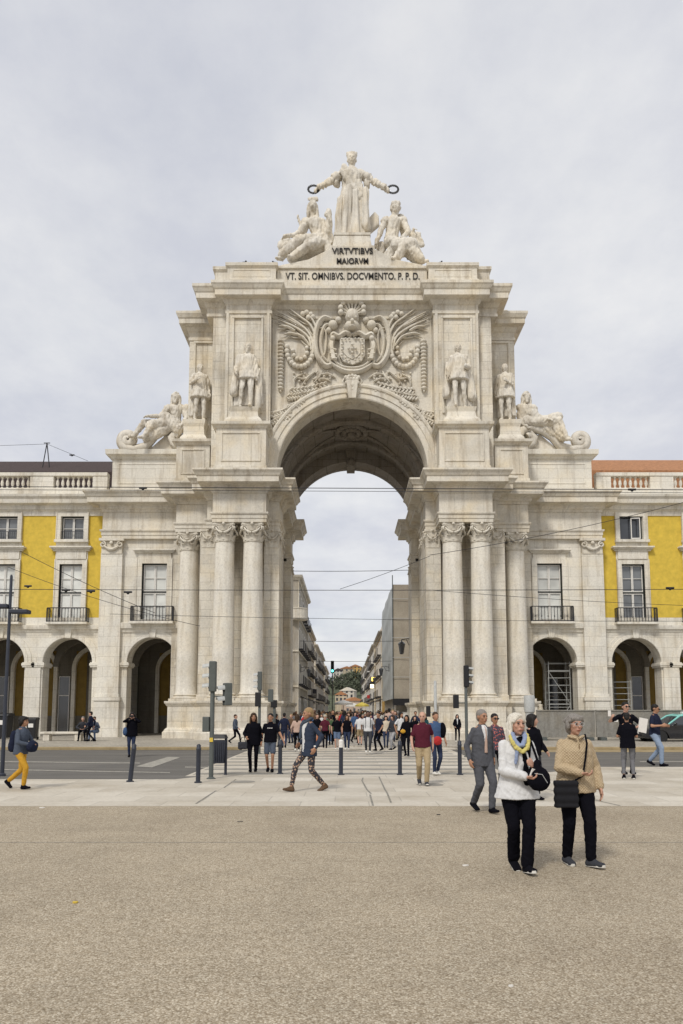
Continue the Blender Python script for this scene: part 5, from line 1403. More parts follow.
def hair_prims(J, kind):
    H, R = J['head'], J['HR']; hp = lambda x,y,z: H+R@V((x,y,z)); m = MB()
    if kind == 'short': m.sph(hp(0,.022,.042), (.080,.093,.080), 14, 10, R).sph(hp(0,.06,-.01), (.066,.05,.07), 12, 8, R)
    elif kind == 'balding': m.sph(hp(0,.03,.030), (.080,.088,.076), 14, 10, R).sph(hp(0,.055,-.01), (.07,.05,.065), 12, 8, R)
    elif kind == 'curly':
        q = random.Random(4); m.sph(hp(0,.03,.032), (.084,.094,.076), 14, 10, R).sph(hp(0,.055,-.03), (.082,.055,.085), 12, 8, R)
        for i in range(46):
            a = q.random()*6.28; b = q.random()*1.5; r = .09
            y = .03+r*math.sin(b)*math.sin(a)
            if y < -.045 and math.cos(b) < .55: continue
            m.sph(hp(r*.93*math.sin(b)*math.cos(a), y, .026+r*.86*math.cos(b)), .022, 6, 5)
        for s in (-1,1): m.sph(hp(s*.075,.01,-.01), (.028,.05,.055), 8, 6)
        m.sph(hp(0,-.012,.058), (.072,.074,.056), 14, 10, R).rc(hp(-.055,-.050,.066), hp(.05,-.056,.074), .026, .024).rc(hp(-.072,-.03,.04), hp(-.045,-.06,.06), .022, .02).rc(hp(.072,-.03,.04), hp(.045,-.06,.06), .022, .02)
    elif kind == 'long':
        m.sph(hp(0,.022,.042), (.084,.098,.083), 14, 10, R).rc(hp(0,.065,.0), hp(0,.085,-.20), .075, .055)
        for s in (-1,1):
            m.rc(hp(s*.070,-.005,.03), hp(s*.084,.0,-.10), .024, .030).rc(hp(s*.084,.0,-.10), hp(s*.092,-.02,-.20), .030, .016).rc(hp(s*.074,.03,.0), hp(s*.088,.04,-.19), .034, .026)
            m.rc(hp(s*.012,-.062,.088), hp(s*.066,-.050,.030), .020, .018)
    elif kind == 'bob':
        m.sph(hp(0,.022,.042), (.087,.100,.085), 14, 10, R).rc(hp(0,.06,.0), hp(0,.07,-.09), .078, .06)
        for s in (-1,1): m.rc(hp(s*.076,-.005,.03), hp(s*.086,.01,-.10), .028, .034)
        m.rc(hp(-.05,-.055,.075), hp(.045,-.06,.080), .026, .022)
    elif kind == 'bun': m.sph(hp(0,.022,.042), (.080,.095,.081), 14, 10, R).sph(hp(0,.10,.07), .04, 10, 8)
    elif kind == 'hat': m.sph(hp(0,.015,.055), (.085,.10,.075), 14, 10, R).lathe([(.05,-.01),(.12,-.005),(.12,.006),(.05,.01)], tuple(hp(0,.0,.045)), 16)
    return m
skin = {k: plain('skin_'+k, c, .55, var=.06, scale=20) for k, c in dict(fair=(.50,.29,.21), tan=(.36,.19,.115), deep=(.13,.065,.04), older=(.48,.27,.19)).items()}
def hair_mat(name, c):
    m, t, b = nt(name); vec = N(t, 'ShaderNodeTexCoord').outputs['Object']
    n = noise_tex(t, vec, 1.0, 4, .7, (150,150,16)); col_ = ramp(t, n, [(.3,[x*.42 for x in c]),(.5,c),(.72,[min(1,x*1.45) for x in c])])
    t.links.new(col_, b.inputs['Base Color']); b.inputs['Roughness'].default_value = .6; b.inputs['Specular IOR Level'].default_value = .25
    bp = N(t,'ShaderNodeBump'); bp.inputs['Strength'].default_value = .6; bp.inputs['Distance'].default_value = .006; t.links.new(n, bp.inputs['Height']); t.links.new(bp.outputs[0], b.inputs['Normal']); return m
hairm = {k: hair_mat('hair_'+k, c) for k, c in dict(black=(.012,.010,.009), brown=(.05,.028,.015), blond=(.30,.20,.10), grey=(.22,.20,.18), white=(.62,.58,.50), fairgrey=(.42,.38,.31)).items()}
cloth = {}
def C(name, rgb, var=.10, rough=.85):
    if name not in cloth: cloth[name] = plain('cloth_'+name, rgb, .95, var=var, scale=25, spec=(.04 if sum(rgb) < .3 else .2), bump=.15)
    return cloth[name]
for n_, c_ in dict(black=(.006,.006,.009), navy=(.018,.022,.042), charcoal=(.045,.047,.055), grey=(.15,.15,.16), lightgrey=(.35,.35,.36), white=(.60,.60,.60), offwhite=(.62,.60,.55), cream=(.55,.47,.36), beige=(.40,.29,.16), khaki=(.36,.28,.17),
                   maroon=(.085,.018,.03), red=(.40,.03,.03), denim=(.10,.14,.22), darkdenim=(.03,.04,.075), lightdenim=(.22,.28,.38), mustard=(.50,.27,.03), teal=(.02,.06,.07), pink=(.46,.33,.27), orange=(.5,.17,.06), green=(.06,.10,.05), blue=(.05,.09,.18), slate=(.075,.09,.12), purple=(.09,.04,.10), brown=(.11,.07,.045)).items(): C(n_, c_)
def quilt_mat():
    m, t, b = nt('quilted_beige'); vec = N(t, 'ShaderNodeTexCoord').outputs['Object']
    sx = N(t, 'ShaderNodeSeparateXYZ'); t.links.new(vec, sx.inputs[0])
    def lin(a, bb):
        m1 = N(t,'ShaderNodeMath',operation='MULTIPLY'); t.links.new(sx.outputs[0], m1.inputs[0]); m1.inputs[1].default_value = a
        m2 = N(t,'ShaderNodeMath',operation='MULTIPLY_ADD'); t.links.new(sx.outputs[2], m2.inputs[0]); m2.inputs[1].default_value = bb; t.links.new(m1.outputs[0], m2.inputs[2])
        s_ = N(t,'ShaderNodeMath',operation='SINE'); t.links.new(m2.outputs[0], s_.inputs[0]); ab = N(t,'ShaderNodeMath',operation='ABSOLUTE'); t.links.new(s_.outputs[0], ab.inputs[0]); return ab.outputs[0]
    p = N(t,'ShaderNodeMath',operation='MINIMUM'); t.links.new(lin(105,105), p.inputs[0]); t.links.new(lin(105,-105), p.inputs[1])
    c = ramp(t, p.outputs[0], [(0,(.33,.25,.15)),(.22,(.46,.35,.215)),(1,(.50,.39,.25))]); t.links.new(c, b.inputs['Base Color']); b.inputs['Roughness'].default_value = .6
    bp = N(t,'ShaderNodeBump'); bp.inputs['Strength'].default_value = .6; bp.inputs['Distance'].default_value = .01; t.links.new(p.outputs[0], bp.inputs['Height']); t.links.new(bp.outputs[0], b.inputs['Normal']); return m
cloth['quilted'] = quilt_mat()
def pattern_mat(name, a, c2, scale, th=.5):
    m, t, b = nt(name); vec = N(t, 'ShaderNodeTexCoord').outputs['Object']
    v = N(t, 'ShaderNodeTexVoronoi'); v.inputs['Scale'].default_value = scale; t.links.new(vec, v.inputs['Vector'])
    c = ramp(t, v.outputs['Distance'], [(th-.04,c2),(th+.04,a)]); t.links.new(c, b.inputs['Base Color']); b.inputs['Roughness'].default_value = .85; return m
cloth['floral'] = pattern_mat('patterned_trousers', (.03,.028,.035), (.40,.27,.19), 22, .38)
cloth['printed'] = pattern_mat('printed_blouse', (.05,.04,.06), (.45,.12,.10), 25, .36)
cloth['blackquilt'] = pattern_mat('black_quilted', (.012,.012,.014), (.05,.05,.055), 18, .3)

def person(px, feet, top, lab, J, heading=0.0, H=None, gz=.004, detail=.014, sk='fair', hair='short', hc='brown', tp=None, bt=None, shoe='black', fem=False, w=1.0, group=None, inner=None, coat=None, eyes=False, curl=.35, grip=(False,False), sole=None, tie=None, glasses=False, seated=False, name='person'):
    g = G(px, feet, gz)
    if H is None: H = PX(px, top, g.y).z-gz
    k = H/1.735
    th = thing(name, lab, 'person', (g.x, g.y, gz), heading, group)
    S = Matrix.Scale(k, 4); sm = 2
    low = min(J['an'][0].z, J['an'][1].z) if not seated else .09
    S = Matrix.Scale(k, 4) @ Matrix.Translation((0,0,.09-low))
    organic(body_prims(J, fem, w, True, curl, grip), 'body', skin[sk], th, detail, sm, M=S)
    tp = tp or {}; bt = bt or {}
    fa = creases(.0065 if detail < .02 else .008, px*.1)
    if bt:
        kind = bt.get('kind','trousers'); mt_ = cloth[bt['c']]
        if kind == 'skirt':
            p = J['pel']; m = MB().loft([(p+V((0,0,.12)),.15,.11),(p,.18,.13),(p+V((0,0,-.2)),.2,.16),(p+V((0,0,-bt.get('len',.45))),.24,.21)], 20)
        else: m = legs_prims(J, w, bt.get('L',.0), bt.get('end',.97), kind == 'shorts', bt.get('hem',0))
        organic(m, kind, mt_, th, detail*1.1, sm, fa, M=S)
    if tp:
        a = dict(hem=tp.get('hem',.86), sleeve=tp.get('sleeve','short'), w=w*tp.get('w',1), loose=tp.get('L',.0), flare=tp.get('flare',0), arm=tp.get('arm',0))
        organic(top_prims(J, **a), tp.get('name','shirt'), cloth[tp['c']], th, detail*1.1, sm, fa, M=S)
    if inner:                                   # strip of shirt showing between the open jacket fronts
        sp = J['sp']; L = tp.get('L',0); wd = inner.get('w',.05); T = Matrix.Rotation(J['tyaw'],3,'Z')
        f = lambda z, d: sp(z)+T@V((inner.get('x',0),-d,0))
        zb = inner.get('zb',.95)
        secs = [(f(1.46,.02),wd*1.1,.045),(f(1.40,.075+L),wd*1.2,.045),(f(1.30,.085*w+L),wd,.050),(f(1.15,.082*w+L),wd*.85,.050),(f(1.05,.078*w+L),wd*.7*inner.get('k',1),.048),(f(zb,.085*w+L),wd*.55*inner.get('k',1),.05)]
        organic(MB().loft(secs,14,J['tyaw']), inner.get('name','shirt'), cloth[inner['c']], th, detail*.9, 1, M=S)
        if tie:
            secs = [(f(1.435,.058),.014,.05),(f(1.38,.098+L),.014,.04),(f(1.2,.118*w+L),.024,.026),(f(1.0,.122*w+L),.028,.02)]
            organic(MB().loft(secs,12,J['tyaw']), 'tie', cloth[tie], th, detail*.6, 1, M=S)
    for i in (0,1):
        m, a, fd, dn, sd = shoe_prims(J, i)
        so_ = organic(m, 'shoe', cloth[shoe], th, detail*.9, 1, M=S)
        if sole:
            q = MB(); pts = []
            for u, hw in ((-.075,.022),(-.05,.036),(.0,.038),(.06,.040),(.11,.045),(.155,.036),(.178,.016)): pts.append((u,hw))
            lo = [a+fd*u+sd*hw+dn*.082 for u, hw in pts]+[a+fd*u-sd*hw+dn*.082 for u, hw in reversed(pts)]
            hi = [p-dn*.026 for p in lo]; n = len(lo)
            q.add(lo+hi, [tuple(range(n)), tuple(range(n,2*n))[::-1]]+[(j,(j+1)%n,(j+1)%n+n,j+n) for j in range(n)])
            o = q.build('sole', cloth[sole], so_); o.data.transform(S)
    if hair: organic(hair_prims(J, hair), 'hair' if hair != 'hat' else 'hat', hairm[hc], th, detail*.9, 2, folds(.0035,40,7,px), M=S)
    if eyes:
        Hh, R = J['head'], J['HR']; hp = lambda x,y,z: Hh+R@V((x,y,z))
        for q in (-1,1):
            e = MB().sph(hp(q*.029,-.083,.008), (.0125,.006,.0065), 8, 6, R).build('eye', M['bronze'], th, smooth=True); e.data.transform(S)
            b = MB().rc(hp(q*.045,-.083,.032), hp(q*.016,-.091,.031), .004, .004, 6).build('eyebrow', hairm[hc if hc != 'white' else 'fairgrey'], th, smooth=True); b.data.transform(S)
        mo = MB().rc(hp(-.019,-.090,-.056), hp(.019,-.090,-.056), .006, .006, 6).build('mouth', cloth['lips'], th, smooth=True); mo.data.transform(S)
        if glasses:
            gm_ = MB()
            for q in (-1,1):
                gm_.tube([hp(q*.031+.024*math.cos(a_),-.104,.006+.018*math.sin(a_)) for a_ in [6.283*j/12 for j in range(13)]], .0028, 5)
                gm_.tube([hp(q*.055,-.102,.01), hp(q*.078,-.02,.008), hp(q*.08,.02,.006)], .0026, 5)
            gm_.tube([hp(-.008,-.105,.008), hp(.008,-.105,.008)], .0026, 5)
            o = gm_.build('glasses', M['light_metal'] if glasses == 1 else M['black'], th); o.data.transform(S)
            if glasses == 2:
                o2 = MB()
                for q in (-1,1): o2.sph(hp(q*.031,-.102,.006), (.024,.004,.018), 8, 6, R)
                o2 = o2.build('dark_lenses', M['black'], o); o2.data.transform(S)
    th['_k'] = k
    return th, S, g
C('lips', (.30,.10,.08))
def local(th, S, p):          # point of the unit figure -> world
    q = S @ V(p); return Matrix.Translation(th.location) @ Matrix.Rotation(th.rotation_euler.z, 4, 'Z') @ q
def worldmesh(mb, th, S):     # carry a mesh drawn in figure space into world space
    mb.v = [tuple(local(th, S, p)) for p in mb.v]; return mb

# ---- the two women in front
J1 = pose(feet=((-.03,.10,.115),(.05,-.16,.09)), hands=((.04,-.24,1.02),(.12,-.22,1.14)), elb=((-1,.5,-.2),(.5,.9,-.7)), lean=.05, drop=.02, hyaw=.30, hpitch=-.05, toe=(.35,-.15), tyaw=.12, fyaw=(.1,.15))
w1, S1, g1 = person(519, 870, 709.5, 'white-haired woman in a white jacket and black trousers with a yellow and blue scarf', J1, 0.02, detail=.0095, sk='older', hair='long', hc='white', fem=True, w=1.16,
    tp=dict(c='white', sleeve='long', hem=.79, L=.008, flare=.03, arm=.010, name='jacket'), bt=dict(c='black', L=.010, hem=.012), shoe='black', sole='offwhite', inner=dict(c='black', w=.075, x=.045, k=1.5, zb=.93, name='vest'), eyes=True, grip=(True,False))
def fp(J, x, y, z): return J['sp'](z)+V((x,y,0))
m = MB()                                     # scarf
m.tube([fp(J1,-.085,-.05,1.49),fp(J1,-.085,-.12,1.42),fp(J1,-.04,-.165,1.34),fp(J1,.02,-.18,1.30),fp(J1,.075,-.165,1.34),fp(J1,.10,-.12,1.42),fp(J1,.10,-.05,1.49)], [.016,.019,.020,.020,.020,.019,.016], 8)
organic(m, 'yellow_scarf', C('scarf_yellow', (.52,.45,.15)), w1, .008, 1, folds(.011,26,26), M=S1)
m = MB().tube([fp(J1,-.06,-.06,1.50),fp(J1,-.055,-.115,1.43),fp(J1,-.01,-.15,1.36),fp(J1,.03,-.15,1.37),fp(J1,.07,-.11,1.44),fp(J1,.07,-.05,1.50)], .026, 8).rc(fp(J1,-.02,-.155,1.36), fp(J1,-.055,-.175,1.18), .022, .016)
organic(m, 'blue_scarf', C('scarf_blue', (.24,.29,.42)), w1, .009, 1, folds(.006,30,20), M=S1)
m = MB()
for q in (-1,1): m.rc(fp(J1,.02+q*.03,-.150,1.30), fp(J1,.0+q*.075,-.095,1.44), .012, .018).rc(fp(J1,.045+q*.085,-.150,1.10), fp(J1,.02+q*.05,-.155,1.29), .007, .012)
organic(m, 'lapel', cloth['white'], w1, .009, 1, M=S1)
# black cap-like round bag held in front of her
c0 = fp(J1,.17,-.24,1.02); m = MB().sph(c0, (.125,.075,.135), 18, 12, Matrix.Rotation(-.5,3,'Y')).rc(c0+V((-.05,0,.08)), c0+V((.0,.02,.16)), .05, .04)
o = organic(worldmesh(m, w1, S1), 'shoulder_bag', cloth['black'], None, .012, 2, folds(.006,18,18)); tag(o, 'round soft black bag held by the white-haired woman', 'bag')
z_ = MB().tube([c0+V((-.06,-.082,.06)), c0+V((.02,-.085,.05)), c0+V((.08,-.06,-.04))], .004, 5); worldmesh(z_, w1, S1).build('zip', M['light_metal'], o)
m = MB().tube([c0+V((.03,.02,.10)), fp(J1,.17,-.13,1.28), fp(J1,.13,-.06,1.44), fp(J1,.13,.06,1.44)], .014, 6); worldmesh(m, w1, S1).build('strap', cloth['black'], o)
m = MB().obox(J1['wr'][0]+V((.07,-.04,.035)), (.075,.012,.10), .4, .2, .3); tag(worldmesh(m, w1, S1).build('folded_paper', M['frame_white']), 'small folded white paper in the white-haired woman\'s hand', 'paper')

J2 = pose(feet=((-.11,.04,.09),(.10,-.16,.09)), hands=((-.0,-.225,1.04),(.27,-.04,.86)), elb=((-1,.45,-.1),(.5,1,0)), lean=.03, drop=.012, hyaw=.25, hpitch=.0, toe=(.05,-.08), fyaw=(.1,.55))
w2, S2, g2_ = person(578, 864, 711, 'grey-haired woman with glasses in a beige quilted jacket and black trousers', J2, 0.0, detail=.0095, sk='older', hair='curly', hc='grey', fem=True, w=1.2,
    tp=dict(c='quilted', sleeve='long', hem=.82, L=.010, flare=.0, arm=.008, name='quilted_jacket'), bt=dict(c='black', L=.012), shoe='charcoal', sole='offwhite', eyes=True, glasses=1, grip=(True,False))
m = MB()
for q in (-1,1): m.rc(fp(J2,q*.02,-.12,1.44), fp(J2,q*.085,-.06,1.46), .016, .018)
organic(m, 'collar', cloth['quilted'], w2, .009, 1, M=S2)
m = MB().box(-.004,.004,-.006,.006,0,.52); m.v = [tuple(fp(J2,.01,-.152-.012*math.sin((p[2])*6),.86)+V((p[0],p[1],p[2]))) for p in m.v]
o = m.build('placket', C('dark_beige',(.22,.15,.08)), w2); o.data.transform(S2)
b0 = fp(J2,-.17,-.21,.83); m = MB().box(-.13,.13,-.045,.045,-.155,.14)
m.v = [tuple(b0+V(p)) for p in m.v]; o = organic(worldmesh(m, w2, S2), 'shoulder_bag', C('softblack',(.02,.02,.023)), None, .012, 3, lambda p, n: .012*abs(math.sin(p.z*38))-.006)
tag(o, 'black quilted shoulder bag at the hip of the beige-jacketed woman', 'bag')
m = MB().tube([b0+V((.10,-.01,.14)), fp(J2,.03,-.185,1.02), fp(J2,.07,-.168,1.22), fp(J2,.10,-.135,1.38), fp(J2,.115,-.03,1.475), fp(J2,.10,.10,1.40)], .011, 6); worldmesh(m, w2, S2).build('strap', cloth['black'], o)

# ---- the man in the grey suit
J3 = walk(.17, lead=1, arm=.06, lean=.02, hyaw=.15, hpitch=.02, hands=((-.26,-.05,.86),(.25,.06,.88)))
person(483, 812, 706.5, 'grey-bearded man in a grey suit, white shirt and pale pink tie', J3, .35, detail=.012, sk='tan', hair='short', hc='grey', w=1.05,
    tp=dict(c='charcoal2' if False else 'suit', sleeve='long', hem=.78, L=.008, name='suit_jacket') if C('suit',(.085,.088,.10)) or True else None, bt=dict(c='suit', L=.010), shoe='black', inner=dict(c='white', w=.045, zb=1.08, k=.5), tie='pink', eyes=True)
person(496, 790, 712.5, 'person with dark-rimmed glasses and a printed top half hidden behind the suited man', pose(hyaw=.1), .1, detail=.02, sk='tan', hair='short', hc='black', fem=True, tp=dict(c='printed', sleeve='long'), bt=dict(c='black'), eyes=True, glasses=2)
dk, Sd, gd = person(534, 800, 713, 'person in dark clothing mostly hidden behind the white-haired woman', pose(hands=((-.2,-.1,.9),(.24,-.15,.95)), hyaw=.9), .5, detail=.022, sk='fair', hair='bob', hc='black', tp=dict(c='black', sleeve='long', L=.02), bt=dict(c='charcoal'))

# ---- woman with scarf striding to the left
J4 = pose(feet=((-.05,-.36,.10),(.06,.30,.12)), hands=((-.22,-.10,.93),(.24,.02,.86)), lean=.02, drop=.07, toe=(-.15,.35), hyaw=-.1, hpitch=.03)
w4, S4, g4 = person(309, 791, 702.5, 'short-haired woman in a dark denim jacket, scarf and patterned trousers striding left', J4, -math.pi/2+.5, detail=.012, sk='tan', hair='short', hc='blond', fem=True,
    tp=dict(c='indigo' if C('indigo',(.035,.045,.07)) else '', sleeve='long', hem=.76, L=.012, name='jacket'), bt=dict(c='floral', end=.86), shoe='brown', inner=dict(c='white', w=.075, zb=.84, k=1.4), eyes=True)
m = MB().tube([fp(J4,-.08,.03,1.50),fp(J4,-.09,-.08,1.44),fp(J4,-.02,-.14,1.38),fp(J4,.06,-.11,1.43),fp(J4,.09,.0,1.50),fp(J4,0,.08,1.50),fp(J4,-.08,.03,1.50)], .028, 8).rc(fp(J4,-.05,-.13,1.38), fp(J4,-.09,-.15,1.12), .035, .03)
organic(m, 'scarf', cloth['teal'] if False else C('scarf_slate',(.06,.075,.10)), w4, .011, 1, folds(.008,30,20), M=S4)
m = MB().lathe([(.033,-.016),(.037,0),(.033,.016)], tuple(J4['wr'][1]+V((0,0,.03))), 12); o = m.build('wristwatch', M['frame_white'], w4); o.data.transform(S4)

# ---- couple in black
w5, S5, g5 = person(253, 772, 711.5, 'long-haired woman all in black carrying a dark handbag', walk(.07, 0, .03, hands=((-.20,-.14,1.0),(.23,-.02,.86)), hyaw=.15), .05, detail=.014, sk='tan', hair='long', hc='brown', fem=True, w=1.05, tp=dict(c='black', sleeve='long', hem=.78, L=.02), bt=dict(c='black'), eyes=True)
m = MB().box(-.13,.13,-.05,.05,-.2,.0); b0 = J5c = V((-.30,-.06,.86)); m.v = [tuple(b0+V(p)) for p in m.v]
o = organic(worldmesh(m, w5, S5), 'handbag', cloth['charcoal'], None, .016, 3, folds(.01,12,12)); tag(o, 'dark handbag carried on the arm of the woman in black', 'bag')
m = MB().tube([b0+V((-.08,0,-.02)), b0+V((-.03,-.02,.13)), b0+V((.04,-.02,.14)), b0+V((.09,0,-.02))], .01, 6); worldmesh(m, w5, S5).build('handle', cloth['black'], o)
w6, S6, g6 = person(270, 772, 712, 'boy in a black T-shirt with white print and grey shorts, arm held out', walk(.08, 1, .05, hands=((-.25,-.02,.86),(.40,-.16,.90)), hyaw=-.1), 0, detail=.014, sk='tan', hair='short', hc='black', tp=dict(c='black', sleeve='short', L=.012, w=1.04), bt=dict(kind='shorts', c='slate', L=.004), shoe='black', eyes=True)
m = MB(); 
for k_ in range(6): m.box(-.075+k_*.026,-.058+k_*.026,-.004,.004,-.012+.004*(k_%2),.012)
Jw = pose(); m.v = [(p[0], p[1]-.137, p[2]+1.27) for p in m.v]; m.v = [tuple(S6@V(p)) for p in m.v]; m.build('shirt_print', M['frame_white'], w6)

# ---- man in maroon and the pair behind him
person(423, 785, 709.5, 'man in a maroon T-shirt and khaki trousers walking', walk(.15, 1, .10, hyaw=-.2, hpitch=.05), .0, detail=.0135, sk='fair', hair='balding', hc='blond', tp=dict(c='maroon', sleeve='short', L=.008), bt=dict(c='khaki', L=.010), shoe='charcoal', sole='offwhite', eyes=True, w=1.04)
w8, S8, g8 = person(436, 775, 710.5, 'person in a blue shirt and dark jeans just behind the maroon T-shirt', walk(.05, 0, .05), .3, detail=.018, sk='tan', hair='short', hc='brown', tp=dict(c='blue', sleeve='short'), bt=dict(c='darkdenim'), shoe='offwhite')
m = MB().sph((.20,-.02,1.20),(.10,.12,.22),12,9); o = organic(worldmesh(m, w8, S8), 'backpack', cloth['black'], None, .02, 2); tag(o, 'black backpack on the person in the blue shirt', 'backpack')
m = MB().sph((-.06,-.26,.93),(.13,.06,.12),12,9); o = organic(worldmesh(m, w8, S8), 'handbag', cloth['red'], None, .02, 2, folds(.012,14,14)); tag(o, 'bright red bag beside the man in the maroon T-shirt', 'bag')
# ---- woman in black suit standing by the pedestal
person(457.5, 742, 714, 'small dark-haired woman in a black suit standing by the right pedestal', pose(hands=((-.17,-.12,.95),(.2,-.05,.88))), 0, gz=.11, detail=.02, sk='fair', hair='long', hc='black', fem=True, tp=dict(c='black', sleeve='long', hem=.8), bt=dict(c='black'), inner=dict(c='white', w=.04, zb=1.1), shoe='offwhite')
# ---- group on the right
w9, S9, g9 = person(629, 779, 712, 'dark-haired person seen from behind in a black top and grey leggings', pose(feet=((-.11,.03,.09),(.12,0,.09)), hands=((-.12,-.26,1.10),(.14,-.26,1.08)), elb=((-.6,.6,-.8),(.6,.6,-.8)), hpitch=.2), math.pi*.92, detail=.013, sk='tan', hair='short', hc='black', fem=True, tp=dict(c='black', sleeve='short', hem=.80, L=.015), bt=dict(c='grey', end=.86), shoe='black', sole='offwhite')
w10, S10, g10 = person(628, 774, 701, 'person with sunglasses in black holding up a phone behind the one in leggings', pose(feet=((-.1,0,.09),(.1,0,.09)), hands=((-.44,-.28,1.34),(.18,-.22,1.12)), elb=((-1,.1,-.6),(1,.3,-.4)), hpitch=-.02, hyaw=.1), -.0, detail=.0135, sk='fair', hair='short', hc='black', tp=dict(c='black', sleeve='short', hem=.86), bt=dict(c='charcoal'), eyes=True, glasses=2)
m = MB().obox(J1['head']*0+V((-.50,-.31,1.44)), (.07,.012,.14), .2); tag(worldmesh(m, w10, S10).build('phone', M['frame_white']), 'pale phone held up by the person with sunglasses', 'phone')
m = MB().obox(V((.26,-.36,1.16)), (.20,.006,.34), -.7, .1, .2); tag(worldmesh(m, w10, S10).build('folded_map', M['frame_white']), 'white folded map held between the two people in black', 'map')
person(656, 766, 702, 'man with sunglasses in a navy T-shirt and faded jeans walking right', pose(feet=((-.08,-.20,.09),(.08,.20,.14)), hands=((-.16,-.28,1.10),(.12,-.30,1.08)), elb=((-.8,1,-.4),(.8,1,-.4)), lean=.05, drop=.04, toe=(-.1,.4), hpitch=.2, hyaw=.2), .75, detail=.013, sk='tan', hair='short', hc='black', tp=dict(c='navy', sleeve='short', L=.008), bt=dict(c='lightdenim', L=.008), shoe='black', eyes=True, glasses=2)
# ---- left group
w12, S12, g12 = person(19, 789, 713, 'curly-haired woman in mustard trousers and a grey jacket walking right', pose(feet=((-.06,-.16,.09),(.06,.34,.17)), hands=((-.10,-.30,1.02),(.12,-.28,1.0)), elb=((-1,.8,-.2),(1,.8,-.2)), lean=.05, drop=.05, toe=(-.1,.7), hyaw=.1), math.pi/2-.25, detail=.013, sk='tan', hair='curly', hc='black', fem=True, tp=dict(c='slate', sleeve='long', hem=.84, L=.012, name='jacket'), bt=dict(c='mustard', L=.004, end=.93), shoe='black', eyes=True)
m = MB().sph((0,-.30,.97),(.17,.10,.13),14,10); o = organic(worldmesh(m, w12, S12), 'duffel_bag', cloth['navy'], None, .016, 2, folds(.015,10,10)); tag(o, 'dark blue bag hugged in front by the woman in mustard trousers', 'bag')
m = MB().rc((.02,.20,1.25),(.04,.24,.94),.08,.11); o = organic(worldmesh(m, w12, S12), 'backpack', cloth['navy'], None, .018, 2, folds(.012,10,10)); tag(o, 'dark backpack hanging behind the woman in mustard trousers', 'backpack')
w13, S13, g13 = person(131, 757, 712, 'lone person in a dark coat raising both hands to the face', pose(feet=((-.07,.02,.09),(.06,-.05,.09)), hands=((-.08,-.18,1.50),(.10,-.18,1.50)), elb=((-1,0,-.8),(1,0,-.8))), .2, detail=.016, sk='fair', hair='bob', hc='black', fem=True, tp=dict(c='black', sleeve='long', hem=.80, L=.03), bt=dict(c='darkdenim'), w=1.1)
m = MB().sph((-.24,-.05,.98),(.09,.10,.17),12,9); o = organic(worldmesh(m, w13, S13), 'shoulder_bag', cloth['blue'], None, .018, 2, folds(.01,10,10)); tag(o, 'blue shoulder bag of the lone person at the road', 'bag')
m = MB().obox(V((0,-.22,1.58)), (.12,.07,.08)); tag(worldmesh(m, w13, S13).build('camera', M['black'], bevel=.01), 'small black camera held to the face of the lone person', 'camera')
person(90, 741.5, 710.5, 'person in dark clothes walking past the bench to the left', walk(.2, 0, .12), -math.pi/2, gz=.11, detail=.02, sk='fair', hair='short', hc='black', tp=dict(c='navy', sleeve='long', L=.01), bt=dict(c='black'))
person(235, 744, 713, 'man in a blue top and black trousers striding right past the left pedestal', walk(.30, 1, .2), math.pi/2-.2, gz=.11, detail=.02, sk='fair', hair='short', hc='brown', tp=dict(c='slate', sleeve='long', L=.01), bt=dict(c='black'))
for i, (px, c, hcx, lab) in enumerate([(64,'charcoal','grey','grey-haired person in black sitting on the left of the stone bench'),(77.5,'slate','brown','person in a blue-grey top sitting on the right of the stone bench')]):
    Js = pose(feet=((-.16,-.42,.09),(.16,-.40,.09)), hands=((-.10,-.35,.62),(.10,-.36,.62)), lean=.35, drop=.42, hpitch=.15, elb=((-1,.3,0),(1,.3,0)))
    th, S, g = person(px, 743, None, lab, Js, .15*(1-2*i), H=1.68, gz=.11, detail=.02, sk='fair', hair='short', hc=hcx, tp=dict(c=c, sleeve='long', L=.01), bt=dict(c='black' if i == 0 else 'denim'), seated=True)
    th.location.y = BENCH.y-.02

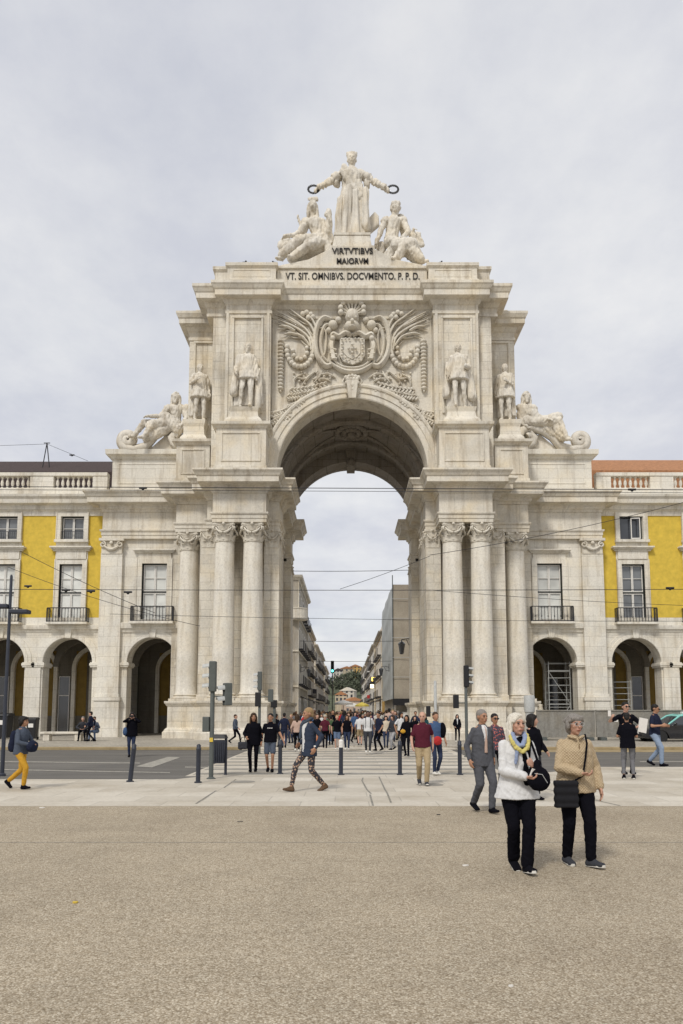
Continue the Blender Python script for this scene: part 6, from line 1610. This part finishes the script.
# ---- people of the middle distance, under and in front of the arch
mid = [
 (297,752,713,'brown-haired woman seen from behind in a pinkish beige top and black trousers',walk(.12,0,.05),math.pi,'fair','long','brown',dict(c='pink',sleeve='long',hem=.86),dict(c='black'),'offwhite'),
 (284,748,712,'man seen from behind in dark blue left of the woman in the pinkish top',walk(.08,1,.05),math.pi,'fair','short','black',dict(c='navy',sleeve='long'),dict(c='darkdenim'),'black'),
 (276,747,713,'person in black walking by the left pier behind the boy in shorts',walk(.1,0,.05),math.pi*.8,'tan','short','black',dict(c='black',sleeve='long'),dict(c='charcoal'),'black'),
 (368,753,710,'dark-skinned man in a white T-shirt with backpack straps and grey jeans',walk(.06,1,.03),0,'deep','short','black',dict(c='white',sleeve='short'),dict(c='charcoal'),'offwhite'),
 (379,751,711,'man in a black T-shirt and dark trousers right of the white T-shirt man',walk(.12,0,.1),-.9,'tan','short','black',dict(c='navy',sleeve='short'),dict(c='black'),'black'),
 (401,751,711,'woman in a white top and black leggings walking under the arch',walk(.1,0,.05),.7,'tan','long','black',dict(c='white',sleeve='short'),dict(c='black'),'black'),
 (407,756,714,'woman in black with a mustard bag in front of the white top',walk(.05,1,.03),-.3,'tan','long','black',dict(c='black',sleeve='long'),dict(c='black'),'black'),
 (393,750,714,'person in pale trousers and a dark top left of the woman in the white top',walk(.2,1,.1),-.8,'fair','bob','brown',dict(c='charcoal',sleeve='long'),dict(c='lightgrey'),'black'),
 (325,748,714,'man in a maroon shirt among the crowd under the left half of the arch',walk(.05,0,.05),math.pi,'fair','hat','fairgrey',dict(c='maroon',sleeve='short'),dict(c='black'),'black'),
 (337,750,714,'woman in a black T-shirt and denim shorts under the arch',walk(.08,0,.05),.1,'fair','short','blond',dict(c='black',sleeve='short'),dict(kind='shorts',c='denim'),'offwhite'),
 (347,750,714,'woman in a pale top and dark jeans left of the white T-shirt man',walk(.07,1,.05),0,'tan','long','brown',dict(c='black',sleeve='none'),dict(c='darkdenim'),'offwhite'),
 (360,746,713,'person in a white shirt and shorts behind the white T-shirt man',walk(.05,0,.05),math.pi,'fair','short','black',dict(c='white',sleeve='short'),dict(kind='shorts',c='khaki'),'black'),
 (317,747,713,'person in an orange skirt by the left edge of the crowd',walk(.05,0,.05),.4,'fair','bun','brown',dict(c='black',sleeve='short'),dict(kind='skirt',c='orange',len=.65),'black'),
 (415,748,715,'woman with long dark hair in black right of the mustard bag',walk(.05,0,.05),0,'fair','long','black',dict(c='black',sleeve='long'),dict(c='black'),'black'),
 (386,748,715,'person in a cream jacket deep in the crowd right of the centre',walk(.05,0,.05),0,'fair','bob','black',dict(c='cream',sleeve='long'),dict(c='darkdenim'),'black'),
 (331,746,715,'person in a green top deep in the crowd left of the centre',walk(.05,0,.05),math.pi,'fair','short','black',dict(c='green',sleeve='long'),dict(c='black'),'black'),
]
protos = []
for q in mid:
    px, ft, tpx, lab, J, hd, sk_, hr, hc_, tpd, btd, shc = q
    gzz = .11 if G(px, ft).y > farY+.4 and abs(G(px,ft).x) > 4.4 else .06
    th, S, g = person(px, ft, tpx, lab, J, hd, gz=gzz, detail=.02, sk=sk_, hair=hr, hc=hc_, tp=tpd, bt=btd, shoe=shc)
    protos.append(th)
    if px == 368:
        m = MB()
        for s in (-1,1): m.tube([(s*.10,-.11,1.0),(s*.105,-.145,1.2),(s*.10,-.12,1.4),(s*.09,.0,1.46)], .018, 6)
        m.sph((0,.20,1.2),(.14,.09,.22),12,9); o = organic(worldmesh(m, th, S), 'backpack', cloth['black'], None, .02, 1); tag(o, 'black backpack worn by the man in the white T-shirt', 'backpack')
    if px == 407 and True:
        m = MB().sph((-.12,-.2,1.02),(.12,.06,.09),12,9); o = organic(worldmesh(m, th, S), 'handbag', cloth['mustard'], None, .02, 2); tag(o, 'mustard handbag held by the woman in black under the arch', 'bag')

# ---- the crowd: copies of those people in other clothes, thinning out down the street
rc_ = random.Random(21)
cols = ['black','black','black','navy','charcoal','charcoal','darkdenim','slate','grey','maroon','white','offwhite','lightgrey','cream','red','teal','brown','green','blue','black','purple','khaki','pink']
nice = dict(darkdenim='dark denim', lightgrey='light grey', offwhite='off-white', slate='slate blue')
placed = [(t_.location.x, t_.location.y) for t_ in protos]
zones = [(66, -9.0, 7.5, -3.6, 3.4, 'under the arch'), (95, 7.5, 36, -4.3, 4.0, 'just behind the arch'), (84, 36, 120, -4.6, 4.1, 'far down the street')]
for n_, ya, yb, xa, xb, where in zones:
    k_ = 0; tries = 0
    while k_ < n_ and tries < 4000:
        tries += 1
        y = ya+(yb-ya)*rc_.random()**(1.15 if ya > 30 else 1); x = xa+(xb-xa)*rc_.random()
        if ya < 0 and y < -5 and rc_.random() < .55: continue
        if any((x-a)**2+(y-b)**2 < .36 for a, b in placed): continue
        placed.append((x,y)); k_ += 1
        src = protos[rc_.randrange(len(protos))]
        c = copy_tree(src)
        c.location = (x, y, .11 if y > -11.8 else .06); 
        if y > 30: c.location.z = .02
        c.rotation_euler.z = (0 if rc_.random() < .5 else math.pi)+rc_.uniform(-.5,.5)
        s_ = rc_.uniform(.93,1.07); c.scale = (s_,s_,s_)
        top_c = cols[rc_.randrange(len(cols))]; bot_c = ['black','darkdenim','charcoal','black','denim','khaki','grey'][rc_.randrange(7)]
        bot_n = 'trousers'
        for ch in list(c.children):
            nm = ch.name.split('.')[0]
            if nm in ('shirt','jacket','trousers','shorts','skirt','hair'):
                if nm in ('shorts','skirt'): bot_n = nm
                mt_ = cloth[top_c] if nm in ('shirt','jacket') else cloth[bot_c] if nm in ('trousers','shorts','skirt') else hairm[['black','brown','black','brown','blond','grey'][rc_.randrange(6)]]
                ch.material_slots[0].link = 'OBJECT'; ch.material_slots[0].material = mt_
            elif nm == 'hat' and rc_.random() < .6: ch.material_slots[0].link = 'OBJECT'; ch.material_slots[0].material = hairm['black']
        c['label'] = f'person in {nice.get(top_c,top_c)} top and {nice.get(bot_c,bot_c)} {bot_n} in the crowd {where}'
        c['group'] = f'pedestrians in the crowd {where}'

# ------------------------------------------------------------------ statues
def stat(J, sc_, M_, extra=None, voxel=.013, fold=None, name='statue', lab='', cat='statue', robe=None, loc=None, hair='short', hands=True, parts=None):
    m = body_prims(J, hands=hands, w=1.05)
    m.merge(hair_prims(J, hair))
    if robe: robe(m, J)
    o = organic(m, name, M['statue'], None, voxel, 1, fold or (lambda p, n: folds(.026,16,3.0)(p,n) if p.z < 1.40 else folds(.004,20,20)(p,n)), M=Matrix.Scale(sc_,4))
    o.location = loc; o.rotation_euler.z = M_
    return tag(o, lab, cat)
def beard(m, J): m.rc(J['head']+J['HR']@V((0,-.06,-.06)), J['head']+J['HR']@V((0,-.075,-.14)), .045, .025)
def cape(m, J, w_=.24, z0=.25, d=.14):
    sp = J['sp']; m.loft([(sp(1.44)+V((0,.04,0)),.12,.06),(sp(1.36)+V((0,.09,0)),.20,.07),(sp(1.1)+V((0,d,0)),w_,.07),(sp(.8)+V((0,d,0)),w_*1.12,.07),(V((0,d,z0)),w_*1.2,.08)], 18)
def robe1(m, J):       # armour tunic, cape over the left arm, beard
    beard(m, J); m.merge(top_prims(J, hem=.72, sleeve='mid', L=0) if False else top_prims(J, .76, 'long', 1.05, .012, .03, .01)); cape(m, J, .27, .12)
    m.rc(J['sh'][0]+V((-.05,.03,0)), V((-.30,.05,.45)), .07, .10).rc((.30,.02,1.0),(.32,.06,.2),.07,.10)
def robe2(m, J):       # long coat, cloak and boots
    m.merge(top_prims(J, .74, 'long', 1.05, .02, .05, .012)); cape(m, J, .27, .10); m.rc(J['sh'][1]+V((.05,.03,0)), V((.31,.06,.35)), .07, .11).rc((-.27,.05,1.2),(-.33,.06,.40),.06,.09)
def robe3(m, J):       # tunic with cuirass and cloak
    m.merge(top_prims(J, .70, 'short', 1.05, .012, .06, .01)); cape(m, J, .22, .20)
Ja = pose(feet=((-.13,.03,.09),(.12,-.10,.09)), hands=((-.24,-.10,.92),(.28,-.08,.80)), hyaw=-.2, sway=.03)
Jb = pose(feet=((-.12,-.10,.09),(.12,.03,.09)), hands=((-.30,-.08,.85),(.16,-.20,1.02)), hyaw=.15, sway=-.03)
Jc = pose(feet=((-.10,.0,.09),(.12,-.08,.09)), hands=((-.12,-.2,1.15),(.28,-.05,.86)), hyaw=.2, sway=.02)
Jd = pose(feet=((-.12,-.08,.09),(.10,.0,.09)), hands=((-.28,-.05,.86),(.06,-.22,1.12)), hyaw=-.3, sway=-.02)
stat(Ja, 2.28, .05, robe=robe1, loc=(-6.05,-3.15,18.62), lab='bearded stone statue in a cape on the left front pedestal, paired with the coated one')
stat(Jb, 2.26, -.05, robe=robe2, loc=(6.1,-3.15,18.62), lab='stone statue in a long coat and cloak on the right front pedestal', hair='short')
stat(Jc, 2.12, .35, robe=robe3, loc=(-9.15,-.95,18.72), lab='stone statue in a short tunic set back at the left corner of the attic')
stat(Jd, 2.12, -.35, robe=robe3, loc=(9.2,-.95,18.72), lab='stone statue in a short tunic set back at the right corner of the attic')
m_ = MB().lathe([(.16,0),(.2,.05),(.18,.7),(.13,1.1),(.1,1.15)], (-5.35,-3.2,18.62), 14); tag(m_.build('stone_stump', M['statue'], smooth=40), 'stone stump beside the bearded statue on the front pedestal', 'stump')

# central figure with spread arms and wreaths
Jg = pose(feet=((-.08,0,.09),(.08,-.06,.09)), hands=((-.595,-.10,.99),(.595,-.10,.99)), elb=((-.3,.3,-1),(.3,.3,-1)), hpitch=.05)
def robeG(m, J):
    sp = J['sp']
    m.loft([(V((.0,0,-.06)),.27,.19),(V((0,0,.15)),.255,.19),(V((0,0,.45)),.225,.18),(sp(.75),.20,.165),(sp(.92),.18,.15),(sp(1.08),.15,.12),(sp(1.22),.165,.13),(sp(1.36),.150,.10),(sp(1.45),.08,.07)], 26)
    for a, b, r in (((-.14,-.10,1.40),(.20,-.14,.86),.055),((-.17,-.08,1.34),(.14,-.16,.78),.05),((.20,-.14,.90),(.24,-.10,.25),.07),((-.05,-.17,.95),(-.12,-.18,.05),.04),((.07,-.18,.85),(.06,-.19,.02),.04),((-.19,-.08,.8),(-.24,-.10,.0),.05)): m.rc(a, b, r, r*1.1)
    for i in (0,1): m.rc(J['sh'][i], J['sh'][i].lerp(J['el'][i],.65), .062, .066).rc(J['sh'][i].lerp(J['el'][i],.6), J['sh'][i].lerp(J['el'][i],.6)+V((0,.02,-.14)), .05, .035)
    for k in range(9):
        a = math.pi*(k/8); p = J['head']+V((.085*math.cos(a),-.055*math.sin(a)+.01,.085)); m.rc(p, p+V((.012*math.cos(a),0,.06)), .018, .010, 6)
    m.merge(hair_prims(J,'bun'))
stat(Jg, 3.42, 0, robe=robeG, loc=(-.0,-1.1,29.94), lab='tall robed stone figure holding out a dark wreath in each hand', voxel=.014, fold=lambda p, n: folds(.042,17,1.0)(p,n) if p.z < 1.3 else 0.0, hair='short')
for s in (-1,1):
    w_ = PX(313.5 if s < 0 else 393, 189.3, -1.45); m = MB()
    for k in range(26):
        a = 2*math.pi*k/26; c = V((w_.x+.32*math.cos(a), w_.y, w_.z+.25*math.sin(a)))
        m.obox(c, (.12,.07,.055), 0, .4*(k%2)-.2, -a+.6)
    m.tube([(w_.x+.31*math.cos(2*math.pi*k/24), w_.y, w_.z+.24*math.sin(2*math.pi*k/24)) for k in range(25)], .035, 7)
    tag(m.build('wreath', M['bronze']), f'dark metal laurel wreath in the {"left" if s<0 else "right"}-hand side hand of the central figure', 'wreath')
# custom skeletons placed from joints measured on the group
def cust(pts, sc_, base, mirror=False):
    """pts in world metres relative to base, divided by sc_"""
    J = {}; q = {k: [V(x)/sc_ for x in v] if isinstance(v, list) else V(v)/sc_ for k, v in pts.items()}
    J['pel'] = q['pel']; J['neck'] = q['neck']; J['ax'] = (q['neck']-q['pel']).normalized()
    L = (q['neck']-q['pel']).length
    J['sp'] = lambda z: q['pel']+(q['neck']-q['pel'])*((z-.93)/.52)
    J['sh'] = q['sh']; J['hip'] = q['hip']; J['el'] = q['el']; J['wr'] = q['wr']; J['kn'] = q['kn']; J['an'] = q['an']; J['head'] = q['head']
    J['HR'] = Matrix.Scale(1.07, 3); J['tyaw'] = 0; J['toe'] = (.5,.5); J['fyaw'] = (0,0); return J
def joints(mapf, spec): return {k: ([mapf(*p) for p in v] if isinstance(v, list) else mapf(*v)) for k, v in spec.items()}
def figure(spec, sc_, base, mapf, lab, extra, hair='short', fold=None, voxel=.017, name='statue'):
    base = V(base); J0 = joints(lambda a,b,y: mapf(a,b,y)-base, spec)
    J = cust(J0, sc_, base)
    m = MB(); head_prims(m, J); m.rc(J['neck'], J['head'], .055, .055)
    sp = J['sp']
    m.rc(sp(.93), sp(1.10), .14, .125).rc(sp(1.10), sp(1.30), .125, .145).rc(J['sh'][0], J['sh'][1], .085, .085).rc(sp(1.3), J['neck'], .13, .06)
    for i in (0,1):
        m.rc(J['sh'][i], J['el'][i], .062, .05).rc(J['el'][i], J['wr'][i], .048, .034); hand_prims(m, J['wr'][i], J['el'][i], i)
        m.rc(J['pel'].lerp(J['hip'][i],.8), J['kn'][i], .10, .07).rc(J['kn'][i], J['an'][i], .068, .045); d = V((J['an'][i].x-J['kn'][i].x,0,0)); d = d.normalized() if d.length > .02 else V((0,-1,0))
        m.rc(J['an'][i]+V((0,0,-.03)), J['an'][i]+d*.10+V((0,-.06,-.05)), .038, .028)
    m.merge(hair_prims(J, hair))
    U = lambda a, b, y: (mapf(a,b,y)-base)/sc_
    extra(m, J, U)
    o = organic(m, name, M['statue'], None, voxel, 1, fold or folds(.024,15,6), M=Matrix.Scale(sc_,4)); o.location = base
    return tag(o, lab, 'statue')
Z1 = lambda a,b,y: PX(250+a/3.415, 130+b/3.415, y)
Z4 = lambda a,b,y: PX(90+a/3.415, 370+b/3.415, y)
Z5 = lambda a,b,y: PX(420+a/3.415, 370+b/3.415, y)
def exL(m, J, U):
    for a, b, r in ((U(235,375,-1.6),U(165,378,-2.1),.12),(U(165,378,-2.1),U(110,425,-2.2),.10),(U(245,380,-1.5),U(200,395,-2.2),.13),(U(200,395,-2.2),U(150,430,-2.3),.09),(U(250,330,-1.5),U(270,420,-1.6),.10),(U(235,400,-1.3),U(150,435,-1.4),.16),(U(190,330,-1.5),U(170,390,-1.4),.06)): m.rc(a, b, r, r*.85)
    m.sph(U(122,395,-1.3), (.16,.10,.17), 14, 10); m.sph(U(122,395,-1.55), (.07,.06,.07), 10, 8)
    for k in range(7):
        p = U(200+5*k,240,-1.7); m.rc(p, p+V((0,0,.05+.02*(k%2))), .014, .008, 6)
    m.rc(U(163,292,-1.5), U(180,345,-1.5), .016, .03); m.rc(U(268,280,-1.6), U(275,390,-1.5), .05, .06).rc(U(262,290,-1.6), U(266,272,-1.6), .04, .03)
specL = dict(pel=(240,378,-1.5), neck=(215,296,-1.6), head=(214,264,-1.7), sh=[(190,316,-1.6),(246,318,-1.5)], el=[(168,352,-1.8),(264,348,-1.8)], wr=[(128,362,-2.0),(266,310,-1.9)], hip=[(228,385,-1.7),(250,385,-1.6)], kn=[(168,378,-2.1),(205,388,-2.4)], an=[(108,436,-2.2),(150,428,-2.4)])
figure(specL, 2.9, (-2.3,-1.5,27.6), Z1, 'seated robed stone figure with a crown, left of the central figure', exL, 'long')
def exR(m, J, U):
    for a, b, r in ((U(480,385,-1.5),U(540,392,-2.0),.12),(U(500,400,-1.6),U(470,440,-1.5),.13),(U(520,410,-1.7),U(575,445,-1.8),.10),(U(450,400,-1.3),U(440,440,-1.3),.10)): m.rc(a, b, r, r*.85)
    m.rc(U(548,400,-1.0), U(556,360,-1.0), .10, .07).rc(U(556,352,-1.1), U(560,338,-1.2), .035, .03).rc(U(560,338,-1.2), U(570,340,-1.4), .02, .008)
    m.rc(U(500,395,-1.9), U(552,388,-2.3), .13, .11).rc(U(545,395,-2.2), U(580,440,-2.2), .11, .09).rc(U(528,392,-2.2), U(505,435,-2.2), .10, .08)
    for k in range(5): m.rc(U(562+4*k,352,-1.0), U(566+6*k,395,-1.0), .02, .03, 6)
    m.rc(U(515,300,-1.2), U(525,360,-1.1), .07, .05)
specR = dict(pel=(482,378,-1.5), neck=(494,294,-1.6), head=(497,264,-1.7), sh=[(462,312,-1.6),(524,312,-1.5)], el=[(446,346,-1.7),(540,348,-1.8)], wr=[(432,384,-1.8),(522,368,-2.1)], hip=[(470,385,-1.7),(494,385,-1.6)], kn=[(530,380,-2.2),(560,388,-2.1)], an=[(500,436,-2.2),(588,446,-2.1)])
figure(specR, 2.9, (2.2,-1.5,27.6), Z1, 'seated bare-chested stone figure beside an eagle, right of the central figure', exR, 'curly')
# wing behind the right figure, small idol behind the left one
m = MB()
for k in range(9):
    a = Z1(405+3.5*k, 350-3*k, -.9); b = Z1(410+3.2*k, 285-abs(k-5)*-3.5, -.8); m.rc(a, b, .16, .08, 8)
tag(m.build('stone_wing', M['statue'], smooth=60), 'folded feathered stone wing between the central and right figures', 'wing')
p = Z1(303,355,-1.2); m = MB().lathe([(.2,0),(.22,.2),(.16,.3),(.15,.9),(.19,1.2),(.1,1.35)], (0,0,0), 12).sph((0,0,1.5),(.15,.15,.18),10,8).rc((-.12,0,1.1),(-.2,-.1,.8),.06,.05).rc((.12,0,1.1),(.2,-.1,1.3),.06,.05)
o = organic(m, 'stone_idol', M['statue'], None, .035, 2); o.location = (p.x,-1.2,p.z); o.scale = (1,1,1.25); tag(o, 'small stone idol standing between the left seated and central figures', 'statue')
# rocks under the seated figures
q = random.Random(9)
for s in (-1,1):
    m = MB()
    for k in range(26):
        u = q.random(); m.sph((s*(1.4+2.3*u), -1.7+.9*q.random(), 27.75+.9*(1-u)*q.random()), (.35+.2*q.random(),.4,.22+.15*q.random()), 8, 6)
    o = organic(m, 'rock_seat', M['statue'], None, .06, 1, folds(.05,3,3)); tag(o, f'rough stone rock seat under the {"left" if s<0 else "right"} seated figure', 'rock')

# reclining river figures on scrolls
def exLR(m, J, U):
    beard(m, J)
    for a, b, r in ((U(280,175,-.3),U(205,190,-.6),.12),(U(290,185,-.1),U(210,225,-.4),.14),(U(330,130,.0),U(345,200,.2),.08),(U(262,165,-.4),U(300,205,-.3),.13),(U(215,195,-.5),U(190,235,-.4),.08)): m.rc(a, b, r, r*.85)
specLR = dict(pel=(290,188,.1), neck=(292,118,.0), head=(293,94,-.1), sh=[(265,132,-.2),(318,132,.1)], el=[(242,158,-.5),(330,165,-.1)], wr=[(205,158,-.7),(310,190,-.4)], hip=[(280,188,-.1),(300,190,.0)], kn=[(185,180,-.5),(215,180,-.7)], an=[(152,222,-.5),(185,225,-.8)])
figure(specLR, 2.55, (-10.9,.3,17.6), Z4, 'reclining bearded stone river figure on the left wing block', exLR, 'long')
def exRR(m, J, U):
    beard(m, J)
    for a, b, r in ((U(370,175,-.2),U(450,175,-.5),.14),(U(450,170,-.5),U(470,160,-.5),.13),(U(460,180,-.4),U(485,228,-.5),.12),(U(350,130,.0),U(350,200,.2),.10),(U(380,150,-.3),U(420,180,-.4),.11),(U(430,200,-.2),U(480,235,-.2),.12)): m.rc(a, b, r, r*.85)
specRR = dict(pel=(372,185,.1), neck=(362,116,.0), head=(363,92,-.1), sh=[(340,130,.1),(388,132,-.2)], el=[(338,165,.0),(402,165,-.5)], wr=[(360,190,-.3),(432,168,-.7)], hip=[(365,188,.0),(385,188,-.1)], kn=[(458,158,-.5),(475,170,-.7)], an=[(490,226,-.5),(500,232,-.8)])
figure(specRR, 2.55, (10.9,.3,17.6), Z5, 'reclining bearded stone river figure on the right wing block', exRR, 'long')
def scroll(mapf, s, lab):
    m = MB()
    def arm(cx, cy, r0, a0, turns, tail, d):
        pts = []
        for i in range(34):
            u = i/33; a = a0+d*turns*2*math.pi*(1-u); r = r0*(.12+.88*u); pts.append((cx+r*math.cos(a), cy+r*math.sin(a)))
        return pts+tail
    if s < 0: p = arm(130,240,28,math.pi*.5,1.6,[(150,272),(190,262),(220,225),(250,200),(290,190),(325,200),(335,225),(328,252),(305,262),(285,252),(278,232),(290,218),(304,226)],1)
    else: p = arm(545,242,26,math.pi*.5,1.6,[(520,272),(480,262),(452,228),(420,208),(380,198),(350,206),(338,230),(345,256),(365,264),(385,252),(390,232),(378,220),(366,228)],-1)
    for y, r in ((-.15,.22),(.35,.26)): m.tube([mapf(a,b,y) for a, b in p], r*1.15, 8)
    q = [(108,272),(150,274),(215,262),(268,216),(330,222),(338,275)] if s < 0 else [(570,274),(525,276),(458,262),(410,222),(350,226),(338,276)]
    pl = [mapf(a,b,.1) for a, b in q]; m.prism_xz([(v_.x,v_.z) for v_ in pl]+[], .05, 1.5)
    o = m.build('scroll_support', M['statue'], None, smooth=60); tag(o, lab, 'stone scroll')
scroll(Z4, -1, 'large carved stone scroll under the left river figure'); scroll(Z5, 1, 'large carved stone scroll under the right river figure')
